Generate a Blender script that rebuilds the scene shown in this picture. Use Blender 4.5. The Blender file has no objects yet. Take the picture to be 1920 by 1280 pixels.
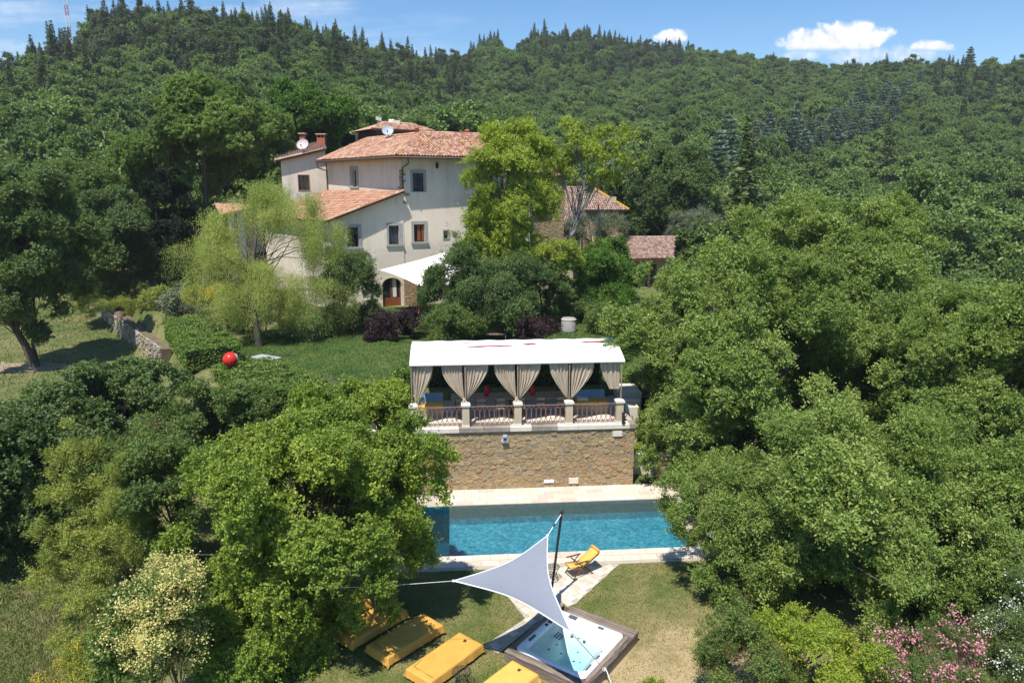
import bpy, math, random
import numpy as np
from mathutils import Vector, Matrix

random.seed(7)
RNG = np.random.default_rng(11)
rad = math.radians
sc = bpy.context.scene
COL = sc.collection

# ------------------------------------------------------------------ camera, sky, sun, exposure
CAM_H, PITCH, FOC = 12.4, rad(12.1), 1350.0          # FOC is in pixels of a 1920 px wide frame
cd = bpy.data.cameras.new('camera')
cd.sensor_width = 36.0
cd.lens = FOC / 1920 * 36
cd.clip_start, cd.clip_end = 0.5, 8000
cam = bpy.data.objects.new('camera', cd)
cam.location = (0, 0, CAM_H)
cam.rotation_euler = (math.pi / 2 - PITCH, 0, 0)
COL.objects.link(cam)
sc.camera = cam

SUN_EL, SUN_AZ = rad(64), rad(204)                   # azimuth from +Y towards +X
TOSUN = Vector((math.sin(SUN_AZ) * math.cos(SUN_EL), math.cos(SUN_AZ) * math.cos(SUN_EL), math.sin(SUN_EL)))
sl = bpy.data.lights.new('sun', 'SUN')
sl.energy, sl.angle, sl.color = 4.6, rad(0.5), (1.0, 0.95, 0.87)
sun = bpy.data.objects.new('sun', sl)
sun.rotation_euler = TOSUN.to_track_quat('Z', 'Y').to_euler()
sun.location = (0, 0, 60)
COL.objects.link(sun)

sc.view_settings.view_transform = 'Standard'
sc.view_settings.look = 'None'
sc.view_settings.gamma = 1
sc.view_settings.exposure = 0.5
sc.view_settings.use_curve_mapping = False
sc.render.engine = 'CYCLES'
sc.cycles.max_bounces = 8
sc.cycles.diffuse_bounces = 3
sc.cycles.transmission_bounces = 5
sc.cycles.transparent_max_bounces = 8
sc.cycles.caustics_reflective = False
sc.cycles.caustics_refractive = False
sc.cycles.use_denoising = True


def cam_ray(px, py):
    u, v = (px - 960) / FOC, (py - 640) / FOC
    c, s = math.cos(PITCH), math.sin(PITCH)
    return Vector((u, c - v * s, -s - v * c))


def G(px, py, z=0.0):
    "measured point of the photograph on the level z"
    d = cam_ray(px, py)
    t = (z - CAM_H) / d.z
    return Vector((d.x * t, d.y * t, z))


def D(px, py, Y):
    "measured point of the photograph at the distance Y"
    d = cam_ray(px, py)
    t = Y / d.y
    return Vector((d.x * t, Y, CAM_H + d.z * t))


# ---- node helpers
class NT:
    def __init__(s, tree):
        s.t = tree
        s.n = tree.nodes
        s.l = tree.links

    def add(s, typ, **kw):
        nd = s.n.new(typ)
        for k, v in kw.items():
            setattr(nd, k, v)
        return nd

    def link(s, a, b):
        s.l.new(a, b)

    def val(s, sock, v):
        if hasattr(v, 'is_output') or isinstance(v, bpy.types.NodeSocket):
            s.l.new(v, sock)
        else:
            sock.default_value = v

    def math(s, op, a, b=0.0, c=None, clamp=False):
        nd = s.n.new('ShaderNodeMath')
        nd.operation = op
        nd.use_clamp = clamp
        s.val(nd.inputs[0], a)
        s.val(nd.inputs[1], b)
        if c is not None:
            s.val(nd.inputs[2], c)
        return nd.outputs[0]

    def noise(s, scale, detail=3, rough=.55, vec=None, dist=0.0):
        nd = s.n.new('ShaderNodeTexNoise')
        nd.inputs['Scale'].default_value = scale
        nd.inputs['Detail'].default_value = detail
        nd.inputs['Roughness'].default_value = rough
        nd.inputs['Distortion'].default_value = dist
        if vec is not None:
            s.l.new(vec, nd.inputs['Vector'])
        return nd.outputs['Fac']

    def ramp(s, fac, stops, interp='LINEAR'):
        nd = s.n.new('ShaderNodeValToRGB')
        cr = nd.color_ramp
        cr.interpolation = interp
        while len(cr.elements) < len(stops):
            cr.elements.new(0.5)
        for e, (p, c) in zip(cr.elements, stops):
            e.position = p
            e.color = (*c, 1) if len(c) == 3 else c
        s.val(nd.inputs[0], fac)
        return nd.outputs[0]

    def mix(s, fac, a, b, mode='MIX'):
        nd = s.n.new('ShaderNodeMix')
        nd.data_type = 'RGBA'
        nd.blend_type = mode
        s.val(nd.inputs[0], fac)
        for sock, v in ((nd.inputs[6], a), (nd.inputs[7], b)):
            if isinstance(v, tuple):
                sock.default_value = (*v[:3], 1)
            else:
                s.l.new(v, sock)
        return nd.outputs[2]

    def mapping(s, vec, scale=(1, 1, 1), rot=(0, 0, 0), loc=(0, 0, 0)):
        nd = s.n.new('ShaderNodeMapping')
        nd.inputs['Scale'].default_value = scale
        nd.inputs['Rotation'].default_value = rot
        nd.inputs['Location'].default_value = loc
        s.l.new(vec, nd.inputs['Vector'])
        return nd.outputs[0]


# ---- sky: Nishita plus a few small clouds in its far directions
world = bpy.data.worlds.new('World')
sc.world = world
world.use_nodes = True
w = NT(world.node_tree)
w.n.clear()
wo = w.add('ShaderNodeOutputWorld')
sky = w.add('ShaderNodeTexSky')
sky.sky_type = 'NISHITA'
sky.sun_disc = False
sky.sun_elevation = SUN_EL
sky.sun_rotation = SUN_AZ
sky.altitude = 500
sky.air_density = 1.0
sky.dust_density = 0.3
sky.ozone_density = 2.0
hs = w.add('ShaderNodeHueSaturation')
hs.inputs['Saturation'].default_value = 1.3
w.link(sky.outputs[0], hs.inputs['Color'])
bg = w.add('ShaderNodeBackground')
bg.inputs['Strength'].default_value = 0.115
w.link(hs.outputs[0], bg.inputs['Color'])
tc = w.add('ShaderNodeTexCoord')
sep = w.add('ShaderNodeSeparateXYZ')
w.link(tc.outputs['Generated'], sep.inputs[0])
ysafe = w.math('MAXIMUM', sep.outputs[1], 0.02)
cu = w.math('DIVIDE', sep.outputs[0], ysafe)
cw = w.math('DIVIDE', sep.outputs[2], ysafe)
comb = w.add('ShaderNodeCombineXYZ')
w.link(cu, comb.inputs[0])
w.link(cw, comb.inputs[1])
n1 = w.noise(16, 6, .62, comb.outputs[0])
n2 = w.noise(60, 5, .6, comb.outputs[0])


def sky_uv(px, py):
    d = cam_ray(px, py)
    return d.x / d.y, d.z / d.y


def blob(px, py, rx, ry, gain=1.0):
    u0, w0 = sky_uv(px, py)
    k = 1.02 / FOC
    a = w.math('DIVIDE', w.math('SUBTRACT', cu, u0), rx * k)
    b = w.math('DIVIDE', w.math('SUBTRACT', cw, w0), ry * k)
    r2 = w.math('ADD', w.math('MULTIPLY', a, a), w.math('MULTIPLY', b, b))
    return w.math('MULTIPLY', w.math('SUBTRACT', 1.0, r2, clamp=True), gain)


def cloud_mask(blobs, lo, hi):
    acc = None
    for b in blobs:
        v = blob(*b)
        acc = v if acc is None else w.math('MAXIMUM', acc, v)
    t = w.math('ADD', acc, w.math('MULTIPLY', w.math('SUBTRACT', n1, 0.5), 1.5))
    t = w.math('ADD', t, w.math('MULTIPLY', w.math('SUBTRACT', n2, 0.5), .9))
    mr = w.add('ShaderNodeMapRange')
    mr.interpolation_type = 'SMOOTHSTEP'
    mr.inputs['From Min'].default_value = lo
    mr.inputs['From Max'].default_value = hi
    w.link(t, mr.inputs[0])
    return w.math('MULTIPLY', mr.outputs[0], w.math('GREATER_THAN', acc, 0.001))


def above_row(row, soft):
    "flat cloud base at a row of the photograph"
    w0 = sky_uv(1560, row)[1]
    mr = w.add('ShaderNodeMapRange')
    mr.interpolation_type = 'SMOOTHSTEP'
    mr.inputs['From Min'].default_value = w0 - soft / FOC
    mr.inputs['From Max'].default_value = w0 + soft / FOC
    w.link(cw, mr.inputs[0])
    return mr.outputs[0]


solid = w.math('MULTIPLY', cloud_mask([(1560, 82, 140, 36, 1.05), (1600, 68, 92, 40, 1.15), (1515, 86, 90, 24, 1.0)], 0.38, 0.80), above_row(93, 7))
solid = w.math('MAXIMUM', solid, w.math('MULTIPLY', cloud_mask([(1257, 72, 40, 20, 1.0)], 0.38, 0.85), above_row(78, 6)))
solid = w.math('MAXIMUM', solid, w.math('MULTIPLY', cloud_mask([(1750, 92, 62, 20, 1.0)], 0.38, 0.85), above_row(93, 5)))
thin = cloud_mask([(1660, 104, 130, 22, .8), (1500, 103, 60, 12, .7)], 0.15, 0.9)
cir = w.mapping(comb.outputs[0], scale=(5, 34, 1), rot=(0, 0, -.22))
n3 = w.noise(1.0, 5, .6, cir)
cirrus = w.math('MULTIPLY', w.math('MULTIPLY', w.math('SUBTRACT', n3, 0.46, clamp=True), 1.5), w.math('SUBTRACT', 1.0, w.math('MULTIPLY', w.math('ADD', cu, .25), 2.6), clamp=True))
mask = w.math('MAXIMUM', solid, w.math('MULTIPLY', thin, 0.55))
mask = w.math('MAXIMUM', mask, cirrus)
mask = w.math('MULTIPLY', mask, w.math('GREATER_THAN', sep.outputs[1], 0.05), clamp=True)
bgc = w.add('ShaderNodeBackground')
w.link(w.ramp(n2, [(.3, (.62, .66, .73)), (.6, (.93, .94, .96))]), bgc.inputs['Color'])
bgc.inputs['Strength'].default_value = 0.95
mx = w.add('ShaderNodeMixShader')
w.link(mask, mx.inputs[0])
w.link(bg.outputs[0], mx.inputs[1])
w.link(bgc.outputs[0], mx.inputs[2])
w.link(mx.outputs[0], wo.inputs['Surface'])

# ------------------------------------------------------------------ materials
MATS = {}


def new_mat(name):
    m = bpy.data.materials.new(name)
    m.use_nodes = True
    t = NT(m.node_tree)
    b = t.n['Principled BSDF']
    b.inputs['Specular IOR Level'].default_value = 0.3
    MATS[name] = m
    return m, t, b


def bump(t, b, height, strength=.4, dist=.02):
    nd = t.add('ShaderNodeBump')
    nd.inputs['Strength'].default_value = strength
    nd.inputs['Distance'].default_value = dist
    t.link(height, nd.inputs['Height'])
    t.link(nd.outputs[0], b.inputs['Normal'])


def simple(name, c, rough=.6, var=.25, scale=4.0, metal=0.0, bmp=.15, fine=40):
    "one colour broken by two sizes of noise"
    m, t, b = new_mat(name)
    co = t.add('ShaderNodeTexCoord').outputs['Object']
    n = t.math('ADD', t.math('MULTIPLY', t.noise(scale, 4, .6, co), .65), t.math('MULTIPLY', t.noise(fine, 2, .6, co), .35))
    lo = tuple(max(0, x * (1 - var)) for x in c)
    hi = tuple(min(1, x * (1 + var)) for x in c)
    t.link(t.ramp(n, [(.3, lo), (.7, hi)]), b.inputs['Base Color'])
    b.inputs['Roughness'].default_value = rough
    b.inputs['Metallic'].default_value = metal
    if bmp:
        bump(t, b, t.noise(fine, 3, .6, co), bmp)
    return m


def leafmat(name, c1, c2, c3=None, trans=.3, rough=.5, per_obj=0.0, hscale=.45):
    "leaf colours vary from leaf to leaf, from clump to clump and, on copies, from tree to tree"
    m, t, b = new_mat(name)
    geo = t.add('ShaderNodeNewGeometry')
    oi = t.add('ShaderNodeObjectInfo')
    f = t.math('ADD', t.math('MULTIPLY', geo.outputs['Random Per Island'], .5), t.math('MULTIPLY', t.noise(hscale, 3, .6, geo.outputs['Position']), .6))
    f = t.math('SUBTRACT', f, .04)
    f = t.math('ADD', f, t.math('MULTIPLY', t.math('SUBTRACT', oi.outputs['Random'], .5), per_obj or .2))
    st = [(.12, c1), (.62, c2)] + ([(.9, c3)] if c3 else [])
    col = t.ramp(f, st)
    t.link(col, b.inputs['Base Color'])
    b.inputs['Roughness'].default_value = rough
    b.inputs['Specular IOR Level'].default_value = .35
    tr = t.add('ShaderNodeBsdfTranslucent')
    t.link(t.mix(1.0, col, (1.4, 1.5, .75), 'MULTIPLY'), tr.inputs['Color'])
    ms = t.add('ShaderNodeMixShader')
    ms.inputs[0].default_value = trans
    t.link(b.outputs[0], ms.inputs[1])
    t.link(tr.outputs[0], ms.inputs[2])
    t.link(ms.outputs[0], t.n['Material Output'].inputs['Surface'])
    return m


leafmat('leaf_oak', (0.102, 0.165, 0.035), (0.233, 0.319, 0.067), (0.464, 0.501, 0.160))
leafmat('leaf_maple', (0.100, 0.173, 0.027), (0.253, 0.339, 0.048), (0.452, 0.477, 0.070))
leafmat('leaf_dark', (0.057, 0.101, 0.030), (0.129, 0.195, 0.054), (0.230, 0.282, 0.090))
leafmat('leaf_mid', (0.070, 0.116, 0.030), (0.151, 0.221, 0.050), (0.261, 0.319, 0.080))
leafmat('leaf_bright', (0.050, 0.112, 0.015), (0.106, 0.213, 0.022), (0.213, 0.312, 0.037))
leafmat('leaf_lime', (0.161, 0.235, 0.027), (0.323, 0.397, 0.044), (0.522, 0.546, 0.087))
leafmat('leaf_willow', (0.220, 0.278, 0.071), (0.414, 0.456, 0.121), (0.586, 0.583, 0.199), trans=0.4)
leafmat('leaf_pine', (0.079, 0.137, 0.031), (0.202, 0.300, 0.066), (0.351, 0.438, 0.113))
leafmat('leaf_cypress', (0.008, 0.018, 0.007), (0.018, 0.034, 0.012))
leafmat('leaf_hedge', (0.093, 0.155, 0.028), (0.186, 0.279, 0.046), (0.342, 0.387, 0.062))
leafmat('leaf_ochre', (0.143, 0.195, 0.039), (0.325, 0.364, 0.072), (0.494, 0.468, 0.117))
leafmat('leaf_cream', (0.378, 0.361, 0.115), (0.693, 0.629, 0.269), (0.882, 0.780, 0.384))
leafmat('leaf_purple', (0.022, 0.012, 0.014), (0.055, 0.028, 0.032), (0.100, 0.060, 0.060))
leafmat('leaf_grey', (0.110, 0.140, 0.080), (0.200, 0.230, 0.140), (0.300, 0.320, 0.220))
leafmat('flower_yellow', (0.550, 0.360, 0.010), (0.750, 0.520, 0.020))
leafmat('flower_pink', (0.632, 0.184, 0.299), (0.862, 0.368, 0.483), (0.900, 0.575, 0.667))
leafmat('flower_white', (0.600, 0.600, 0.580), (0.800, 0.800, 0.780))
leafmat('leaf_rust', (0.100, 0.045, 0.022), (0.170, 0.080, 0.040))
leafmat('leaf_forest', (0.083, 0.137, 0.038), (0.166, 0.248, 0.060), (0.256, 0.339, 0.101), per_obj=0.5, hscale=0.12)
leafmat('leaf_conifer', (0.055, 0.087, 0.037), (0.119, 0.160, 0.063), (0.190, 0.226, 0.099), per_obj=0.35, hscale=0.2)
leafmat('leaf_cedar', (0.090, 0.141, 0.102), (0.162, 0.232, 0.176), (0.253, 0.319, 0.264), per_obj=0.3, hscale=0.3)
leafmat('grass_blade', (0.070, 0.100, 0.020), (0.140, 0.160, 0.040), (0.240, 0.220, 0.090), hscale=.6)
leafmat('grass_lush', (0.034, 0.072, 0.013), (0.068, 0.125, 0.023), (0.114, 0.163, 0.034), hscale=.5)
leafmat('grass_straw', (0.220, 0.180, 0.090), (0.360, 0.290, 0.160), (0.420, 0.340, 0.200), hscale=.5)

simple('bark', (.10, .08, .06), .9, .45, 3, bmp=.8, fine=18)
simple('bark_grey', (.26, .245, .22), .9, .4, 3, bmp=.8, fine=18)
simple('stucco', (.76, .655, .53), .9, .10, .9, bmp=.2, fine=30)
simple('stucco_pale', (.70, .62, .51), .9, .10, .9, bmp=.2, fine=30)
for nm_ in ('stucco', 'stucco_pale'):
    m_ = MATS[nm_]
    t_ = NT(m_.node_tree)
    b_ = t_.n['Principled BSDF']
    src = b_.inputs['Base Color'].links[0].from_socket
    co_ = t_.add('ShaderNodeTexCoord').outputs['Object']
    st_ = t_.noise(1.0, 5, .65, t_.mapping(co_, scale=(1.6, 1.6, .22)))
    pa_ = t_.noise(.45, 5, .7, co_)
    f_ = t_.math('ADD', t_.math('MULTIPLY', t_.math('SUBTRACT', st_, .5, clamp=True), 1.6), t_.math('MULTIPLY', t_.math('SUBTRACT', pa_, .5, clamp=True), 1.5), clamp=True)
    t_.link(t_.mix(f_, src, (.40, .33, .27)), b_.inputs['Base Color'])
simple('pietra', (.34, .33, .31), .85, .18, 3, bmp=.25)
simple('mortar', (.50, .415, .28), .95, .22, 3, bmp=.6, fine=30)
for i, c in enumerate([(0.384, 0.275, 0.148), (0.349, 0.250, 0.137), (0.410, 0.303, 0.174), (0.314, 0.233, 0.137), (0.371, 0.250, 0.133), (0.288, 0.233, 0.159), (0.397, 0.287, 0.163), (0.375, 0.229, 0.122), (0.336, 0.258, 0.159)]):
    simple('stone_%d' % i, c, .9, .28, 6, bmp=.7, fine=26)
simple('travertine', (.70, .63, .54), .75, .12, 2.5, bmp=.2, fine=30)
simple('paver', (.62, .545, .45), .85, .14, 2.0, bmp=.3, fine=30)
simple('paver_warm', (.56, .47, .38), .85, .14, 2.0, bmp=.3, fine=30)
simple('paver_pale', (.68, .61, .52), .85, .12, 2.0, bmp=.3, fine=30)
simple('grout', (.42, .37, .30), .95, .2, 6)
simple('pillar_stone', (.58, .47, .32), .85, .12, 3, bmp=.3)
simple('coping_stone', (.27, .235, .195), .9, .5, 1.6, bmp=.4, fine=20)
simple('iron_rust', (.24, .15, .125), .7, .3, 20, bmp=.2)
simple('iron_dark', (.03, .03, .032), .5, .3, 20)
simple('copper_pipe', (.10, .065, .045), .5, .3, 6)
simple('canvas_white', (.74, .73, .70), .8, .07, .9, bmp=.1, fine=8)
simple('canvas_red', (.38, .07, .05), .8, .3, 6)
simple('sail_white', (.86, .85, .83), .8, .02, 2, bmp=.05)
simple('sail_grey', (.25, .27, .32), .75, .05, 1.2, bmp=.12, fine=5)
simple('rope', (.72, .70, .66), .8, .1, 8)
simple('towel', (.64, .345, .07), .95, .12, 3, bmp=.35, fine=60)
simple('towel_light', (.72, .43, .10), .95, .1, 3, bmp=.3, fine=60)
simple('emblem', (.05, .04, .03), .8, .1)
simple('wood_dark', (.075, .05, .035), .7, .35, 6)
simple('wood_frame', (.12, .06, .03), .6, .3, 8)
simple('wood_door', (.22, .07, .03), .5, .3, 5)
simple('wood_pale', (.33, .26, .2), .8, .25, 5)
simple('acrylic', (.82, .84, .86), .18, .02, 2, bmp=0)
simple('jet', (.10, .11, .12), .3, .1)
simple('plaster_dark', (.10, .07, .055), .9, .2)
simple('terracotta', (.45, .17, .08), .85, .2, 5)
simple('brick_red', (.36, .13, .075), .9, .25, 9)
simple('white_paint', (.80, .79, .77), .5, .05)
simple('lamp_grey', (.32, .38, .45), .35, .1)
simple('dish_grey', (.36, .42, .48), .45, .06)
simple('dish_pink', (.52, .44, .45), .45, .06)
simple('ball_red', (.62, .03, .02), .3, .06)
simple('slate_table', (.36, .35, .35), .8, .15)
simple('cushion_blue', (.20, .32, .52), .9, .15)
simple('cushion_white', (.72, .70, .66), .9, .1)
simple('vase_red', (.55, .02, .03), .35, .1)
simple('dirt', (.30, .235, .15), .95, .25, 1.5, bmp=.5)
simple('soil', (.16, .12, .08), .95, .35, 3, bmp=.6)
simple('hill_soil', (.05, .06, .025), .95, .4, .2, bmp=.3)
simple('rotor_metal', (.5, .5, .5), .5, .1)
simple('mast_red', (.45, .06, .05), .6, .1)
simple('pot_plastic', (.75, .8, .82), .4, .1)


def curtain_mat():
    m, t, b = new_mat('curtain')
    co = t.add('ShaderNodeTexCoord').outputs['Object']
    col = t.ramp(t.noise(3, 4, .6, co), [(.3, (.53, .43, .32)), (.7, (.63, .52, .39))])
    t.link(col, b.inputs['Base Color'])
    b.inputs['Roughness'].default_value = .95
    tr = t.add('ShaderNodeBsdfTranslucent')
    t.link(col, tr.inputs['Color'])
    ms = t.add('ShaderNodeMixShader')
    ms.inputs[0].default_value = .2
    t.link(b.outputs[0], ms.inputs[1])
    t.link(tr.outputs[0], ms.inputs[2])
    t.link(ms.outputs[0], t.n['Material Output'].inputs['Surface'])


curtain_mat()


def tile_mat(name, stops):
    m, t, b = new_mat(name)
    geo = t.add('ShaderNodeNewGeometry')
    co = t.add('ShaderNodeTexCoord').outputs['Object']
    f = t.math('ADD', t.math('MULTIPLY', geo.outputs['Random Per Island'], .75), t.math('MULTIPLY', t.noise(.7, 3, .6, co), .4))
    col = t.ramp(t.math('SUBTRACT', f, .08), stops)
    li = t.noise(1.3, 5, .7, co)
    col = t.mix(t.math('MULTIPLY', t.math('SUBTRACT', li, .57, clamp=True), 5.0, clamp=True), col, (.27, .25, .20))
    t.link(col, b.inputs['Base Color'])
    b.inputs['Roughness'].default_value = .9
    bump(t, b, t.noise(30, 3, .6, co), .3)


tile_mat('roof_tile', [(.05, (.22, .10, .065)), (.35, (.42, .20, .12)), (.6, (.50, .30, .20)), (.85, (.58, .40, .30))])
tile_mat('roof_tile_new', [(.05, (.28, .12, .075)), (.4, (.44, .215, .13)), (.7, (.50, .29, .185)), (.9, (.52, .37, .26))])
tile_mat('roof_tile_old', [(.05, (.20, .12, .09)), (.4, (.33, .21, .165)), (.7, (.42, .29, .235)), (.9, (.45, .36, .30))])
simple('lichen_tile', (.50, .27, .03), .9, .3, 6)


def wood_mat():
    m, t, b = new_mat('wood_weathered')
    co = t.add('ShaderNodeTexCoord').outputs['Object']
    mp = t.mapping(co, scale=(1.2, 16, 16))
    oi = t.add('ShaderNodeObjectInfo').outputs['Random']
    f = t.math('ADD', t.noise(2.2, 6, .65, mp, .6), t.math('MULTIPLY', t.math('SUBTRACT', oi, .5), .22))
    t.link(t.ramp(f, [(.3, (.075, .058, .048)), (.52, (.215, .165, .13)), (.75, (.36, .295, .245))]), b.inputs['Base Color'])
    b.inputs['Roughness'].default_value = .9
    bump(t, b, t.noise(3, 5, .6, mp), .5)


wood_mat()


def glass_mat(name, c, rough=.08, spec=.5):
    m, t, b = new_mat(name)
    b.inputs['Base Color'].default_value = (*c, 1)
    b.inputs['Roughness'].default_value = rough
    b.inputs['Specular IOR Level'].default_value = spec


glass_mat('window_glass', (.018, .022, .028))


def screen_mat():
    m, t, b = new_mat('fly_screen')
    co = t.add('ShaderNodeTexCoord').outputs['Object']
    t.link(t.ramp(t.noise(2, 3, .5, co), [(.3, (.035, .04, .05)), (.7, (.085, .095, .12))]), b.inputs['Base Color'])
    b.inputs['Roughness'].default_value = .5


screen_mat()


def water_mat(name, tint, scale, gl, strength):
    m, t, b = new_mat(name)
    t.n.remove(b)
    co = t.add('ShaderNodeTexCoord').outputs['Object']
    bp = t.add('ShaderNodeBump')
    bp.inputs['Strength'].default_value = strength
    bp.inputs['Distance'].default_value = .05
    h = t.math('ADD', t.noise(scale, 3, .6, co, .5), t.math('MULTIPLY', t.noise(scale * .25, 2, .5, co), .8))
    t.link(h, bp.inputs['Height'])
    g = t.add('ShaderNodeBsdfGlossy')
    g.inputs['Roughness'].default_value = .04
    t.link(bp.outputs[0], g.inputs['Normal'])
    tr = t.add('ShaderNodeBsdfTransparent')
    tr.inputs['Color'].default_value = (*tint, 1)
    fr = t.add('ShaderNodeFresnel')
    fr.inputs['IOR'].default_value = 1.33
    t.link(bp.outputs[0], fr.inputs['Normal'])
    ms = t.add('ShaderNodeMixShader')
    t.link(t.math('MULTIPLY', fr.outputs[0], gl, clamp=True), ms.inputs[0])
    t.link(tr.outputs[0], ms.inputs[1])
    t.link(g.outputs[0], ms.inputs[2])
    t.link(ms.outputs[0], t.n['Material Output'].inputs['Surface'])


water_mat('pool_water', (.66, .86, .91), 13, 1.0, .6)
water_mat('tub_water', (.97, .99, .99), 9, 1.0, .25)


def mosaic_mat(name, c1, c2, c3):
    m, t, b = new_mat(name)
    co = t.add('ShaderNodeTexCoord').outputs['Object']
    v = t.add('ShaderNodeTexVoronoi')
    v.inputs['Scale'].default_value = 11
    t.link(t.mapping(co, rot=(0, 0, .3)), v.inputs['Vector'])
    sp = t.add('ShaderNodeSeparateColor')
    t.link(v.outputs['Color'], sp.inputs[0])
    f = t.math('ADD', t.math('MULTIPLY', sp.outputs[0], .6), t.math('MULTIPLY', t.noise(1.1, 4, .6, co), .5))
    t.link(t.ramp(f, [(.2, c1), (.6, c2), (.95, c3)]), b.inputs['Base Color'])
    b.inputs['Roughness'].default_value = .3


def water_body(name, density, col):
    "clear surface over a body that swallows red light with depth"
    m = MATS[name]
    t = NT(m.node_tree)
    va = t.add('ShaderNodeVolumeAbsorption')
    va.inputs['Color'].default_value = (*col, 1)
    va.inputs['Density'].default_value = density
    t.link(va.outputs[0], t.n['Material Output'].inputs['Volume'])


water_body('tub_water', .85, (.48, .82, .83))
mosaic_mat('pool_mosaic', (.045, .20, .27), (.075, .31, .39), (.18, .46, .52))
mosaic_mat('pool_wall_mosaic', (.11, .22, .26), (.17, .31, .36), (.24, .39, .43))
mosaic_mat('pool_deep_shade_mosaic', (.006, .055, .085), (.010, .08, .12), (.02, .12, .16))  # maple shade over the deep bay is put into this dark colour


def ground_mat():
    m, t, b = new_mat('ground_grass')
    co = t.add('ShaderNodeTexCoord').outputs['Object']
    big = t.noise(.13, 4, .6, co)
    mid = t.noise(1.1, 5, .65, co)
    fine = t.noise(14, 3, .7, co)
    f = t.math('ADD', t.math('MULTIPLY', big, .55), t.math('ADD', t.math('MULTIPLY', mid, .4), t.math('MULTIPLY', fine, .25)))
    t.link(t.ramp(f, [(.42, (.045, .075, .018)), (.56, (.10, .125, .035)), (.68, (.20, .185, .075)), (.82, (.30, .25, .13))]), b.inputs['Base Color'])
    b.inputs['Roughness'].default_value = .95
    bump(t, b, fine, .8, .05)


ground_mat()


def lawn_mat(name, dry, stops):
    m, t, b = new_mat(name)
    co = t.add('ShaderNodeTexCoord').outputs['Object']
    mid = t.noise(.55, 4, .6, co, .4)
    fine = t.noise(26, 3, .7, co)
    gr = t.noise(4, 4, .65, co)
    f = t.math('ADD', t.math('MULTIPLY', mid, .8), t.math('ADD', t.math('MULTIPLY', gr, .3), t.math('MULTIPLY', fine, .22)))
    if dry:                                    # worn, sun-dried turf towards the near side of the hot tub
        sp = t.add('ShaderNodeSeparateXYZ')
        t.link(co, sp.inputs[0])
        dx = t.math('MULTIPLY', t.math('SUBTRACT', sp.outputs[0], 4.4), .17)
        dy = t.math('MULTIPLY', t.math('SUBTRACT', sp.outputs[1], 15.0), .15)
        r = t.math('ADD', t.math('MULTIPLY', dx, dx), t.math('MULTIPLY', dy, dy))
        f = t.math('ADD', f, t.math('MULTIPLY', t.math('SUBTRACT', 1.0, t.math('MULTIPLY', r, 1.6), clamp=True), .34))
    t.link(t.ramp(f, stops), b.inputs['Base Color'])
    b.inputs['Roughness'].default_value = .95
    bump(t, b, fine, .9, .04)


lawn_mat('lawn_pool', True, [(.46, (.06, .105, .02)), (.62, (.13, .155, .04)), (.78, (.25, .215, .09)), (.95, (.44, .34, .18))])
lawn_mat('lawn_green', False, [(.38, (.028, .06, .010)), (.58, (.055, .105, .018)), (.8, (.12, .155, .035))])

# ------------------------------------------------------------------ object helpers


def tag(o, label=None, cat=None, group=None, kind=None):
    if label:
        o['label'] = label
    if cat:
        o['category'] = cat
    if group:
        o['group'] = group
    if kind:
        o['kind'] = kind
    return o


def thing(name, label, cat, loc=(0, 0, 0), rz=0.0, group=None):
    o = bpy.data.objects.new(name, None)
    o.empty_display_size = .3
    COL.objects.link(o)
    o.location = loc
    o.rotation_euler = (0, 0, rz)
    return tag(o, label, cat, group)


def copy_tree(o, parent=None):
    c = o.copy()
    COL.objects.link(c)
    if parent:
        c.parent = parent
    for ch in list(o.children):
        copy_tree(ch, c)
    return c


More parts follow.
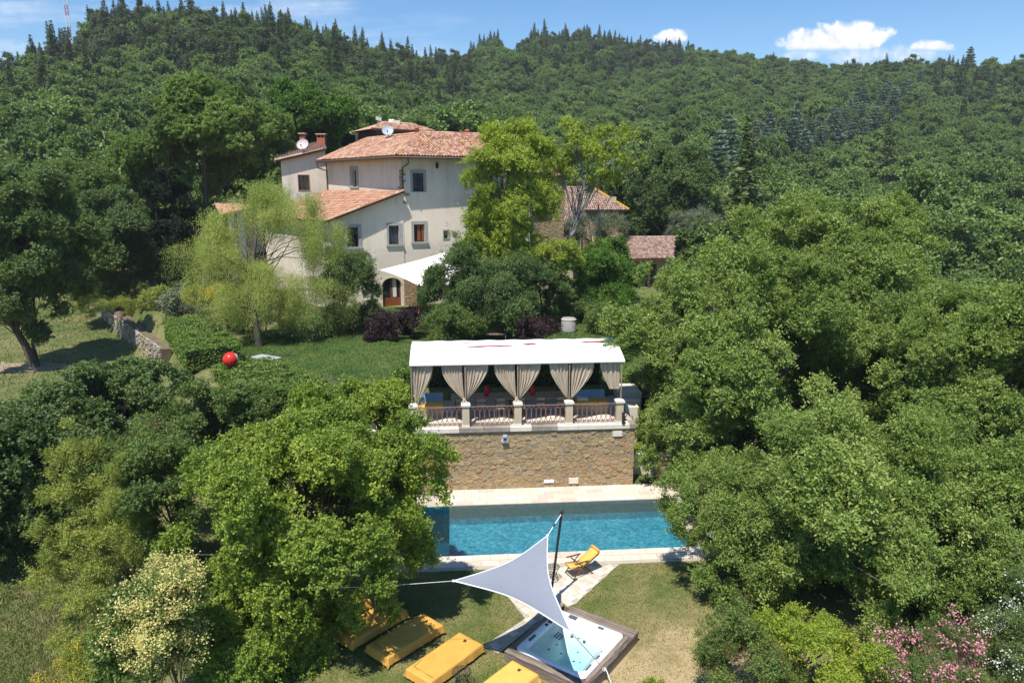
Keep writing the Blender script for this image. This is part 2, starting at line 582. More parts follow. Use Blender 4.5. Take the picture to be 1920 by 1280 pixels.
class MB:
    "collects polygons for one mesh"

    def __init__(s):
        s.v, s.f, s.mi, s.sm = [], [], [], []

    def poly(s, pts, mi=0, smooth=False):
        n = len(s.v)
        s.v.extend(tuple(p) for p in pts)
        s.f.append(tuple(range(n, n + len(pts))))
        s.mi.append(mi)
        s.sm.append(smooth)

    def mesh(s, verts, faces, mi=0, smooth=False):
        n = len(s.v)
        s.v.extend(tuple(p) for p in verts)
        for f in faces:
            s.f.append(tuple(i + n for i in f))
            s.mi.append(mi)
            s.sm.append(smooth)
        return s

    def box(s, x0, x1, y0, y1, z0, z1, mi=0, bev=0.0):
        if bev:
            b = bev
            vs, fs = [], []
            for z, k in ((z0, 0), (z1 - b, 0), (z1, b)):
                vs += [(x0 + k, y0 + k, z), (x1 - k, y0 + k, z), (x1 - k, y1 - k, z), (x0 + k, y1 - k, z)]
            for r in (0, 4):
                for i in range(4):
                    j = (i + 1) % 4
                    fs.append((r + i, r + j, r + 4 + j, r + 4 + i))
            fs += [(3, 2, 1, 0), (8, 9, 10, 11)]
            return s.mesh(vs, fs, mi)
        vs = [(x, y, z) for z in (z0, z1) for (x, y) in ((x0, y0), (x1, y0), (x1, y1), (x0, y1))]
        return s.mesh(vs, [(3, 2, 1, 0), (4, 5, 6, 7), (0, 1, 5, 4), (1, 2, 6, 5), (2, 3, 7, 6), (3, 0, 4, 7)], mi)

    def hexa(s, p, mi=0):
        "eight corners: four below, four above"
        return s.mesh(p, [(3, 2, 1, 0), (4, 5, 6, 7), (0, 1, 5, 4), (1, 2, 6, 5), (2, 3, 7, 6), (3, 0, 4, 7)], mi)

    def tube(s, pts, r, n=8, mi=0, cap=True, smooth=True):
        pts = [Vector(p) for p in pts]
        rr = r if isinstance(r, (list, tuple)) else [r] * len(pts)
        vs, fs = [], []
        up = None
        for i, p in enumerate(pts):
            d = (pts[min(i + 1, len(pts) - 1)] - pts[max(i - 1, 0)]).normalized()
            if up is None:
                up = d.orthogonal().normalized()
            else:
                up = (up - d * up.dot(d))
                up = up.normalized() if up.length > 1e-6 else d.orthogonal().normalized()
            q = d.cross(up)
            for k in range(n):
                a = 2 * math.pi * k / n
                vs.append(p + (up * math.cos(a) + q * math.sin(a)) * rr[i])
        for i in range(len(pts) - 1):
            for k in range(n):
                k2 = (k + 1) % n
                fs.append((i * n + k, i * n + k2, (i + 1) * n + k2, (i + 1) * n + k))
        s.mesh(vs, fs, mi, smooth)
        if cap:
            s.mesh(vs[:n], [tuple(range(n))[::-1]], mi)
            s.mesh(vs[-n:], [tuple(range(n))], mi)
        return s

    def lathe(s, prof, n=16, c=(0, 0, 0), mi=0, smooth=True):
        vs, fs = [], []
        for (r, z) in prof:
            for k in range(n):
                a = 2 * math.pi * k / n
                vs.append((c[0] + r * math.cos(a), c[1] + r * math.sin(a), c[2] + z))
        for i in range(len(prof) - 1):
            for k in range(n):
                k2 = (k + 1) % n
                fs.append((i * n + k, i * n + k2, (i + 1) * n + k2, (i + 1) * n + k))
        return s.mesh(vs, fs, mi, smooth)

    def prism(s, poly, z0, z1, mi=0):
        n = len(poly)
        vs = [(p[0], p[1], z0) for p in poly] + [(p[0], p[1], z1) for p in poly]
        fs = [tuple(range(n))[::-1], tuple(range(n, 2 * n))] + [(i, (i + 1) % n, n + (i + 1) % n, n + i) for i in range(n)]
        return s.mesh(vs, fs, mi)

    def build(s, name, mats, parent=None, loc=None, rz=None):
        me = bpy.data.meshes.new(name)
        me.from_pydata([tuple(v) for v in s.v], [], s.f)
        mats = mats if isinstance(mats, (list, tuple)) else [mats]
        for m in mats:
            me.materials.append(MATS[m])
        me.polygons.foreach_set('material_index', s.mi)
        me.polygons.foreach_set('use_smooth', s.sm)
        me.update()
        o = bpy.data.objects.new(name, me)
        COL.objects.link(o)
        if parent:
            o.parent = parent
        if loc is not None:
            o.location = loc
        if rz is not None:
            o.rotation_euler = (0, 0, rz)
        return o


def np_mesh(name, V, F, mats, MI=None, smooth=False):
    me = bpy.data.meshes.new(name)
    k = F.shape[1]
    me.vertices.add(len(V))
    me.vertices.foreach_set('co', np.ascontiguousarray(V, dtype=np.float32).ravel())
    me.loops.add(F.size)
    me.loops.foreach_set('vertex_index', np.ascontiguousarray(F, dtype=np.int32).ravel())
    me.polygons.add(len(F))
    me.polygons.foreach_set('loop_start', np.arange(0, F.size, k, dtype=np.int32))
    for m in (mats if isinstance(mats, (list, tuple)) else [mats]):
        me.materials.append(MATS[m])
    if MI is not None:
        me.polygons.foreach_set('material_index', np.ascontiguousarray(MI, dtype=np.int32))
    me.polygons.foreach_set('use_smooth', np.full(len(F), smooth))
    me.update(calc_edges=True)
    return me


def link(name, me, parent=None, loc=None):
    o = bpy.data.objects.new(name, me)
    COL.objects.link(o)
    if parent:
        o.parent = parent
    if loc is not None:
        o.location = loc
    return o


def part_obj(src, name, parent, loc=(0, 0, 0), rz=0.0, scale=(1, 1, 1)):
    "another piece that shares the mesh of src"
    o = bpy.data.objects.new(name, src.data if hasattr(src, 'data') else src)
    COL.objects.link(o)
    o.parent = parent
    o.location = loc
    o.rotation_euler = (0, 0, rz)
    o.scale = scale
    return o


# ------------------------------------------------------------------ foliage
def unit(a):
    return a / np.maximum(np.linalg.norm(a, axis=-1, keepdims=True), 1e-9)


def rdir(n):
    return unit(RNG.normal(size=(n, 3)))


def leaf_quads(P, A, N, L, W, fold=.12):
    "folded rhombic leaves: centre P, axis A, normal N"
    A = unit(A)
    N = unit(N - A * np.sum(N * A, axis=1, keepdims=True))
    S = np.cross(A, N)
    L = L[:, None]
    W = W[:, None]
    mid = P - A * L * .05
    V = np.stack([P - A * L * .5, mid + S * W * .5 + N * W * fold, P + A * L * .5, mid - S * W * .5 + N * W * fold], axis=1)
    F = np.arange(len(P) * 4).reshape(-1, 4)
    return V.reshape(-1, 3), F


def boughs(c, r, n, rc, bottom=-.55, fill=.15, jit=.25):
    "boughs spread unevenly over an ellipsoid: centres, radii and outward directions; n and rc set their number and size"
    r = np.array(r, float)
    rc = rc * .66
    nb = max(6, int(n / 1.12))
    i = np.arange(nb) + .5
    z = 1 - (1 - bottom) * i / nb
    ph = i * 2.399963 + RNG.uniform(0, 6.28)
    q = np.sqrt(np.maximum(0, 1 - z * z))
    d = np.stack([q * np.cos(ph), q * np.sin(ph), z], 1)
    d = unit(d + RNG.normal(size=d.shape) * jit)
    k = np.where(RNG.random(nb) < fill, RNG.uniform(.35, .65, nb), RNG.uniform(.60, 1.08, nb))[:, None]
    rb = rc * RNG.lognormal(0, .3, nb)
    return np.array(c) + d * k * (r - rc * .3), rb, d


def bough_clumps(rb, nb, per):
    "leaf clumps on the upper and outer side of nb boughs lying at the origin"
    j = np.repeat(np.arange(nb), per)
    e = unit(rdir(len(j)) + np.array([0, 0, .55])) * np.array([1.15, .8, .8])
    C = e * (rb * RNG.uniform(.25, 1.1, len(j)))[:, None]
    R = rb * RNG.uniform(.2, .5, len(j))
    return j, C, R


def ellip_clumps(c, r, n, rc, bottom=-.55):
    B, rb, d = boughs(c, r, n, rc, bottom)
    j = np.repeat(np.arange(len(B)), 7)
    e = unit(rdir(len(j)) + d[j] * .55 + np.array([0, 0, .35])) * np.array([1, 1, .72])
    return B[j] + e * (rb[j] * RNG.uniform(.45, 1.0, len(j)))[:, None], rb[j] * RNG.uniform(.28, .58, len(j))


def foliage(C, R, sprays, K, spread, ll, lw, up=.45, outw=.3, rnd=1.0, hang=0.0, flat=.8, zb=.25, inner=.5, lift=.15):
    M = len(C)
    idx = np.repeat(np.arange(M), sprays)
    n = len(idx)
    d = rdir(n)
    d[:, 2] = d[:, 2] * .9 + zb
    d = unit(d)
    rr = R[idx] * (inner + (1.05 - inner) * np.sqrt(RNG.random(n)))
    p = C[idx] + d * rr[:, None] * np.array([1, 1, flat])
    ax = unit(d + rdir(n) * .45 + np.array([0, 0, lift]))
    j = np.repeat(np.arange(n), K)
    m = len(j)
    t = RNG.random(m)
    spv = (spread * RNG.lognormal(0, .45, n))[j]
    P = p[j] + ax[j] * (t * spv * 1.5)[:, None] + RNG.normal(size=(m, 3)) * spread * .33
    if hang:
        hl = hang * RNG.uniform(.4, 1.1, n)
        P[:, 2] -= hl[j] * t ** 1.2
        P[:, :2] -= ax[j][:, :2] * (t * spread * .9)[:, None]
    A = ax[j] * .6 + rdir(m) * .8
    if hang:
        A = A * .6 + np.array([0, 0, -1.0])
    N = d[j] * outw + np.array([0, 0, up]) + rdir(n)[j] * (.62 * rnd) + rdir(m) * (.55 * rnd)
    s = RNG.uniform(.7, 1.25, m)
    return leaf_quads(P, A, N, ll * s, lw * s)


def join_vf(parts):
    V, F, o = [], [], 0
    for v, f in parts:
        V.append(v)
        F.append(f + o)
        o += len(v)
    return np.concatenate(V), np.concatenate(F)


def limb_mesh(base_r, trunk, C, R, lean=.35, every=9, tip=.02, mat='bark', twigs=0):
    "a tapered trunk along the points trunk and a limb to every nth clump"
    mb = MB()
    tp = [Vector(p) for p in trunk]
    n = len(tp)
    mb.tube(tp, [base_r * (1.25 if i == 0 else 1 - .6 * i / (n - 1)) for i in range(n)], 9)
    for q in range(0, len(C), every):
        c = Vector(C[q])
        k = min(n - 1.001, max(.35, random.uniform(.45, 1.0)) * (n - 1))
        a = tp[int(k)].lerp(tp[int(k) + 1], k - int(k))
        if c.z < a.z:
            k = .35 * (n - 1)
            a = tp[int(k)].lerp(tp[int(k) + 1], k - int(k))
        m = a.lerp(c, .5) + Vector((random.uniform(-.1, .1), random.uniform(-.1, .1), .12)) * (c - a).length
        r0 = base_r * random.uniform(.13, .27)
        m1 = a.lerp(m, .5) + Vector((0, 0, -.03)) * (c - a).length
        mb.tube([a, m1, m, m.lerp(c, .6), c], [r0, r0 * .8, r0 * .55, r0 * .35, tip], 6, cap=False)
        for _ in range(twigs):
            dd = Vector(rdir(1)[0])
            e = c + dd * float(R[q])
            s0 = m.lerp(c, random.uniform(.3, 1))
            mb.tube([s0, s0.lerp(e, .5) + Vector((0, 0, .1)), e], [tip * 1.6, tip, tip * .4], 4, cap=False)
    return mb


BOUGHS = {}
LS, DS = .60, 2.0


def bough_kinds(key, leaf, rb0, per, dens, K, spread, ll, lw, up, outw, rnd, hang, flat, zb, inner, lift):
    "boughs of one kind of foliage in three sizes; the crowns share their meshes"
    if key not in BOUGHS:
        out = []
        for f in (.68, 1.0, 1.0, 1.42):
            rb = rb0 * f
            _, C, R = bough_clumps(rb, 1, max(5, int(per * f)))
            sp = max(3, int(dens * DS * 4 * math.pi * float(np.mean(R ** 2)) * .85))
            if hang:
                V, F = foliage(C, R, sp, K, spread, ll, lw, up, outw, rnd, hang, flat, zb, inner, lift)
            else:
                V, F = foliage(C, R, max(3, int(sp / 1.9)), int(K * 1.9), spread * .62, ll, lw, up, outw, rnd, hang, flat, zb, inner, lift)
            out.append((rb, np_mesh('bough', V, F, leaf)))
        BOUGHS[key] = out
    return BOUGHS[key]


def tree(name, label, cat, base, crowns, leaf, dens=60, K=9, ll=.16, lw=.09, spread=.28, base_r=.22, trunk=None, bark='bark', every=2,
         hang=0.0, flat=.8, group=None, twigs=0, up=.45, outw=.3, rnd=1.0, zb=.25, inner=.5, extra=None, lift=.3, tilt=1.0, ls=None, per=10):
    """crowns: list of (centre, radii, clumps, clump radius[, bottom]) in world coordinates; dens = sprays per square metre of clump surface"""
    base = Vector(base)
    t = thing(name, label, cat, base, 0, group)
    Cs, Rs, Os = [], [], []
    for cr in crowns:
        c, r, n, rc = cr[:4]
        B, rb, d = boughs(np.array(Vector(c) - base), r, n, rc, cr[4] if len(cr) > 4 else -.55)
        Cs.append(B)
        Rs.append(rb)
        Os.append(d)
    C = np.concatenate(Cs)
    R = np.concatenate(Rs)
    O = np.concatenate(Os)
    rb0 = float(np.mean(R))
    s_ = ls or LS
    kinds = bough_kinds((leaf, round(rb0, 1), dens, K, ll, lw, hang, per), leaf, rb0, per, dens, K, spread * .9, ll * s_, lw * s_, up, outw, rnd, hang, flat, zb, inner, lift)
    crown = bpy.data.objects.new('crown', None)
    COL.objects.link(crown)
    crown.parent = t
    O = unit(O + np.array([0, 0, .45]) + RNG.normal(size=O.shape) * .25)
    for q in range(len(C)):
        rk, mk = min(random.sample(kinds, 4), key=lambda kk: abs(math.log(kk[0] / R[q])))
        o = bpy.data.objects.new('bough', mk)
        COL.objects.link(o)
        o.parent = crown
        o.location = C[q]
        spin = Matrix.Rotation(random.uniform(0, 6.28), 3, 'Z')
        if hang:
            o.rotation_euler = spin.to_euler()
        else:
            zz = Vector((0, 0, 1)).lerp(Vector(O[q]), .8 * tilt).normalized()
            o.rotation_euler = (zz.to_track_quat('Z', 'Y').to_matrix() @ spin).to_euler()
        s = R[q] / rk
        o.scale = (s * random.uniform(.9, 1.15), s * random.uniform(.9, 1.15), s * random.uniform(.9, 1.1))
    top = Vector(crowns[0][0]) - base
    if trunk is None:
        h = top.z
        trunk = [(0, 0, -.3), (top.x * .15, top.y * .15, h * .35), (top.x * .55, top.y * .55, h * .7), (top.x, top.y, h * 1.15)]
    limb_mesh(base_r, trunk, C, R, every=every, twigs=twigs).build('trunk', bark, t)
    if extra:                                   # flowers or fruits: (name, material, sprays, K, size)
        nm, mat, n, k, sz = extra
        pick = RNG.choice(len(C), size=n)
        d = rdir(n)
        d[:, 2] = np.abs(d[:, 2]) * .8 + .1
        d[:, 1] -= .45
        p = C[pick] + unit(d) * (R[pick] * RNG.uniform(.9, 1.35, n))[:, None]
        j = np.repeat(np.arange(n), k)
        P = p[j] + RNG.normal(size=(len(j), 3)) * sz * 1.6
        V, F = leaf_quads(P, rdir(len(j)), rdir(len(j)) + np.array([0, -.3, .8]), np.full(len(j), sz), np.full(len(j), sz * .8))
        fo = link(nm, np_mesh(nm, V, F, mat), t)
        fo['kind'] = 'stuff'
    return t

# ------------------------------------------------------------------ the lie of the land
TA = rad(4.6)
TO = Vector((0, 28.26, 0))
TX, TY = Vector((math.cos(TA), math.sin(TA), 0)), Vector((-math.sin(TA), math.cos(TA), 0))


def T(a, b, z=0.0):
    "frame of the pool terrace: a along the retaining wall, b away from it"
    return TO + TX * a + TY * b + Vector((0, 0, z))


def smooth(t):
    t = np.clip(t, 0, 1)
    return t * t * (3 - 2 * t)


EDGE = np.array([(-10.5, -40), (-10.5, 18), (-13.5, 31), (-18.5, 41), (-21.3, 45.0), (-46.5, 77), (-72, 108), (-110, 160)], float)


def left_of_edge(x, y):
    "signed distance to the garden's left boundary, positive outside"
    best = np.full(np.shape(x), 1e9)
    sg = np.zeros(np.shape(x))
    for (x0, y0), (x1, y1) in zip(EDGE[:-1], EDGE[1:]):
        dx, dy = x1 - x0, y1 - y0
        L2 = dx * dx + dy * dy
        t = np.clip(((x - x0) * dx + (y - y0) * dy) / L2, 0, 1)
        d = np.hypot(x - (x0 + t * dx), y - (y0 + t * dy))
        s = np.sign((x - x0) * -dy + (y - y0) * dx)
        upd = d < best
        best = np.where(upd, d, best)
        sg = np.where(upd, s, sg)
    return best * sg


HILL = [  # photograph column, then (distance, row of the tree tops there)
    (-420, [(70, 400), (110, 330), (150, 260), (190, 190), (240, 150), (330, 190), (520, 300)]),
    (0, [(70, 400), (105, 310), (140, 232), (180, 165), (225, 112), (320, 175), (520, 300)]),
    (120, [(70, 410), (105, 305), (140, 215), (180, 130), (230, 55), (320, 100), (520, 280)]),
    (250, [(70, 420), (105, 305), (140, 205), (190, 95), (250, -8), (330, 30), (520, 260)]),
    (500, [(80, 345), (110, 260), (150, 175), (200, 85), (270, 0), (350, 60), (520, 250)]),
    (620, [(80, 345), (120, 255), (170, 172), (220, 95), (285, 30), (360, 90), (520, 250)]),
    (720, [(80, 350), (120, 258), (170, 192), (230, 125), (320, 62), (400, 120), (560, 250)]),
    (850, [(80, 370), (120, 265), (170, 218), (230, 160), (300, 112), (365, 84), (560, 220)]),
    (930, [(80, 385), (120, 285), (170, 232), (240, 168), (330, 102), (425, 44), (600, 200)]),
    (1100, [(80, 400), (120, 300), (170, 255), (240, 190), (330, 112), (445, 42), (640, 200)]),
    (1200, [(80, 410), (115, 318), (160, 272), (230, 208), (325, 134), (440, 62), (640, 210)]),
    (1300, [(80, 420), (110, 338), (150, 292), (220, 230), (320, 158), (430, 98), (640, 220)]),
    (1500, [(75, 450), (100, 392), (140, 335), (210, 262), (300, 182), (405, 126), (640, 240)]),
    (1700, [(75, 460), (100, 408), (140, 345), (200, 272), (280, 192), (375, 122), (640, 240)]),
    (1920, [(75, 470), (95, 425), (130, 352), (190, 272), (260, 192), (335, 118), (640, 250)]),
    (2400, [(75, 480), (95, 430), (130, 360), (190, 280), (260, 195), (335, 118), (640, 250)]),
]
HU = np.array([(c[0] - 960) / 1404.0 for c in HILL])


def hill_z(x, y):
    y = np.maximum(y, 40.0)
    u = np.clip(x / y, HU[0], HU[-1])
    zs = []
    for px, prof in HILL:
        Y = np.array([p[0] for p in prof], float)
        Z = np.array([D(px, p[1], p[0]).z - (7.0 if px > 1250 or p[0] < 150 else 7.0 + 6.5 * min(1, (p[0] - 150) / 60)) for p in prof])
        zs.append(np.interp(y, Y, Z))
    zs = np.stack(zs, 0)
    k = np.clip(np.searchsorted(HU, u) - 1, 0, len(HU) - 2)
    f = smooth((u - HU[k]) / (HU[k + 1] - HU[k]))
    a = np.take_along_axis(zs, k[None], 0)[0]
    b = np.take_along_axis(zs, (k + 1)[None], 0)[0]
    z = a * (1 - f) + b * f
    far = np.maximum(0, y - 650) * .12
    return z - far + 1.2 * np.sin(x * .07 + 1.3) * np.sin(y * .06) + .8 * np.sin(x * .19 + y * .13)


GARDEN = 3.2


def land(x, y):
    x = np.asarray(x, float)
    y = np.asarray(y, float)
    b = -(x * math.sin(TA)) + (y - 28.26) * math.cos(TA)
    a = x * math.cos(TA) + (y - 28.26) * math.sin(TA)
    step = np.where((a > -6.3) & (a < 5.0), smooth((b - .15) / .3) * (GARDEN - .5), 0)
    slope_l = smooth((b + 4) / 7.5) * GARDEN
    slope_r = smooth((b - .8) / 6.5) * GARDEN
    zl = smooth((-6.1 - a) / 1.5)
    zr = smooth((a - 4.9) / .8)
    core = np.where((b > 3.9), GARDEN, step)
    z = core * (1 - zl) * (1 - zr) + slope_l * zl + slope_r * zr
    z = z - .04 * np.maximum(0, 13 - y)
    d = left_of_edge(x, y)
    zleft = -1.2 + smooth((y - 18) / 28) * 1.8 + np.maximum(0, y - 46) * .035 + .25 * np.sin(x * .3) * np.sin(y * .23)
    wid = np.where(y > 40, 1.0, 6.0)
    lf = smooth(d / wid + .1)
    z = z * (1 - lf) + zleft * lf
    z = z - np.maximum(0, x - 26) * .06 - np.minimum(4.5, np.maximum(0, x - 18) * .2) * smooth((y - 36) / 12)
    k = smooth((y - 72) / 26)
    kk = np.where(y > 60, k, 0)
    return z * (1 - kk) + hill_z(x, y) * kk


def land1(x, y):
    return float(land(np.array([x]), np.array([y]))[0])


POOL_A0, POOL_A1, POOL_B0, POOL_B1 = -6.6, 6.15, -5.5, -1.5


def grid_mesh(name, xs, ys, zf, mats, cut=None):
    X, Y = np.meshgrid(xs, ys)
    Z = zf(X.ravel(), Y.ravel())
    V = np.stack([X.ravel(), Y.ravel(), Z], 1)
    nx = len(xs)
    i, j = np.meshgrid(np.arange(len(ys) - 1), np.arange(nx - 1), indexing='ij')
    a = (i * nx + j).ravel()
    F = np.stack([a, a + 1, a + nx + 1, a + nx], 1)
    if cut is not None:
        c = V[F].mean(1)
        F = F[~cut(c[:, 0], c[:, 1])]
    return link(name, np_mesh(name, V, F, mats, smooth=True))


TUB_C, TUB_R = Vector((1.66, 17.43, 0)), rad(-35.4)
tcx, tsx = math.cos(TUB_R), math.sin(TUB_R)


def ground_cut(x, y):
    b = -(x * math.sin(TA)) + (y - 28.26) * math.cos(TA)
    a = x * math.cos(TA) + (y - 28.26) * math.sin(TA)
    pool = (a > POOL_A0 - .4) & (a < POOL_A1 + .4) & (b > POOL_B0 - .45) & (b < POOL_B1 + .45)
    tx = (x - TUB_C.x) * tcx + (y - TUB_C.y) * tsx
    ty = -(x - TUB_C.x) * tsx + (y - TUB_C.y) * tcx
    tub = (abs(tx) < 1.0) & (abs(ty) < 1.15)
    return pool | tub


xs = np.concatenate([np.arange(-120, -16, 1.0), np.arange(-16, 14, .3), np.arange(14, 121, 1.0)])
ys = np.concatenate([np.arange(-40, 10, 2.0), np.arange(10, 34, .3), np.arange(34, 101, .8)])
ground = tag(grid_mesh('ground', xs, ys, land, 'ground_grass', ground_cut), kind='structure')
ux = np.arange(-1.25, 1.26, .02)
yy = np.concatenate([np.arange(99, 200, 3.0), np.arange(200, 700, 8.0), np.arange(700, 1500, 80)])
U, YY = np.meshgrid(ux, yy)
XX = U * YY
V = np.stack([XX.ravel(), YY.ravel(), land(XX.ravel(), YY.ravel()) - .05], 1)
i, j = np.meshgrid(np.arange(len(yy) - 1), np.arange(len(ux) - 1), indexing='ij')
aa = (i * len(ux) + j).ravel()
tag(link('hillside', np_mesh('hillside', V, np.stack([aa, aa + 1, aa + len(ux) + 1, aa + len(ux)], 1), 'hill_soil', smooth=True)), kind='structure')
mb = MB()
mb.poly([(-4000, -3000, -45), (4000, -3000, -45), (4000, 5000, -45), (-4000, 5000, -45)])
tag(mb.build('valley_floor', 'hill_soil'), kind='structure')

# ------------------------------------------------------------------ lawn round the hot tub, pool deck, pool
def sheet(name, pts, z, mat, n=1):
    mb = MB()
    mb.poly([(p[0], p[1], z) for p in pts])
    return tag(mb.build(name, mat), kind='structure')


# the lawn follows the ground, a hand's breadth of turf above it
def lawn_grid(name, poly, step, mat, dz):
    P = np.array([(p[0], p[1]) for p in poly])
    x0, y0 = P.min(0)
    x1, y1 = P.max(0)
    gx, gy = np.arange(x0, x1 + step, step), np.arange(y0, y1 + step, step)

    def outside(x, y):
        ins = np.zeros(len(x), bool)
        for (ax, ay), (bx, by) in zip(P, np.roll(P, -1, 0)):
            c = ((ay > y) != (by > y))
            with np.errstate(divide='ignore', invalid='ignore'):
                ins ^= c & (x < (bx - ax) * (y - ay) / (by - ay) + ax)
        return ~ins | ground_cut(x, y)
    return tag(grid_mesh(name, gx, gy, lambda x, y: land(x, y) + dz, mat, outside), kind='structure')


lawn_grid('lawn', [(-8.5, 8), (12, 8), (12, 23.6), tuple(T(7.5, -6.35)[:2]), tuple(T(-8, -6.35)[:2])], .2, 'lawn_pool', .012)
lawn_grid('garden_lawn', [(-16.5, 38.5), (-4.8, 33.2), (-4.5, 34.2), (5, 34.6), (5.6, 31.5), (12, 32), (12, 56), (-16, 56)], .4, 'lawn_green', .02)

deck = thing('pool_deck', None, None, T(0, 0, 0), TA)
deck['kind'] = 'structure'
mb = MB()
Z1 = .03
for (a0, a1, b0, b1) in ((-7.2, 8.2, POOL_B1, .02), (-7.2, 8.2, -6.42, POOL_B0), (-7.2, POOL_A0, POOL_B0, POOL_B1), (POOL_A1, 8.2, POOL_B0, POOL_B1)):
    mb.box(a0, a1, b0, b1, -.5, Z1)
mb.build('bedding', 'grout', deck)
pv = [MB().box(0, .594, 0, .354, 0, .03, 0, .006).build('paver', m, deck) for m in ('paver', 'paver_warm', 'paver_pale')]
first = [True] * 3


def lay(root, meshes, a, b, z, sx=1.0, sy=1.0, rz=0.0, name='paver'):
    k = random.choice((0, 0, 0, 1, 2))
    zz = z + random.uniform(-.003, .003)
    if first[k] and sx == sy == 1 and meshes is pv:
        first[k] = False
        meshes[k].location = (a, b, zz)
        return meshes[k]
    return part_obj(meshes[k], name, root, (a, b, zz), rz, (sx, sy, 1))


for r in range(4):
    off = .3 * (r % 2)
    a = -2.9 - off
    while a < 7.6:
        lay(deck, pv, a, -1.5 + .37 * r + .006, Z1)
        a += .6
for r in range(2):
    a = -4.8 - .3 * (r % 2)
    while a < 7.6:
        lay(deck, pv, a, -5.5 - .385 * (r + 1) + .01, Z1)
        a += .6

def clip_poly(poly, nx, ny, c):
    out = []
    n = len(poly)
    for k in range(n):
        p, q = poly[k], poly[(k + 1) % n]
        dp, dq = p[0] * nx + p[1] * ny - c, q[0] * nx + q[1] * ny - c
        if dp <= 0:
            out.append(p)
        if (dp < 0) != (dq < 0) and abs(dp - dq) > 1e-9:
            t = dp / (dp - dq)
            out.append((p[0] + (q[0] - p[0]) * t, p[1] + (q[1] - p[1]) * t))
    return out


path = thing('garden_path', None, None, (0, 0, 0))
path['kind'] = 'structure'
pth = [G(905, 1062), G(1168, 1052), G(1080, 1132), G(1062, 1140), G(1010, 1165), G(935, 1225), G(905, 1212), G(985, 1160)]
mb = MB()
poly = [(p.x, p.y) for p in pth]
mb.prism(poly, -.2, .022)
mb.build('bedding', 'grout', path)


def inside(poly, x, y):
    ins = False
    n = len(poly)
    for k in range(n):
        ax, ay = poly[k]
        bx, by = poly[(k + 1) % n]
        if (ay > y) != (by > y) and x < (bx - ax) * (y - ay) / (by - ay) + ax:
            ins = not ins
    return ins


rot = rad(-52)
pm = [MB().box(-.16, .16, -.12, .12, 0, .028, 0, .006).build('paver', m, path) for m in ('paver', 'paver_warm', 'paver_pale')]
pm_used = [False] * 3
for iu in range(-30, 30):
    for iv in range(-30, 30):
        u = iu * .33 + (.165 if iv % 2 else 0)
        v = iv * .25
        x = 1.2 + u * math.cos(rot) - v * math.sin(rot)
        y = 20.0 + u * math.sin(rot) + v * math.cos(rot)
        if inside(poly, x, y) and (y < T(x, -6.42).y - .12):
            tx = (x - TUB_C.x) * tcx + (y - TUB_C.y) * tsx
            ty = -(x - TUB_C.x) * tsx + (y - TUB_C.y) * tcx
            if abs(tx) < 1.35 and abs(ty) < 1.5:
                continue
            cs4 = [(x + math.cos(rot) * a_ - math.sin(rot) * b_, y + math.sin(rot) * a_ + math.cos(rot) * b_) for a_, b_ in ((-.158, -.118), (.158, -.118), (.158, .118), (-.158, .118))]
            if not all(inside(poly, *c4) for c4 in cs4):
                cut = cs4
                for (p0_, p1_) in ((pth[1], pth[2]), (pth[7], pth[0])):
                    nx_, ny_ = p1_.y - p0_.y, -(p1_.x - p0_.x)
                    if nx_ * (2.0 - p0_.x) + ny_ * (21.0 - p0_.y) > 0:
                        nx_, ny_ = -nx_, -ny_
                    cut = clip_poly(cut, nx_, ny_, nx_ * p0_.x + ny_ * p0_.y)
                if len(cut) >= 3:
                    MB().prism([(c[0] - x, c[1] - y) for c in cut], 0, .028).build('paver', random.choice(('paver', 'paver_warm')), path, (x, y, .022))
                continue
            k = random.choice((0, 0, 1, 2))
            if not pm_used[k]:
                pm_used[k] = True
                pm[k].location = (x, y, .022)
                pm[k].rotation_euler = (0, 0, rot)
            else:
                part_obj(pm[k], 'paver', path, (x, y, .022 + random.uniform(-.003, .003)), rot + random.uniform(-.03, .03))

# pool basin: shallow main bay, deep bay at its left end, its mosaic darkened for maple shade
basin = thing('pool_basin', None, None, T(0, 0, 0), TA)
basin['kind'] = 'structure'
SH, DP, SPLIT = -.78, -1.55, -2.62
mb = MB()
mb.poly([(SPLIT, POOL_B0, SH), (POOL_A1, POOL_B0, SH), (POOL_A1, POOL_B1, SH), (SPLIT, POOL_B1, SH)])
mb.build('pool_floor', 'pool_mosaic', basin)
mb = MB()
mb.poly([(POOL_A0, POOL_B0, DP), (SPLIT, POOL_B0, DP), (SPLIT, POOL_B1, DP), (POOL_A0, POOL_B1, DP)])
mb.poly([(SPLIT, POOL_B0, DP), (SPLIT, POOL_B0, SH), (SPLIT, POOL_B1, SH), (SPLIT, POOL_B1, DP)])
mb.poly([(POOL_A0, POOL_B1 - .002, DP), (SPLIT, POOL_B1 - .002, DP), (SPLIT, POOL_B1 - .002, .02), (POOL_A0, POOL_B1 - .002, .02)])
mb.build('deep_floor', 'pool_deep_shade_mosaic', basin)
mb = MB()
mb.poly([(SPLIT, POOL_B1, SH), (POOL_A1, POOL_B1, SH), (POOL_A1, POOL_B1, .02), (SPLIT, POOL_B1, .02)])
mb.poly([(POOL_A1, POOL_B1, SH), (POOL_A1, POOL_B0, SH), (POOL_A1, POOL_B0, .02), (POOL_A1, POOL_B1, .02)])
mb.poly([(POOL_A1, POOL_B0, DP), (POOL_A0, POOL_B0, DP), (POOL_A0, POOL_B0, .02), (POOL_A1, POOL_B0, .02)])
mb.poly([(POOL_A0, POOL_B0, DP), (POOL_A0, POOL_B1, DP), (POOL_A0, POOL_B1, .02), (POOL_A0, POOL_B0, .02)])
mb.build('pool_wall', 'pool_wall_mosaic', basin)
mb = MB()
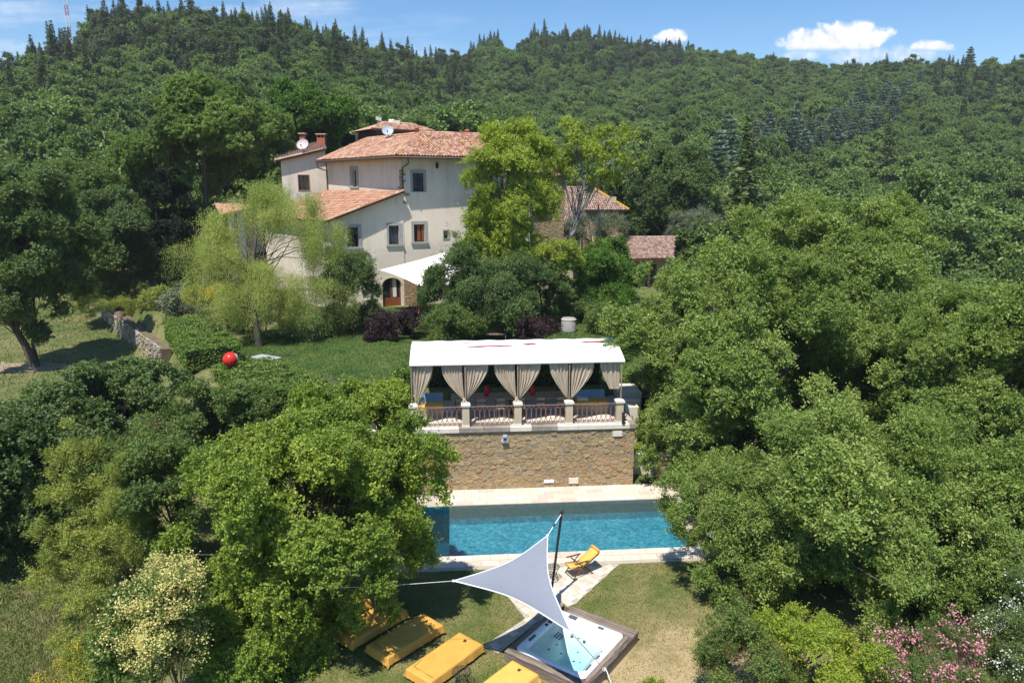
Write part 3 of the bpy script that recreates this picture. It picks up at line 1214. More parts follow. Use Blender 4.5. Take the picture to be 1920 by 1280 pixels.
mb.poly([(POOL_A0, POOL_B0, -.11), (POOL_A1, POOL_B0, -.11), (POOL_A1, POOL_B1, -.11), (POOL_A0, POOL_B1, -.11)])
wtr = mb.build('water', 'pool_water', None, T(0, 0, 0), TA)
tag(wtr, kind='structure')
lp = thing('pool_lamp', 'round white underwater lamp on the pool floor near the sail tip', 'lamp', T(-.3, -4.75, SH + .004), TA)
MB().lathe([(0, .03), (.13, .03), (.15, .02), (.15, 0)], 16).build('lens', 'white_paint', lp)
MB().lathe([(.15, 0), (.15, .035), (.18, .03), (.18, 0)], 16).build('rim', 'travertine', lp)

# ------------------------------------------------------------------ retaining wall of rubble stone, every stone on its own
def rubble_cells(x0, x1, z0, z1, size, seed):
    rnd = random.Random(seed)
    pts = []
    z = z0
    while z < z1:
        h = rnd.uniform(.45, 1.6) * size
        x = x0 - rnd.uniform(0, size)
        while x < x1:
            wd = rnd.uniform(.5, 2.9) * size
            pts.append((x + wd / 2, min(z1 - .02, z + h * rnd.uniform(.05, .95))))
            x += wd
        z += h
    K = 1.55                                   # stones lie wider than tall
    cells = []
    for k, (px, pz) in enumerate(pts):
        poly = [(x0, z0), (x1, z0), (x1, z1), (x0, z1)]
        near = sorted(range(len(pts)), key=lambda m: ((pts[m][0] - px) / K) ** 2 + (pts[m][1] - pz) ** 2)[1:15]
        for m in near:
            qx, qz = pts[m]
            nx, nz = (qx - px) / K ** 2, (qz - pz)
            c = nx * (px + qx) / 2 + nz * (pz + qz) / 2
            poly = clip_poly(poly, nx, nz, c)
            if len(poly) < 3:
                break
        if len(poly) >= 3:
            A = .5 * sum(poly[i][0] * poly[(i + 1) % len(poly)][1] - poly[(i + 1) % len(poly)][0] * poly[i][1] for i in range(len(poly)))
            if abs(A) > .004:
                cells.append((abs(A), poly))
    return cells


def stone_shape(mb, poly, depth, joint, rnd, mi=0, org=(0, 0)):
    "irregular rounded stone standing proud of y=0 towards -y"
    n = len(poly)
    cx, cz = sum(p[0] for p in poly) / n, sum(p[1] for p in poly) / n
    pts = []
    for k in range(n):
        p, a, b = poly[k], poly[k - 1], poly[(k + 1) % n]
        for q, f in ((a, .13), (b, .13)):
            pts.append((p[0] + (q[0] - p[0]) * f, p[1] + (q[1] - p[1]) * f))
    out = []
    for (x, z) in pts:
        dx, dz = cx - x, cz - z
        L = math.hypot(dx, dz) or 1
        k = min(.45, joint * rnd.uniform(.7, 1.5) / L)
        out.append((x + dx * k - org[0], z + dz * k - org[1]))
    if len(out) > 10:                          # keep it cheap
        out = [p for i, p in enumerate(out) if i % 2 == 0 or len(out) <= 12][:12]
    m = len(out)
    ccx, ccz = cx - org[0], cz - org[1]
    vs = [(x, .03, z) for x, z in out]
    vs += [(x + (ccx - x) * .03, -depth * rnd.uniform(.6, .85), z + (ccz - z) * .03) for x, z in out]
    vs += [(x + (ccx - x) * .16, -depth * rnd.uniform(.85, 1.1), z + (ccz - z) * .16) for x, z in out]
    fs = []
    for r in (0, m):
        for i in range(m):
            j = (i + 1) % m
            fs.append((r + i, r + j, r + m + j, r + m + i))
    fs.append(tuple(range(2 * m, 3 * m)))
    mb.mesh(vs, fs, mi)
    return mb


WALL_A0, WALL_A1, WALL_T = -6.4, 5.15, 2.58
wall = thing('retaining_wall', 'tall rubble stone wall under the pergola terrace along the pool', 'wall', T(0, 0, 0), TA)
mb = MB()
mb.box(WALL_A0, WALL_A1, .0, .55, -.05, WALL_T)
mb.build('core', 'mortar', wall)
cells = rubble_cells(WALL_A0, WALL_A1, .01, WALL_T - .01, .142, 5)
vis = sorted([c for c in cells if max(p[0] for p in c[1]) > -3.3], key=lambda c: -c[0])
solo = vis[:292]
rest = vis[292:] + [c for c in cells if max(p[0] for p in c[1]) <= -3.3]
rnd = random.Random(3)
# a few stones keep a colour seen in the photograph
for A, poly in solo:
    cx = sum(p[0] for p in poly) / len(poly)
    cz = sum(p[1] for p in poly) / len(poly)
    mb = stone_shape(MB(), poly, rnd.uniform(.010, .048), .010, rnd, 0, (cx, cz))
    mb.build('stone', 'stone_%d' % rnd.choice((0, 0, 0, 1, 1, 2, 2, 3, 4, 5, 6, 6, 7, 8, 8)), wall, (cx, 0, cz))
mb = MB()
for A, poly in rest:
    stone_shape(mb, poly, rnd.uniform(.008, .028), .009, rnd, rnd.randrange(9))
o = mb.build('small_stones', ['stone_%d' % k for k in range(9)], wall)
o['kind'] = 'stuff'
# right return of the wall
mb = MB()
for A, poly in rubble_cells(0.05, 3.2, .01, WALL_T - .01, .17, 9):
    stone_shape(mb, poly, rnd.uniform(.018, .045), .012, rnd, rnd.randrange(9))
o = mb.build('return_stones', ['stone_%d' % k for k in range(9)], wall, (WALL_A1 - .01, .0, 0), rad(90))
o['kind'] = 'stuff'
mb = MB()
mb.box(WALL_A1 - .4, WALL_A1 - .012, .551, 3.3, -.05, WALL_T - .002)
mb.build('return_core', 'mortar', wall)
# coping slabs
x = WALL_A0
cp = None
while x < WALL_A1 - .2:
    L = min(random.uniform(.85, 1.2), WALL_A1 + .05 - x)
    mb = MB()
    mb.box(0, L - .008, -.09, .42, 0, .195, 0, .02)
    mb.build('coping_slab', random.choice(('coping_stone', 'coping_stone', 'travertine')), wall, (x, 0, WALL_T))
    x += L
# fittings on the wall
wl = thing('wall_lamp', 'grey floodlight mounted high on the rubble wall under the coping', 'lamp', T(-.3, -.05, 2.2), TA)
MB().box(-.13, .13, -.13, 0, -.06, .04, 0, .01).build('housing', 'white_paint', wl)
MB().hexa([(-.11, -.16, .04), (.11, -.16, .04), (.11, -.02, .05), (-.11, -.02, .05), (-.08, -.10, .22), (.08, -.10, .22), (.08, .0, .24), (-.08, .0, .24)]).build('lamp_head', 'lamp_grey', wl)
MB().box(-.07, .07, -.172, -.162, .05, .16).build('lens', 'window_glass', wl)
for (px, py, wx, hz, lab, m) in ((1157, 812, .40, .22, 'pale blank stone plaque high at the right end of the rubble wall', 'travertine'),
                                 (1075, 900, .40, .24, 'cream stone block set low in the rubble wall', 'travertine'),
                                 (1029, 901, .42, .12, 'long bluish white slab set low in the rubble wall', 'acrylic')):
    d = cam_ray(px, py)
    s = (TO - Vector((0, 0, CAM_H))).dot(TY) / d.dot(TY)
    p = Vector((0, 0, CAM_H)) + d * s
    rel = p - TO
    o = MB().box(-wx / 2, wx / 2, -.075, .02, -hz / 2, hz / 2, 0, .012).build('wall_plaque', m, None, T(rel.dot(TX), 0, p.z), TA)
    tag(o, lab, 'plaque')

# ------------------------------------------------------------------ terrace, pillars, railings
terr = thing('terrace', None, None, T(0, 0, 0), TA)
terr['kind'] = 'structure'
mb = MB()
mb.box(WALL_A0 + .02, WALL_A1 - .02, .43, 4.6, 1.0, 2.775)
mb.build('terrace_slab', 'grout', terr)
TP = [MB().box(0, .593, 0, .493, 0, .03, 0, .005).build('paver', m, terr) for m in ('paver', 'paver_warm', 'paver_pale')]
used = [False] * 3
for r in range(5):
    a = WALL_A0 + .1 - .3 * (r % 2) + .3
    while a < WALL_A1 - .6:
        k = random.choice((0, 0, 1, 2))
        loc = (a, .44 + .5 * r, 2.775 + random.uniform(-.002, .002))
        if not used[k]:
            used[k] = True
            TP[k].location = loc
        else:
            part_obj(TP[k], 'paver', terr, loc)
        a += .6
for side, (a0, a1) in (('l', (-5.75, -4.55)), ('r', (5.16, 5.75))):
    sg = -1 if side == 'l' else 1
    st = thing('stone_steps', 'pale stone steps to the lawn %s' % ('left of the pergola, beside the potted plant' if side == 'l' else 'right of the pergola, beside the oaks'), 'steps', T(0, 0, 0), TA)
    for k in range(3):
        w = .22 * k
        mb = MB()
        mb.box(a0 - (w if sg < 0 else 0), a1 + (w if sg > 0 else 0), 1.7 + .62 * k, 1.7 + .62 * (k + 1) + (.9 if k == 2 else -.004), .2, 2.8 + .15 * (k + 1), 0, .02)
        mb.build('step', ('paver_pale', 'paver', 'paver_pale')[k], st)

PIL = [-4.02, -1.89, .25, 2.38, 4.5]
pil0 = None
labs = ['stone railing pillar at the left end of the terrace edge, half hidden by maple leaves', 'stone railing pillar under the knot of the second pair of curtains', 'stone railing pillar in the middle of the terrace edge',
        'stone railing pillar between the two right-hand railing panels', 'stone railing pillar at the right end of the terrace edge carrying a dark lantern']
for k, a in enumerate(PIL):
    if pil0 is None:
        pil0 = thing('railing_pillar', labs[0], 'pillar', T(a, .14, 2.76), TA, 'stone pillars of the terrace railing')
        MB().box(-.165, .165, -.165, .165, 0, .10, 0, .01).build('plinth', 'travertine', pil0)
        MB().box(-.145, .145, -.145, .145, .10, .90, 0, .012).build('shaft', 'pillar_stone', pil0)
        mb = MB()
        mb.box(-.19, .19, -.19, .19, .90, 1.0, 0, .02)
        mb.hexa([(-.17, -.17, 1.0), (.17, -.17, 1.0), (.17, .17, 1.0), (-.17, .17, 1.0), (-.06, -.06, 1.05), (.06, -.06, 1.05), (.06, .06, 1.05), (-.06, .06, 1.05)])
        mb.build('cap', 'travertine', pil0)
    else:
        c = copy_tree(pil0)
        c.location = T(a, .14, 2.76)
        c['label'] = labs[k]
lan = thing('lantern', 'dark narrow lantern fixed to the right end railing pillar', 'lantern', T(4.63, -.09, 2.8), TA)
MB().box(-.055, .055, -.05, .05, 0, .44, 0, .01).build('body', 'iron_dark', lan)
MB().box(-.065, .065, -.06, .06, .44, .48, 0, .01).build('lid', 'iron_dark', lan)
RL = 1.80
mb = MB()
N = 10
A_ = .115
bar_r = MB().tube([(A_ * math.sin(math.pi * t / N), 0, .06 + .76 * t / N) for t in range(N + 1)], .013, 5, cap=False)
rail0 = None
rl = ['iron railing panel with interlaced bars at the left end, sunlit floor behind it', 'iron railing panel below the second table end, left of the middle pillar',
      'iron railing panel with interlaced bars, right of the middle pillar', 'iron railing panel with interlaced bars nearest the dark lantern']
for k in range(4):
    a = (PIL[k] + PIL[k + 1]) / 2
    if rail0 is None:
        rail0 = thing('iron_railing', rl[0], 'railing', T(a, .14, 2.78), TA, 'iron railings between the pillars')
        MB().box(-RL / 2 - .02, RL / 2 + .02, -.02, .02, .81, .84, 0, .004).build('top_rail', 'iron_rust', rail0)
        MB().box(-RL / 2 - .02, RL / 2 + .02, -.012, .012, .05, .072).build('bottom_rail', 'iron_rust', rail0)
        b0 = bar_r.build('bar', 'iron_rust', rail0)
        nb = 9
        for q in range(nb):
            xq = -RL / 2 + RL * (q + .5) / nb
            if q == 0:
                b0.location = (xq - .0, -.012, 0)
            else:
                part_obj(b0, 'bar', rail0, (xq, -.012, 0))
            part_obj(b0, 'bar', rail0, (xq, .012, 0), 0, (-1, 1, 1))
    else:
        c = copy_tree(rail0)
        c.location = T(a, .14, 2.78)
        c['label'] = rl[k]

# ------------------------------------------------------------------ pergola with canvas roof and tied curtains
perg = thing('pergola', 'iron pergola with arched white canvas roof on the terrace', 'pergola', T(0, 0, 2.78), TA)
PF, PB, PH = .12, 4.05, 2.66
post = None
for k, a in enumerate([-4.06] + PIL[1:4] + [4.55]):
    for b, z0 in ((PF, 1.0 if 0 < k < 4 else 0.0), (PB, 0)):
        MB().tube([(a, b, z0), (a, b, PH)], .028, 8).build('post', 'iron_rust' if b == PB else 'wood_pale', perg)
ARC = [(PF - .06 + (PB - PF + .12) * t / 12, PH + .46 * math.sin(math.pi * t / 12) ** 1.0) for t in range(13)]
mb = MB()
a0, a1 = -4.12, 4.66
vs, fs = [], []
na = 60
for i in range(na + 1):
    a = a0 + (a1 - a0) * i / na
    sag = -.035 * math.sin(i / na * math.pi * 8) ** 2
    for (b, z) in ARC:
        vs.append((a, b, z + sag * math.sin((b - PF) / (PB - PF) * 3.14)))
m = len(ARC)
for i in range(na):
    for k in range(m - 1):
        fs.append((i * m + k, (i + 1) * m + k, (i + 1) * m + k + 1, i * m + k + 1))
mb.mesh(vs, fs, 0, True)
for i in range(na):                                     # short valance along the front
    a, b_ = a0 + (a1 - a0) * i / na, a0 + (a1 - a0) * (i + 1) / na
    mb.poly([(a, PF - .065, PH - .05), (b_, PF - .065, PH - .05), (b_, PF - .06, PH), (a, PF - .06, PH)], 0)
mb.build('canopy', 'canvas_white', perg)
# red under-cloth showing through long rents near the ridge
rents = [((-1.9, .25), 1.42, .055), ((.55, 1.2), 1.62, .06), ((3.05, 4.35), 1.75, .085), ((-2.9, -2.1), 1.75, .03), ((-2.3, -1.2), 1.85, .03), ((-3.0, -2.2), 1.3, .015)]
for (r0, r1), b, hw in rents:
    n = 14
    mb = MB()
    for q in range(n):
        def edge(t, sg):
            a = r0 + (r1 - r0) * t
            bb = b + sg * hw * math.sin(math.pi * min(1, max(0, t))) ** .6 + .03 * t
            zz = PH + .46 * math.sin(math.pi * (bb - PF + .06) / (PB - PF + .12)) ** 1.0 + .012
            return (a, bb, zz)
        mb.poly([edge(q / n, -1), edge((q + 1) / n, -1), edge((q + 1) / n, 1), edge(q / n, 1)])
    mb.build('rent', 'canvas_red', perg)
for k, a in enumerate([-4.1] + PIL[1:4] + [4.64]):
    MB().tube([(a, b, z - .03) for (b, z) in ARC], .02, 6).build('hoop', 'iron_rust', perg)
MB().tube([(a0, PF, PH - .03), (a1, PF, PH - .03)], .022, 6).build('front_beam', 'iron_rust', perg)
MB().tube([(a0, PB, PH - .03), (a1, PB, PH - .03)], .022, 6).build('back_beam', 'iron_rust', perg)


def curtain(name, label, at0, at1, knot, zk, fold=7, tail=.0, b=.2, open_end=False, depth=.055):
    "cloth hanging from at0..at1 on the front beam and gathered at the point knot, height zk above the terrace"
    nu, nv = 42, 18
    vs, fs = [], []
    top = PH - .06
    for j in range(nv + 1):
        t = j / nv
        for i in range(nu + 1):
            u = i / nu
            xt = at0 + (at1 - at0) * u
            g = t ** 2.2 if not open_end else .55 * t ** 2
            x = xt + (knot - xt) * g * .93
            far = abs(xt - knot) / max(1e-3, max(abs(at0 - knot), abs(at1 - knot)))
            z = top - (top - zk) * (t * (1 - (.10 + .05 * math.sin(at0 * 9)) * far * math.sin(math.pi * t)))
            am = .55 + .45 * math.sin(u * 5.3 + at0 * 7) * math.sin(u * 11 + at0)
            y = depth * am * (1 - .55 * g) * math.sin(u * math.pi * 2 * fold * (1 + .12 * math.sin(u * 4 + at0 * 3)) + 1.2 * math.sin(3 * t + at0 * 5)) + .012 * math.sin(u * 37 + t * 5) + .02 * t * (1 - t) * math.sin(u * 9)
            vs.append((x, b + y, z))
    m = nu + 1
    for j in range(nv):
        for i in range(nu):
            fs.append((j * m + i, j * m + i + 1, (j + 1) * m + i + 1, (j + 1) * m + i))
    t = thing(name, label, 'curtain', T(0, 0, 2.78), TA, 'beige curtains of the pergola')
    MB().mesh(vs, fs, 0, True).build('cloth', 'curtain', t)
    if tail:
        mb = MB()
        for sg in (-1, 1):
            mb.tube([(knot, b - .03, zk + .02), (knot + sg * .08, b - .12, zk - .08), (knot + sg * .15, b - .2, zk - .22)], [.035, .04, .02], 6)
        mb.tube([(knot - .06, b - .02, zk + .03), (knot + .06, b - .05, zk + .03)], .045, 7)
        mb.build('knot', 'curtain', t)
    return t


curtain('curtain', 'single beige curtain at the left end of the pergola, gathered low at the left', -4.05, -3.2, -3.92, .95, 6)
curtain('curtain', 'beige curtain left of the second railing pillar, tied to the knot there', -2.85, -2.02, -1.93, 1.12, 6, .2)
curtain('curtain', 'beige curtain right of the second railing pillar, swept to the knot there', -1.86, -.95, -1.87, 1.12, 7)
curtain('curtain', 'beige curtain left of the middle pillar, drawn to a point at its top', -.72, .12, .21, 1.12, 7, .1)
curtain('curtain', 'beige curtain right of the middle pillar, drawn to a point at its top', .3, 1.2, .29, 1.12, 7)
curtain('curtain', 'full bellied beige curtain left of the fourth railing pillar', 1.55, 2.33, 2.32, 1.1, 4, 0, .2, False, .05)
curtain('curtain', 'beige curtain sweeping right from the fourth railing pillar', 2.48, 3.4, 2.46, 1.1, 6)
curtain('curtain', 'wide flat beige curtain closing the right end of the pergola', 3.66, 4.5, 4.5, 1.42, 3, 0, .25, True, .04)

# table, chairs, sofas under the canopy
tb = thing('dining_table', 'long pale wooden dining table in the shade of the pergola', 'table', T(.1, 1.9, 2.8), TA)
for q in range(5):
    MB().box(-2.6, 2.6, -.5 + .2 * q, -.304 + .2 * q, .70, .74, 0, .004).build('top_board', 'wood_pale', tb)
lg = MB().box(-.04, .04, -.04, .04, 0, .70).build('leg', 'wood_frame', tb, (-2.4, -.42, 0))
for (x, y) in ((2.4, -.42), (-2.4, .42), (2.4, .42), (0, -.42), (0, .42)):
    part_obj(lg, 'leg', tb, (x, y, 0))
for a, lab in ((-1.05, 'left of the two red glass vases on the table under the canopy'), (.95, 'right of the two red glass vases on the table under the canopy')):
    o = MB().lathe([(0, 0), (.09, 0), (.13, .12), (.12, .28), (.07, .36), (.10, .44), (.09, .44), (.06, .36), (.0, .3)], 14).build('vase', 'vase_red', None, T(.1 + a, 1.9, 3.54), TA)
    tag(o, lab, 'vase', 'red vases on the table')
ch0 = None
for k in range(6):
    a = -2.1 + .85 * k
    lab = 'slatted wooden dining chair at the near side of the table, %s from the left' % ('first', 'second', 'third', 'fourth', 'fifth', 'sixth')[k]
    if ch0 is None:
        ch0 = thing('dining_chair', lab, 'chair', T(a, 1.15, 2.8), TA, 'dining chairs at the pergola table')
        MB().box(-.22, .22, -.22, .22, .43, .47, 0, .01).build('seat', 'wood_pale', ch0)
        mb = MB()
        mb.box(-.22, .22, -.24, -.20, .78, .90, 0, .006)
        mb.box(-.22, .22, -.24, -.20, .58, .68, 0, .006)
        mb.build('backrest', 'wood_pale', ch0)
        l0 = MB().box(-.02, .02, -.02, .02, 0, .43).build('leg', 'wood_frame', ch0, (-.19, .19, 0))
        part_obj(l0, 'leg', ch0, (.19, .19, 0))
        l1 = MB().box(-.02, .02, -.02, .02, 0, .9).build('leg', 'wood_frame', ch0, (-.2, -.22, 0))
        part_obj(l1, 'leg', ch0, (.2, -.22, 0))
    else:
        c = copy_tree(ch0)
        c.location = T(a, 1.15, 2.8)
        c['label'] = lab
for a, lab in ((-3.55, 'yellow and blue cushioned bench at the left end of the pergola'), (3.55, 'blue-backed cushioned bench at the right end of the pergola')):
    s = thing('cushioned_bench', lab, 'bench', T(a, 1.7, 2.8), TA, 'cushioned benches at the ends of the pergola')
    MB().box(-.75, .75, -.42, .42, .0, .38, 0, .02).build('frame', 'wood_pale', s)
    MB().box(-.74, .74, -.41, .40, .38, .54, 0, .05).build('seat_cushion', 'towel_light', s)
    MB().hexa([(-.72, .2, .54), (.72, .2, .54), (.72, .41, .54), (-.72, .41, .54), (-.7, .32, .88), (.7, .32, .88), (.7, .45, .86), (-.7, .45, .86)]).build('back_cushion', 'cushion_blue', s)
    MB().box(-.6, -.1, -.2, .18, .54, .64, 0, .04).build('throw', 'cushion_white', s)

# ------------------------------------------------------------------ the country house
def put(mb, name, mats, parent):
    "geometry given in world coordinates, stored relative to its thing"
    l = parent.location
    mb.v = [(p[0] - l.x, p[1] - l.y, p[2] - l.z) for p in mb.v]
    return mb.build(name, mats, parent)


def sub(mb, name, mats, part):
    "same, one level deeper"
    l = part.parent.location + part.location
    mb.v = [(p[0] - l.x, p[1] - l.y, p[2] - l.z) for p in mb.v]
    return mb.build(name, mats, part)


def hit(P0, n, px, py):
    d = cam_ray(px, py)
    o = Vector((0, 0, CAM_H))
    return o + d * ((P0 - o).dot(n) / d.dot(n))


class Face:
    "an upright wall face: foot P0, direction e, outward normal n"

    def __init__(s, P0, e, L, ztop0, ztop1, zb):
        s.P0, s.e, s.L = Vector(P0), e.normalized(), L
        s.n = Vector((s.e.y, -s.e.x, 0))
        s.z0t, s.z1t, s.zb = ztop0, ztop1, zb
        s.holes = []

    def p(s, t, z, d=0.0):
        q = s.P0 + s.e * t + s.n * d
        return Vector((q.x, q.y, z))

    def px(s, x0, y0, x1, y1):
        "photograph rectangle -> (t0, t1, zlow, zhigh)"
        a, b = hit(s.P0, s.n, x0, (y0 + y1) / 2), hit(s.P0, s.n, x1, (y0 + y1) / 2)
        c, d = hit(s.P0, s.n, (x0 + x1) / 2, y1), hit(s.P0, s.n, (x0 + x1) / 2, y0)
        return ((a - s.P0).dot(s.e), (b - s.P0).dot(s.e), c.z, d.z)

    def box(s, mb, t0, t1, z0, z1, d0, d1, mi=0):
        return mb.hexa([s.p(t0, z0, d1), s.p(t1, z0, d1), s.p(t1, z0, d0), s.p(t0, z0, d0), s.p(t0, z1, d1), s.p(t1, z1, d1), s.p(t1, z1, d0), s.p(t0, z1, d0)], mi)

    def wall(s, mb, mi=0, reveal=.24):
        ts = sorted({0.0, s.L} | {h[0] for h in s.holes} | {h[1] for h in s.holes})
        zs = sorted({s.zb} | {h[2] for h in s.holes} | {h[3] for h in s.holes})
        top = lambda t: s.z0t + (s.z1t - s.z0t) * t / s.L
        for i in range(len(ts) - 1):
            for j in range(len(zs)):
                ta, tb = ts[i], ts[i + 1]
                za = zs[j]
                last = j == len(zs) - 1
                zb0, zb1 = (top(ta), top(tb)) if last else (zs[j + 1], zs[j + 1])
                tm, zm = (ta + tb) / 2, (za + (zb0 + zb1) / 2) / 2
                if any(h[0] < tm < h[1] and h[2] < zm < h[3] for h in s.holes):
                    continue
                mb.poly([s.p(ta, za), s.p(tb, za), s.p(tb, zb1), s.p(ta, zb0)], mi)
        for (t0, t1, z0, z1) in s.holes:
            for a, b in (((t0, z0), (t1, z0)), ((t1, z0), (t1, z1)), ((t1, z1), (t0, z1)), ((t0, z1), (t0, z0))):
                mb.poly([s.p(a[0], a[1], -reveal), s.p(b[0], b[1], -reveal), s.p(b[0], b[1]), s.p(a[0], a[1])], mi)
        return mb


def window(face, parent, inner, outer, pane='fly_screen', wood=None, sill=True, label=None, frame='pietra'):
    "window part > stone surround, pane, sash, sill"
    it0, it1, iz0, iz1 = inner
    ot0, ot1, oz0, oz1 = outer
    face.holes.append(inner)
    mb = MB()
    d0, d1 = -.05, .045
    face.box(mb, ot0, it0, iz0, oz1, d0, d1)
    face.box(mb, it1, ot1, iz0, oz1, d0, d1)
    face.box(mb, it0, it1, iz1, oz1, d0, d1)
    w_ = put(mb, 'window', frame, parent)
    if label:
        w_['label'] = label
    mb = MB()
    if sill:
        face.box(mb, ot0 - .06, ot1 + .06, iz0 - .15, iz0, -.22, .14)
    else:
        face.box(mb, ot0, ot1, iz0 - .06, iz0, -.22, .05)
    sub(mb, 'sill', frame, w_)
    mb = MB()
    face.box(mb, it0, it1, iz0, iz1, -.23, -.19)
    sub(mb, 'pane', pane, w_)
    mb = MB()
    tm = (it0 + it1) / 2
    fw = .07
    for a, b in ((it0, it0 + fw), (it1 - fw, it1), (tm - .035, tm + .035)):
        face.box(mb, a, b, iz0, iz1, -.19, -.15)
    for a, b in ((iz0, iz0 + fw), (iz1 - fw, iz1)):
        face.box(mb, it0 + fw, tm - .035, a, b, -.188, -.152)
        face.box(mb, tm + .035, it1 - fw, a, b, -.188, -.152)
    if wood == 'open':
        face.box(mb, tm - .12, tm + .14, iz0 + fw, iz1 - fw, -.15, -.12)
        face.box(mb, it1 - fw - .14, it1 - fw, iz0 + fw, iz1 - fw, -.15, -.10)
    sub(mb, 'sash', 'wood_door' if wood else 'iron_dark', w_)
    return w_


def tiles_on(mb, pts, pitch=.235, length=.42, r=.095, seed=1, lich=0.0):
    "rows of half-round tiles over a planar polygon; pts[0]-pts[1] is the eave"
    rn = random.Random(seed)
    P = [Vector(p) for p in pts]
    u = (P[1] - P[0]).normalized()
    nrm = Vector((0, 0, 0))
    for i in range(len(P)):
        a, b = P[i], P[(i + 1) % len(P)]
        nrm += Vector(((a.y - b.y) * (a.z + b.z), (a.z - b.z) * (a.x + b.x), (a.x - b.x) * (a.y + b.y)))
    nrm.normalize()
    if nrm.z < 0:
        nrm = -nrm
    v = nrm.cross(u).normalized()
    if v.z < 0:
        v = -v
    uv = [((p - P[0]).dot(u), (p - P[0]).dot(v)) for p in P]
    u0, u1 = min(q[0] for q in uv), max(q[0] for q in uv)
    v1 = max(q[1] for q in uv)
    step = length * .82
    nr = int(v1 / step) + 1
    k = 0
    uu = u0 + pitch / 2
    while uu < u1:
        off = rn.uniform(-.015, .015)
        for j in range(nr):
            vv = j * step + off
            if not inside(uv, uu, vv + step * .45):
                continue
            jt = rn.uniform(-.012, .012)
            ang = rn.uniform(-.05, .05)
            vs = []
            for (q, rr, lift) in ((-.03, r * 1.08, .045), (length - .03, r * .9, .012)):
                c = P[0] + u * (uu + jt + ang * q) + v * (vv + q) + nrm * (lift + rn.uniform(0, .012))
                for s_ in range(5):
                    th = math.pi * s_ / 4
                    vs.append(c + u * (math.cos(th) * rr) + nrm * (math.sin(th) * rr * .95))
            fs = [(s_, s_ + 1, 5 + s_ + 1, 5 + s_) for s_ in range(4)] + [(4, 3, 2, 1, 0)]
            mb.mesh(vs, fs, 1 if rn.random() < lich else 0)
            k += 1
        uu += pitch
    return k


def slab(mb, pts, th=.10, mi=0):
    "a roof plane with thickness"
    P = [Vector(p) for p in pts]
    n = len(P)
    Q = [p - Vector((0, 0, th)) for p in P]
    mb.mesh(P + Q, [tuple(range(n)), tuple(range(n, 2 * n))[::-1]] + [(i, n + i, n + (i + 1) % n, (i + 1) % n) for i in range(n)], mi)
    return mb


def ridge_tiles(mb, a, b, r=.13, L=.42, mi=0):
    a, b = Vector(a), Vector(b)
    d = b - a
    n = max(1, int(d.length / (L * .85)))
    d.normalize()
    s = d.cross(Vector((0, 0, 1))).normalized()
    up = s.cross(d)
    for k in range(n):
        vs = []
        for q, rr in ((0, r * 1.1), (L, r * .9)):
            c = a + d * (k * L * .85 + q) + Vector((0, 0, .03))
            for j in range(5):
                th = math.pi * j / 4
                vs.append(c + s * math.cos(th) * rr + up * math.sin(th) * rr)
        mb.mesh(vs, [(j, j + 1, 6 + j, 5 + j) for j in range(4)], mi)


def roof(parent, planes, tile='roof_tile', soffit='wood_frame', seed=1, lich=.0, hips=(), name='roof'):
    mb = MB()
    for p in planes:
        slab(mb, p, .14)
    ro = put(mb, name, 'brick_red' if soffit is None else soffit, parent)
    mb = MB()
    for k, p in enumerate(planes):
        tiles_on(mb, p, seed=seed + k, lich=lich)
    t = sub(mb, 'tiles', [tile, 'lichen_tile'], ro)
    t['kind'] = 'stuff'
    if hips:
        mb = MB()
        for h in hips:
            ridge_tiles(mb, h[0], h[1], mi=0)
        sub(mb, 'ridge_tiles', tile, ro)
    return ro


ZG = 3.0
Cc = Vector((-8.47, 56.7, 0))
E1 = Vector((math.cos(rad(25)), math.sin(rad(25)), 0))
E2 = Vector((-math.sin(rad(41)), math.cos(rad(41)), 0))
N1 = Vector((E1.y, -E1.x, 0))
N2 = Vector((-E2.y, E2.x, 0))
Bc = Cc + E1 * 11.0
Ac = Cc - E1 * 5.65
Ec = Cc + E2 * 12.2
Fc = Ec + E1 * 13.0
Aw = Ac + E2 * 12.2
ZE = D(752, 293, 56.7).z

house = thing('country_house', 'large cream stuccoed country house with hipped terracotta roof, behind the garden', 'house', (Cc.x, Cc.y, ZG))
front = Face(Cc, E1, 11.0, ZE, ZE, ZG - .4)
leftf = Face(Ec, -E2, 12.2, ZE, ZE, ZG - .4)
zc = D(752, 361, 56.7).z
za = D(611, 408, Ac.y).z
wing = Face(Ac + N1 * .06, E1, 5.65, za, zc, ZG - .4)
wleft = Face(Aw, -E2, 12.2, za, za, ZG - .4)

window(wing, house, wing.px(650.6, 426, 672, 463), wing.px(644.7, 420.6, 678, 463), 'window_glass')
window(wing, house, wing.px(729, 423, 748, 458), wing.px(725, 418, 754.3, 458))
window(front, house, front.px(776, 420.6, 796, 453.4), front.px(771.5, 414.7, 801.5, 453.4), 'window_glass', 'open', label='window with brown wooden sashes, one ajar')
window(front, house, front.px(774, 325, 794.5, 359), front.px(769.5, 318.8, 799, 359), 'fly_screen', None, False)
window(front, house, front.px(832, 433, 840, 447), front.px(830.5, 430, 843, 447), 'window_glass', None, False, 'small square window')
window(leftf, house, leftf.px(662, 319, 668.5, 350), leftf.px(656.5, 312, 672, 350), 'window_glass', 'shut', True, 'narrow slit window')
window(front, house, front.px(905, 325, 925, 359), front.px(900, 318.8, 930, 359), 'fly_screen', None, False)
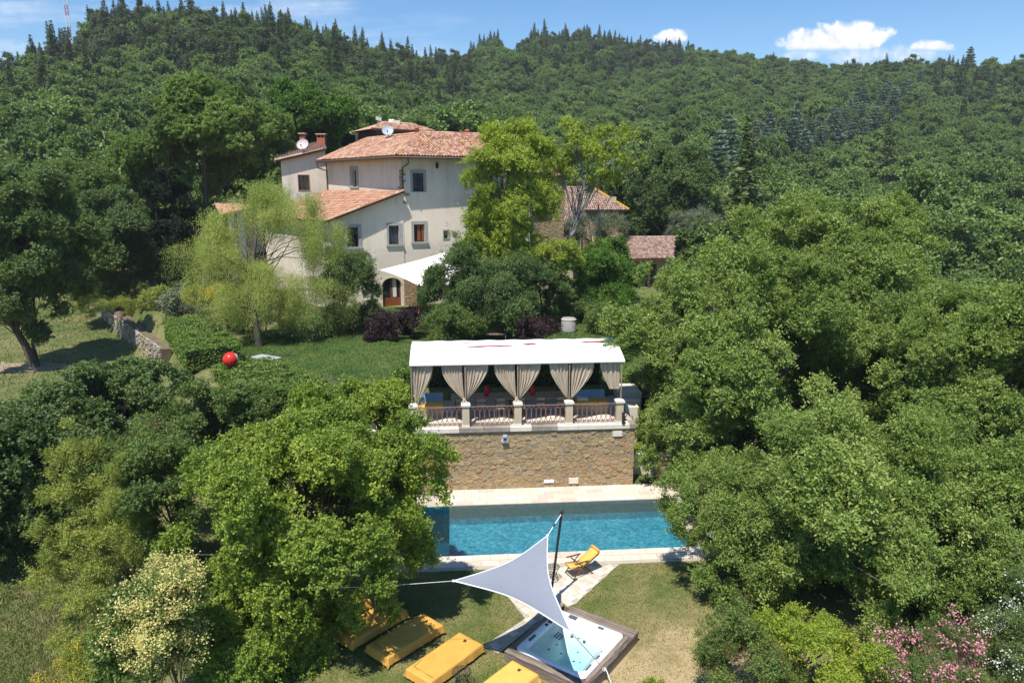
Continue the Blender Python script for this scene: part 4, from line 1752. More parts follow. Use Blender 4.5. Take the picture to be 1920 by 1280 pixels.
# arched door in the wing
dt0, dt1, dz0, dz1 = wing.px(717.5, 521, 753, 588)
dz0 = ZG - .1
wing.holes.append((dt0, min(dt1, 5.55), dz0, dz1))
dt1 = min(dt1, 5.55)
mb = MB()
front.wall(mb)
leftf.wall(mb)
back1 = Face(Bc, (Fc - Bc), (Fc - Bc).length, ZE, ZE, ZG - .4)
back1.wall(mb)
Face(Fc, (Ec - Fc), (Ec - Fc).length, ZE, ZE, ZG - .4).wall(mb)
put(mb, 'wall', 'stucco', house)
mb = MB()
wing.wall(mb)
wleft.wall(mb)
e_ = Aw - Ec
mb.poly([wing.p(5.65, ZG - .4), wing.p(5.65, ZG - .4, -.15), wing.p(5.65, zc, -.15), wing.p(5.65, zc)])
mb.poly([Ac + N1 * .06 + Vector((0, 0, ZG - .4)), Ac + Vector((0, 0, ZG - .4)), Ac + Vector((0, 0, za)), Ac + N1 * .06 + Vector((0, 0, za))])
put(mb, 'wing_wall', 'stucco', house)
mb = MB()                                               # arch: spandrels, voussoir band, leaves of the door
tm, hw = (dt0 + dt1) / 2, (dt1 - dt0) / 2
rise = .55
arc = [(tm + hw * math.cos(math.pi * k / 16), dz1 - rise + rise * math.sin(math.pi * k / 16)) for k in range(17)]
for k in range(16):
    (t0, z0), (t1, z1) = arc[k], arc[k + 1]
    for dd in (0.0,):
        mb.poly([wing.p(t0, z0, dd), wing.p(t0, dz1, dd), wing.p(t1, dz1, dd), wing.p(t1, z1, dd)])
    mb.poly([wing.p(t0, z0, 0), wing.p(t1, z1, 0), wing.p(t1, z1, -.3), wing.p(t0, z0, -.3)])
put(mb, 'arch', 'stucco', house)
mb = MB()
for k in range(16):
    (t0, z0), (t1, z1) = arc[k], arc[k + 1]
    f0 = lambda t, z, g: (tm + (t - tm) * g, dz1 - rise + (z - dz1 + rise) * g)
    o0, o1 = f0(t0, z0, 1.13), f0(t1, z1, 1.13)
    mb.hexa([wing.p(t0, z0, .03), wing.p(t1, z1, .03), wing.p(t1, z1, -.02), wing.p(t0, z0, -.02), wing.p(*o0, .03), wing.p(*o1, .03), wing.p(*o1, -.02), wing.p(*o0, -.02)])
put(mb, 'arch_band', 'pillar_stone', house)
mb = MB()
wing.box(mb, dt0, dt1, dz0, dz0 + .95, -.26, -.20)
wing.box(mb, dt0, dt0 + .1, dz0 + .95, dz1, -.26, -.20)
wing.box(mb, dt1 - .1, dt1, dz0 + .95, dz1, -.26, -.20)
wing.box(mb, tm - .07, tm + .07, dz0 + .95, dz1, -.26, -.20)
dr = put(mb, 'door', 'wood_door', house)
mb = MB()
wing.box(mb, dt0 + .1, tm - .07, dz0 + .95, dz1, -.25, -.23)
wing.box(mb, tm + .07, dt1 - .1, dz0 + .95, dz1, -.25, -.23)
sub(mb, 'pane', 'window_glass', dr)
mb = MB()
wing.box(mb, tm + .12, tm + .42, dz0 + 1.0, dz1 - .1, -.2285, -.222)
sub(mb, 'door_curtain', 'cushion_white', dr)
# rubble plinth beside the door and a dark second doorway
rt0, rt1, rz0, rz1 = front.px(757, 519, 800, 588)
mb = MB()
for A, poly in rubble_cells(rt0, rt1, ZG, rz1, .2, 21):
    m2 = stone_shape(MB(), poly, .05, .014, rnd, rnd.randrange(9))
    mb.mesh([front.p(x, z, -y + .03) for (x, y, z) in m2.v], m2.f, m2.mi[0])
o = put(mb, 'stone_facing', ['stone_%d' % k for k in range(9)], house)
o['kind'] = 'stuff'
mb = MB()
front.box(mb, rt0, rt1, ZG, rz1, .0, .035)
put(mb, 'facing_mortar', 'mortar', house)
mb = MB()
bt0, bt1, _, _ = front.px(782, 520, 795, 588)
front.box(mb, bt0, bt1, ZG, rz1 - .1, .03, .11)
put(mb, 'side_door', 'wood_dark', house)
# quoins up the corner of the main block
zq = ZE - 1.0
for k in range(9):
    h = random.uniform(.18, .30)
    if zq - h < zc - .5:
        break
    a = random.uniform(.25, .62) if k % 2 else random.uniform(.15, .35)
    b = random.uniform(.15, .3) if k % 2 else random.uniform(.05, .2)
    mb = MB()
    leftf.box(mb, 12.2 - a, 12.2 + .03, zq - h + .03, zq, -.03, .03)
    front.box(mb, .0, b, zq - h + .03, zq, -.03, .025)
    put(mb, 'quoin', random.choice(('stone_5', 'stone_8', 'stone_3')), house)
    zq -= h
for k in range(2):
    mb = MB()
    front.box(mb, .05, random.uniform(.35, .6), zc - .25 - .6 * k, zc - .05 - .6 * k, -.02, .03)
    put(mb, 'quoin', 'stone_5', house)

# roofs
OV1, OV2 = .95, .72
up = Vector((0, 0, 1))
apex = D(789, 249, 62.2)
zr = apex.z
sl_ = (zr - ZE) / 5.6
eC = Cc + N1 * OV1 + N2 * OV2 - E1 * .0
eC = Vector((eC.x, eC.y, ZE - .02))
eB = Bc + N1 * OV1 + E1 * .6
eB = Vector((eB.x, eB.y, ZE - .02))
eE = Ec + N2 * OV2 + E2 * .5
eE = Vector((eE.x, eE.y, ZE - .02))
ap2 = apex + E1 * 9.5
ap3 = apex + E2 * 9.0
eF = Vector((Fc.x + .6, Fc.y + .6, ZE - .02))
roof(house, [[eC, eB, ap2, apex]], seed=2, hips=[(apex, ap2)], lich=.01)
roof(house, [[eE, eC, apex, ap3]], seed=5, hips=[(eC, apex)], lich=.004)
mb = MB()
for p in ([eB, eF, ap2], [ap2, eF, ap3, apex], [eF, eE, ap3]):
    mb.poly(p)
put(mb, 'back_roof', 'roof_tile', house)
# a patch of yellow lichen on the hip tiles
mb = MB()
ridge_tiles(mb, eC + (apex - eC) * .03, eC + (apex - eC) * .20, r=.145)
put(mb, 'lichen_patch', 'lichen_tile', house)
# wing roof falls to the left
wa = Ac + N1 * .55 + N2 * .5
wb = Aw + N2 * .5
slope = (zc - za) / 5.2
w0 = Vector((wa.x, wa.y, za - .25))
w1 = Vector((wb.x, wb.y, za - .25))
w2 = Vector((Ec.x, Ec.y, zc + .12))
w3 = Cc + N1 * .55
w3 = Vector((w3.x, w3.y, zc + .12))
roof(house, [[w1, w0, w3, w2]], 'roof_tile_new', seed=9, lich=0, hips=[(w0, w3)], name='wing_roof')
# gutters and downpipes
mb = MB()
mb.tube([eE - N2 * -.05 - up * .1, eC + (N1 + N2) * .05 - up * .1, eB + N1 * .05 - up * .1], .075, 6)
put(mb, 'gutter', 'copper_pipe', house)
mb = MB()
q0 = eC + E1 * .9 + N1 * -.02
q1 = Cc + N1 * .09 + N2 * .02 + E1 * .05
mb.tube([q0 - up * .1, q0 - up * .55, Vector((q1.x, q1.y, ZE - .85)), Vector((q1.x, q1.y, zc + .25))], .06, 6)
put(mb, 'downpipe', 'copper_pipe', house)
mb = MB()
q0 = eE - E2 * .1
q1 = Ec + N2 * .1 - E2 * .1
mb.tube([q0 - up * .1, q0 - up * .6, Vector((q1.x, q1.y, ZE - .9)), Vector((q1.x, q1.y, zc + .1))], .06, 6)
put(mb, 'downpipe', 'copper_pipe', house)
# wall lamp, small lamp low on the wing
p = hit(Cc, front.n, 819, 310)
mb = MB()
mb.lathe([(.0, -.25), (.10, -.22), (.13, .1), (.08, .2), (0, .24)], 10, p + N1 * .06)
put(mb, 'wall_lantern', 'iron_dark', house)
p = hit(wing.P0, wing.n, 683, 484)
mb = MB()
mb.lathe([(.0, -.25), (.08, -.22), (.08, .2), (0, .24)], 10, p + N1 * .1)
put(mb, 'wall_lantern', 'white_paint', house)
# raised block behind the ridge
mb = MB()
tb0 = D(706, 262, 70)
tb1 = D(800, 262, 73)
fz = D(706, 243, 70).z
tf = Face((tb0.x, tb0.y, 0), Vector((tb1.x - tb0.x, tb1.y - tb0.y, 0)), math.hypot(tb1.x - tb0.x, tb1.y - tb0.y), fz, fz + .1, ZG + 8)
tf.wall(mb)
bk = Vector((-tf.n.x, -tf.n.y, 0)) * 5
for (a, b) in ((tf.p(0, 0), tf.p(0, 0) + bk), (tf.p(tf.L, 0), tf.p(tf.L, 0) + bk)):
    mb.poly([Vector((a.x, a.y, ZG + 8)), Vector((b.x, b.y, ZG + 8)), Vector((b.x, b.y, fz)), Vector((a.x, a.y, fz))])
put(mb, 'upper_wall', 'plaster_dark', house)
ra, rb = tf.p(-.8, fz, .7), tf.p(tf.L + .8, fz, .7)
rc, rd = tf.p(tf.L + .1, D(790, 231, 74).z, -3), tf.p(1.9, D(770, 231, 74).z, -3)
roof(house, [[ra, rb, rc, rd]], 'roof_tile', seed=14, name='upper_roof', hips=[(rd, rc)])
mb = MB()
mb.poly([ra, rd, ra + bk])
mb.poly([rb, rc, rb + bk])
mb.poly([rd, rc, rb + bk, ra + bk])
put(mb, 'back_roof', 'roof_tile', house)
# rear wing on the left
rw0, rw1 = D(528, 330, 66), D(612, 330, 67)
rf = Face((rw0.x, rw0.y, 0), Vector((rw1.x - rw0.x, rw1.y - rw0.y, 0)), math.hypot(rw1.x - rw0.x, rw1.y - rw0.y), D(528, 300, 66).z, D(612, 282, 67).z, ZG - .4)
window(rf, house, rf.px(560, 329, 579, 356), rf.px(558.5, 327.5, 580.5, 356), 'window_glass', None, False, frame='brick_red')
mb = MB()
rf.wall(mb)
for a in (0, rf.L):
    z_ = rf.z0t if a == 0 else rf.z1t
    mb.poly([rf.p(a, ZG), rf.p(a, ZG, -8), rf.p(a, z_, -8), rf.p(a, z_)])
put(mb, 'rear_wall', 'stucco_pale', house)
p0, p1 = rf.p(-.5, rf.z0t - .1, .4), rf.p(rf.L + .1, rf.z1t + .12, .4)
roof(house, [[p0, p1, p1 - rf.n * 8 + up * 1.15, p0 - rf.n * 8 + up * 1.15]], 'roof_tile_old', seed=17, name='rear_roof', hips=[(p0, p1)])
mb = MB()
mb.box(-.35, .35, -.35, .35, 0, .95)
mb.box(-.45, .45, -.45, .45, .95, 1.02)
mb.box(-.3, .3, -.3, .3, 1.02, 1.4)
mb.box(-.42, .42, -.42, .42, 1.4, 1.48)


def chimney(px, py, Y, wx, h, mat, hood=True, lid='roof_tile'):
    p = D(px, py, Y)
    mb = MB()
    mb.box(p.x - wx / 2, p.x + wx / 2, p.y - .3, p.y + .3, p.z - .8, p.z + h)
    c = put(mb, 'chimney', mat, house)
    if hood:
        mb = MB()
        for sx in (-1, 0, 1):
            mb.box(p.x + sx * (wx / 2 - .07) - .06, p.x + sx * (wx / 2 - .07) + .06, p.y - .28, p.y + .28, p.z + h, p.z + h + .28)
        sub(mb, 'flue_piers', mat, c)
        mb = MB()
        mb.box(p.x - wx / 2 - .1, p.x + wx / 2 + .1, p.y - .4, p.y + .4, p.z + h + .28, p.z + h + .38, 0, .03)
        sub(mb, 'hood', lid, c)
    return c


chimney(568, 264, 70, .45, .3, 'brick_red')
chimney(603, 264, 71, .75, .25, 'brick_red')
chimney(744, 237, 74, .75, .55, 'stucco_pale', False)
chimney(1027, 300, 66, 1.0, 1.3, 'roof_tile_new')
for (px, py, Y) in ((782, 250, 62.2), (876, 254, 66.2)):
    p = D(px, py, Y)
    mb = MB()
    mb.lathe([(.16, -.3), (.16, .35), (.22, .38), (.22, .45), (.12, .5), (0, .52)], 10, p)
    put(mb, 'vent_pipe', 'terracotta', house)
p = D(735, 235, 74)
mb = MB()
mb.box(p.x - .3, p.x + .25, p.y - .2, p.y + .2, p.z - .1, p.z + .55, 0, .05)
put(mb, 'roof_box', 'white_paint', house)
# stone wing at the right end, mostly behind the trees
sf = Face(Bc + E1 * .02 - N1 * .6, E1, 3.6, 13.4, 13.4, ZG - .4)
sr = Face(sf.p(3.6, 0), -N1, 7, 13.4, 13.4, ZG - .4)
mb = MB()
sf.wall(mb)
sr.wall(mb)
put(mb, 'stone_wing', 'mortar', house)
for fc, seed in ((sf, 31), (sr, 32)):
    mb = MB()
    for A, poly in rubble_cells(0, fc.L, 6, fc.z0t, .3, seed):
        m2 = stone_shape(MB(), poly, .05, .02, rnd, rnd.randrange(9))
        mb.mesh([fc.p(x, z, -y) for (x, y, z) in m2.v], m2.f, m2.mi[0])
    o = put(mb, 'wing_stones', ['stone_%d' % k for k in range(9)], house)
    o['kind'] = 'stuff'
p0, p1 = sf.p(-.1, 13.3, .5), sf.p(4.2, 13.3, .5)
roof(house, [[p0, p1, sf.p(4.2, 14.9, -4), sf.p(-.1, 14.9, -4)]], 'roof_tile_old', seed=19, name='stone_wing_roof', lich=.03)


def dish(px, py, Y, r, mat, label, yaw, foot):
    p = D(px, py, Y)
    t = thing('satellite_dish', label, 'satellite dish', p, rad(yaw))
    mb = MB()
    prof = [(r * k / 7, .22 * r * (k / 7) ** 2) for k in range(8)] + [(r * 1.02, .24 * r), (r, .18 * r)]
    vs, fs = [], []
    n = 20
    tl = rad(58)
    for (q, h) in prof:
        for k in range(n):
            a = 2 * math.pi * k / n
            x, y, z = q * math.cos(a), q * math.sin(a), h
            vs.append((x, -z * math.sin(tl) + y * math.cos(tl), z * math.cos(tl) + y * math.sin(tl)))
    for i in range(len(prof) - 1):
        for k in range(n):
            fs.append((i * n + k, i * n + (k + 1) % n, (i + 1) * n + (k + 1) % n, (i + 1) * n + k))
    mb.mesh(vs, fs, 0, True)
    mb.build('bowl', mat, t)
    MB().tube([(0, .05, 0), (0, .12, -foot)], .04, 6).build('mast', 'rotor_metal', t)
    MB().tube([(0, .0, -r * .95), (0, -r * 1.0, -.1 * r)], .02, 5).build('feed_arm', 'rotor_metal', t)
    MB().box(-.06, .06, -r * 1.1, -r * .95, -.1 * r - .05, -.1 * r + .07).build('receiver', 'iron_dark', t)
    return t


dish(727, 246, 64.5, .48, 'dish_grey', 'grey satellite dish high on the main roof of the house', 8, .9)
dish(568, 272, 66.3, .52, 'dish_pink', 'pinkish satellite dish on the lower rear roof by the brick chimneys', -4, .9)
an = thing('roof_aerial', 'thin aerial with a small panel standing behind the main roof', 'aerial', D(710, 250, 75))
MB().tube([(0, 0, -1.5), (0, 0, 1.4)], .035, 5).build('mast', 'rotor_metal', an)
MB().hexa([(-.25, -.05, 1.3), (.3, -.05, 1.15), (.3, .05, 1.15), (-.25, .05, 1.3), (-.2, -.05, 1.65), (.35, -.05, 1.5), (.35, .05, 1.5), (-.2, .05, 1.65)]).build('panel', 'rotor_metal', an)


# ---- shade sail in front of the house door
def sail_mesh(corners, sag, concave, n=14):
    "tensioned cloth between three or four corners with hollow edges"
    C = [Vector(c) for c in corners]
    vs, fs = [], []
    if len(C) == 4:
        for j in range(n + 1):
            for i in range(n + 1):
                u, v = i / n, j / n
                cu_, cv_ = concave * 4 * v * (1 - v), concave * 4 * u * (1 - u)
                u2, v2 = cu_ + u * (1 - 2 * cu_), cv_ + v * (1 - 2 * cv_)
                p = C[0].lerp(C[1], u2).lerp(C[3].lerp(C[2], u2), v2)
                vs.append(p + up * (-sag * 16 * u * (1 - u) * v * (1 - v)))
        for j in range(n):
            for i in range(n):
                fs.append((j * (n + 1) + i, j * (n + 1) + i + 1, (j + 1) * (n + 1) + i + 1, (j + 1) * (n + 1) + i))
    else:
        idx = {}
        cen = (C[0] + C[1] + C[2]) / 3
        for i in range(n + 1):
            for j in range(n + 1 - i):
                a, b = i / n, j / n
                c = 1 - a - b
                p = C[0] * a + C[1] * b + C[2] * c
                pull = concave * (4 * a * b * (1 - c) ** 0 * (1 - c) + 4 * b * c * (1 - a) + 4 * c * a * (1 - b)) * max(0, 1 - 9 * a * b * c * 2.2)
                p = p + (cen - p) * pull
                p = p + up * (-sag * 27 * a * b * c)
                idx[i, j] = len(vs)
                vs.append(p)
        for i in range(n):
            for j in range(n - i):
                fs.append((idx[i, j], idx[i + 1, j], idx[i, j + 1]))
                if j < n - i - 1:
                    fs.append((idx[i + 1, j], idx[i + 1, j + 1], idx[i, j + 1]))
    return vs, fs


sa = thing('house_sail', 'white four-cornered shade sail stretched in front of the arched house door', 'shade sail', D(786, 536, 50.5))
cs = [D(712, 506, 53.8), D(848, 468, 57.2), D(905, 535, 51), D(786, 536, 50.5)]
vs, fs = sail_mesh(cs, .25, .03)
put(MB().mesh(vs, fs, 0, True), 'cloth', 'sail_white', sa)
mb = MB()
mb.tube([Vector((cs[3].x, cs[3].y, 3.0)), cs[3] + up * .15], .07, 8)
sp_ = put(mb, 'post', 'iron_dark', sa)
mb = MB()
mb.tube([cs[0], hit(wing.P0, wing.n, 700, 505)], .012, 5)
put(mb, 'rope', 'rope', sa)

# ---- house terrace bits by the door
o = thing('garden_chair', 'orange slatted chair by the house door under the white sail', 'chair', (D(780, 578, 52).x, 52, 3.0), rad(20))
for q in range(4):
    MB().box(-.3, .3, -.3 + .15 * q, -.17 + .15 * q, .4, .44).build('seat_slat', 'terracotta', o)
for q in range(3):
    MB().box(-.3, .3, .3, .34, .5 + .15 * q, .62 + .15 * q).build('back_slat', 'terracotta', o)
MB().box(-.3, -.24, -.3, .34, 0, .4).build('leg_frame', 'wood_frame', o)
MB().box(.24, .3, -.3, .34, 0, .4).build('leg_frame', 'wood_frame', o)

# ------------------------------------------------------------------ farther buildings on the right
def stone_face(parent, fc, size, seed, z0=None, name='wall_stones'):
    mb = MB()
    for A, poly in rubble_cells(0, fc.L, fc.zb if z0 is None else z0, min(fc.z0t, fc.z1t), size, seed):
        tm_, zm_ = sum(p[0] for p in poly) / len(poly), sum(p[1] for p in poly) / len(poly)
        if any(h[0] < tm_ < h[1] and h[2] < zm_ < h[3] for h in fc.holes):
            continue
        m2 = stone_shape(MB(), poly, .06, .02, rnd, rnd.randrange(9))
        mb.mesh([fc.p(x, z, -y) for (x, y, z) in m2.v], m2.f, m2.mi[0])
    o = put(mb, name, ['stone_%d' % k for k in range(9)], parent)
    o['kind'] = 'stuff'


bh = thing('stone_house', 'rubble stone outbuilding with hipped tile roof edged by orange lichen', 'house', (D(1110, 440, 80).x, 80, 2.5))
w0 = D(1062, 420, 79)
w1 = D(1168, 420, 80)
f_ = Face((w0.x, w0.y, 0), Vector((w1.x - w0.x, w1.y - w0.y, 0)), math.hypot(w1.x - w0.x, w1.y - w0.y), D(1110, 393, 79.5).z, D(1110, 393, 79.5).z, 1.5)
r_ = Face(f_.p(f_.L, 0), -f_.n, 7, f_.z0t, f_.z0t, 1.5)
l_ = Face(f_.p(0, 0) - f_.n * 7, f_.n, 7, f_.z0t, f_.z0t, 1.5)
mb = MB()
for q in (f_, r_, l_):
    q.wall(mb)
put(mb, 'wall', 'mortar', bh)
stone_face(bh, f_, .24, 41, 5.5)
stone_face(bh, r_, .28, 42, 5.5)
zt = D(1120, 352, 83.5).z
a, b = f_.p(-.9, f_.z0t - .05, .5), f_.p(f_.L + .5, f_.z0t - .05, .5)
c, d = f_.p(f_.L - 2.6, zt, -3.5), f_.p(-.4, zt, -3.5)
e = f_.p(f_.L + .5, f_.z0t - .05, -7.5)
roof(bh, [[a, b, c, d], [b, e, c]], 'roof_tile_old', seed=23, hips=[(d, c)], lich=.02)
mb = MB()
ridge_tiles(mb, b, c, r=.16)
put(mb, 'lichen_ridge', 'lichen_tile', bh)
mb = MB()
p = D(1146, 375, 81)
mb.box(p.x - .5, p.x + .5, p.y - .4, p.y + .4, p.z - .5, p.z + .35)
put(mb, 'chimney', 'mortar', bh)
# annex
w0 = D(1030, 430, 73.5)
w1 = D(1076, 430, 73)
g_ = Face((w0.x, w0.y, 0), Vector((w1.x - w0.x, w1.y - w0.y, 0)), math.hypot(w1.x - w0.x, w1.y - w0.y), D(1050, 421, 73.2).z, D(1050, 421, 73.2).z, 1.5)
g_.holes.append(g_.px(1044, 429, 1060, 451))
g2 = Face(g_.p(g_.L, 0), -g_.n, 6, g_.z0t, g_.z0t, 1.5)
mb = MB()
g_.wall(mb, 0, .5)
g2.wall(mb)
put(mb, 'annex_wall', 'mortar', bh)
h = g_.holes[0]
mb = MB()
g_.box(mb, h[0], h[1], h[2], h[3], -.6, -.5)
put(mb, 'opening', 'wood_dark', bh)
stone_face(bh, g_, .22, 44, 4.5, 'annex_stones')
a, b = g_.p(-.6, g_.z0t, .5), g_.p(g_.L + .4, g_.z0t, .5)
roof(bh, [[a, b, b - g_.n * 4.5 + up * 1.3, a - g_.n * 4.5 + up * 1.3]], 'roof_tile_old', seed=25, name='annex_roof')

hut = thing('tiled_hut', 'low open-fronted hut with pinkish tile roof beside the oaks', 'hut', (D(1210, 490, 68).x, 68, 3))
e0, e1 = D(1163, 487, 66), D(1264, 484.5, 67)
r0, r1 = D(1108, 446, 71.5), D(1266, 445, 72.5)
k0 = D(1150, 464, 69)
e00 = D(1100, 468, 68.6)
roof(hut, [[e0, e1, r1, D(1145, 446, 71.7)]], 'roof_tile_old', seed=27, lich=0, hips=[(r0, r1)])
roof(hut, [[D(1112, 462, 69.3), D(1156, 464, 69.3), D(1146, 446.5, 71.7), r0]], 'roof_tile_old', seed=28)
mb = MB()
hb = Face((r0.x, r0.y + 1, 0), Vector((r1.x - r0.x, r1.y - r0.y, 0)), 9.5, e0.z - .1, e0.z - .1, 2.5)
hb.wall(mb)
hf = Face((e0.x + .4, e0.y + 1.2, 0), Vector((e1.x - e0.x, e1.y - e0.y, 0)), 4.6, e0.z - .25, e0.z - .2, 2.5)
hf.holes = [(.8, 1.6, 3.2, e0.z - .7), (2.3, 3.4, 3.2, e0.z - .6)]
hf.wall(mb, 0, .3)
put(mb, 'wall', 'mortar', hut)
mb = MB()
for hh in hf.holes:
    hf.box(mb, hh[0], hh[1], hh[2], hh[3], -.4, -.3)
put(mb, 'opening', 'wood_dark', hut)
for q in (0.05, .55, .98):
    p = e0.lerp(e1, q)
    mb = MB()
    mb.box(p.x - .09, p.x + .09, p.y + .2, p.y + .38, 2.5, p.z - .1)
    put(mb, 'post', 'wood_dark', hut)
p = r0.lerp(r1, .42)
mb = MB()
mb.box(p.x - .16, p.x + .16, p.y - .5, p.y - .15, p.z - .2, p.z + .25)
put(mb, 'chimney', 'brick_red', hut)

lo = thing('garden_loggia', 'small red-roofed loggia with white curtains behind the weeping tree', 'loggia', (D(440, 430, 63).x, 63, 4))
a, b = D(412, 402, 61), D(462, 391, 63)
slab_pts = [a, b, b + Vector((-2, 4, .9)), a + Vector((-2, 4, .9))]
mb = MB()
slab(mb, slab_pts, .15)
lr = put(mb, 'roof', 'roof_tile_new', lo)
for q in (.05, .55, .95):
    p = a.lerp(b, q)
    mb = MB()
    mb.box(p.x - .08, p.x + .08, p.y + .1, p.y + .26, 3, p.z - .1)
    put(mb, 'post', 'wood_dark', lo)
for q0, q1 in ((.2, .5), (.55, .8)):
    mb = MB()
    n = 18
    p, q = a.lerp(b, q0), a.lerp(b, q1)
    for k in range(n):
        def cp(t, z):
            r = p.lerp(q, t)
            return (r.x, r.y + .4 + .08 * math.sin(t * 40), z)
        mb.poly([cp(k / n, 4.6 + (k / n) * .2), cp((k + 1) / n, 4.6 + (k + 1) / n * .2), cp((k + 1) / n, p.z - .3), cp(k / n, p.z - .3)], 0, True)
    put(mb, 'curtain', 'cushion_white', lo)
mb = MB()
mb.poly([a + Vector((-.5, 3.5, -4)), b + Vector((0, 3.5, -4)), b + Vector((0, 3.5, 0)), a + Vector((-.5, 3.5, 0))])
put(mb, 'wall', 'stucco', lo)

# ------------------------------------------------------------------ hot tub in its timber surround
tub = thing('hot_tub', 'white square hot tub sunk in a weathered timber surround', 'hot tub', (TUB_C.x, TUB_C.y, 0), TUB_R)
A0, A1, B0, B1 = -1.10, 1.02, -1.19, 1.06
HX, HY = 1.27, 1.43


def boards(x0, x1, y0, y1, z0, z1, n, along):
    for k in range(n):
        if along == 'x':
            w_ = (y1 - y0) / n
            L, W, cx_, cy_, rz = x1 - x0, w_, (x0 + x1) / 2, y0 + w_ * (k + .5), 0
        else:
            w_ = (x1 - x0) / n
            L, W, cx_, cy_, rz = y1 - y0, w_, x0 + w_ * (k + .5), (y0 + y1) / 2, math.pi / 2
        MB().box(-L / 2, L / 2, -W / 2 + .004, W / 2 - .004, 0, z1 - z0, 0, .008).build('board', 'wood_weathered', tub, (cx_, cy_, z0 + random.uniform(-.003, .003)), rz)


ZT = .34
boards(-.86, HX, B1 + .01, HY, ZT - .05, ZT + .02, 3, 'x')          # back, with a raised step
boards(-HX, A0 - .01, B0 - .22, HY - .02, ZT - .05, ZT - .005, 1, 'y')    # thin left side
boards(-HX, HX, -HY, B0 - .012, ZT - .05, ZT, 2, 'x')               # front
boards(A1 + .01, HX, B0, B1 - .0, ZT - .05, ZT, 2, 'y')              # right
for (x0, x1, y0, y1) in ((-HX, HX, -HY + .02, -HY + .05), (HX - .05, HX - .02, -HY + .05, HY), (-HX, HX - .06, HY - .05, HY - .02), (-HX + .02, -HX + .05, -HY + .05, HY - .06)):
    MB().box(x0, x1, y0, y1, -.1, ZT - .052).build('side_panel', 'wood_weathered', tub)
# moulded shell: rim, sloping seats, foot well
def rrect(x0, x1, y0, y1, r, n=6):
    out = []
    for (cx_, cy_, a0_) in ((x1 - r, y1 - r, 0), (x0 + r, y1 - r, 90), (x0 + r, y0 + r, 180), (x1 - r, y0 + r, 270)):
        for k in range(n + 1):
            a = rad(a0_ + 90 * k / n)
            out.append((cx_ + r * math.cos(a), cy_ + r * math.sin(a)))
    return out


rings = [(rrect(A0, A1, B0, B1, .12), ZT - .02), (rrect(A0 + .015, A1 - .015, B0 + .015, B1 - .015, .12), ZT + .03), (rrect(A0 + .14, A1 - .14, B0 + .14, B1 - .14, .2), ZT + .025),
         (rrect(A0 + .19, A1 - .19, B0 + .19, B1 - .19, .22), ZT - .06), (rrect(A0 + .27, A1 - .27, B0 + .27, B1 - .27, .24), ZT - .32), (rrect(A0 + .50, A1 - .52, B0 + .50, B1 - .5, .25), ZT - .42),
         (rrect(A0 + .60, A1 - .64, B0 + .58, B1 - .60, .2), ZT - .82)]
m = len(rings[0][0])
vs, fs = [], []
for ring, z in rings:
    for k, (x, y) in enumerate(ring):
        th = math.atan2(y, x)
        wob = .035 * math.sin(th * 8) if z in (rings[3][1], rings[4][1], rings[5][1]) else 0
        f = 1 + wob
        vs.append((x * f, y * f, z + (.04 * math.sin(th * 4 + .6) if z == rings[5][1] else 0)))
for r in range(len(rings) - 1):
    for k in range(m):
        fs.append((r * m + k, r * m + (k + 1) % m, (r + 1) * m + (k + 1) % m, (r + 1) * m + k))
fs.append(tuple(range((len(rings) - 1) * m, len(rings) * m)))
MB().mesh(vs, fs, 0, True).build('shell', 'acrylic', tub)
mb = MB()
mb.prism(rrect(A0 + .172, A1 - .172, B0 + .172, B1 - .172, .22), -.62, ZT - .085)
mb.build('water', 'tub_water', tub)
jet0 = None


def jet(x, y, z, r=.03):
    global jet0
    if jet0 is None:
        jet0 = MB().lathe([(0, .018), (.014, .018), (.022, .012), (.03, .014), (.034, 0)], 10).build('jet', 'jet', tub, (x, y, z))
        jet0.scale = (r / .03,) * 3
        return
    part_obj(jet0, 'jet', tub, (x, y, z), 0, (r / .03,) * 3)


for k in range(9):
    jet(-.76 + .075 * (k % 3), .28 + .09 * (k // 3), ZT - .30 - .02 * (k % 3))
for (x, y) in ((-.55, .05), (-.62, -.25), (-.4, .62), (-.2, .66), (.0, .62), (.62, -.62), (.5, -.7), (.35, -.74), (.66, .3), (.64, .5), (-.1, -.72), (-.3, -.74), (.1, .1), (-.25, -.2), (.2, -.3)):
    jet(x, y, ZT - .36, random.choice((.025, .03, .04)))
for (x, y, rz, nm, sx, sy) in ((-.97, .48, 90, 'filter_lid', .17, .07), (-.55, .93, 0, 'filter_lid', .13, .06), (.35, .93, 0, 'control_panel', .09, .035), (.90, -.25, 90, 'control_panel', .09, .03), (-.97, -.55, 90, 'headrest', .15, .04), (.9, -.75, 90, 'headrest', .14, .025)):
    MB().box(-sx, sx, -sy, sy, 0, .03, 0, .012).build(nm, 'jet', tub, (x, y, ZT + .02), rad(rz))
MB().lathe([(0, .03), (.04, .03), (.05, 0)], 12).build('knob', 'iron_dark', tub, (-.97, .18, ZT + .025))

# ------------------------------------------------------------------ shade sail over the hot tub
ca, cb, cc_ = Vector((1.04, 19.3, 2.5)), Vector((-1.47, 16.45, 2.72)), Vector((1.34, 14.55, 2.55))
sail = thing('shade_sail', 'grey triangular shade sail with white piping stretched above the hot tub', 'shade sail', (ca.x, ca.y, 2.5))
vs, fs = sail_mesh([ca, cb, cc_], .10, .26, 22)
put(MB().mesh(vs, fs, 0, True), 'cloth', 'sail_grey', sail)
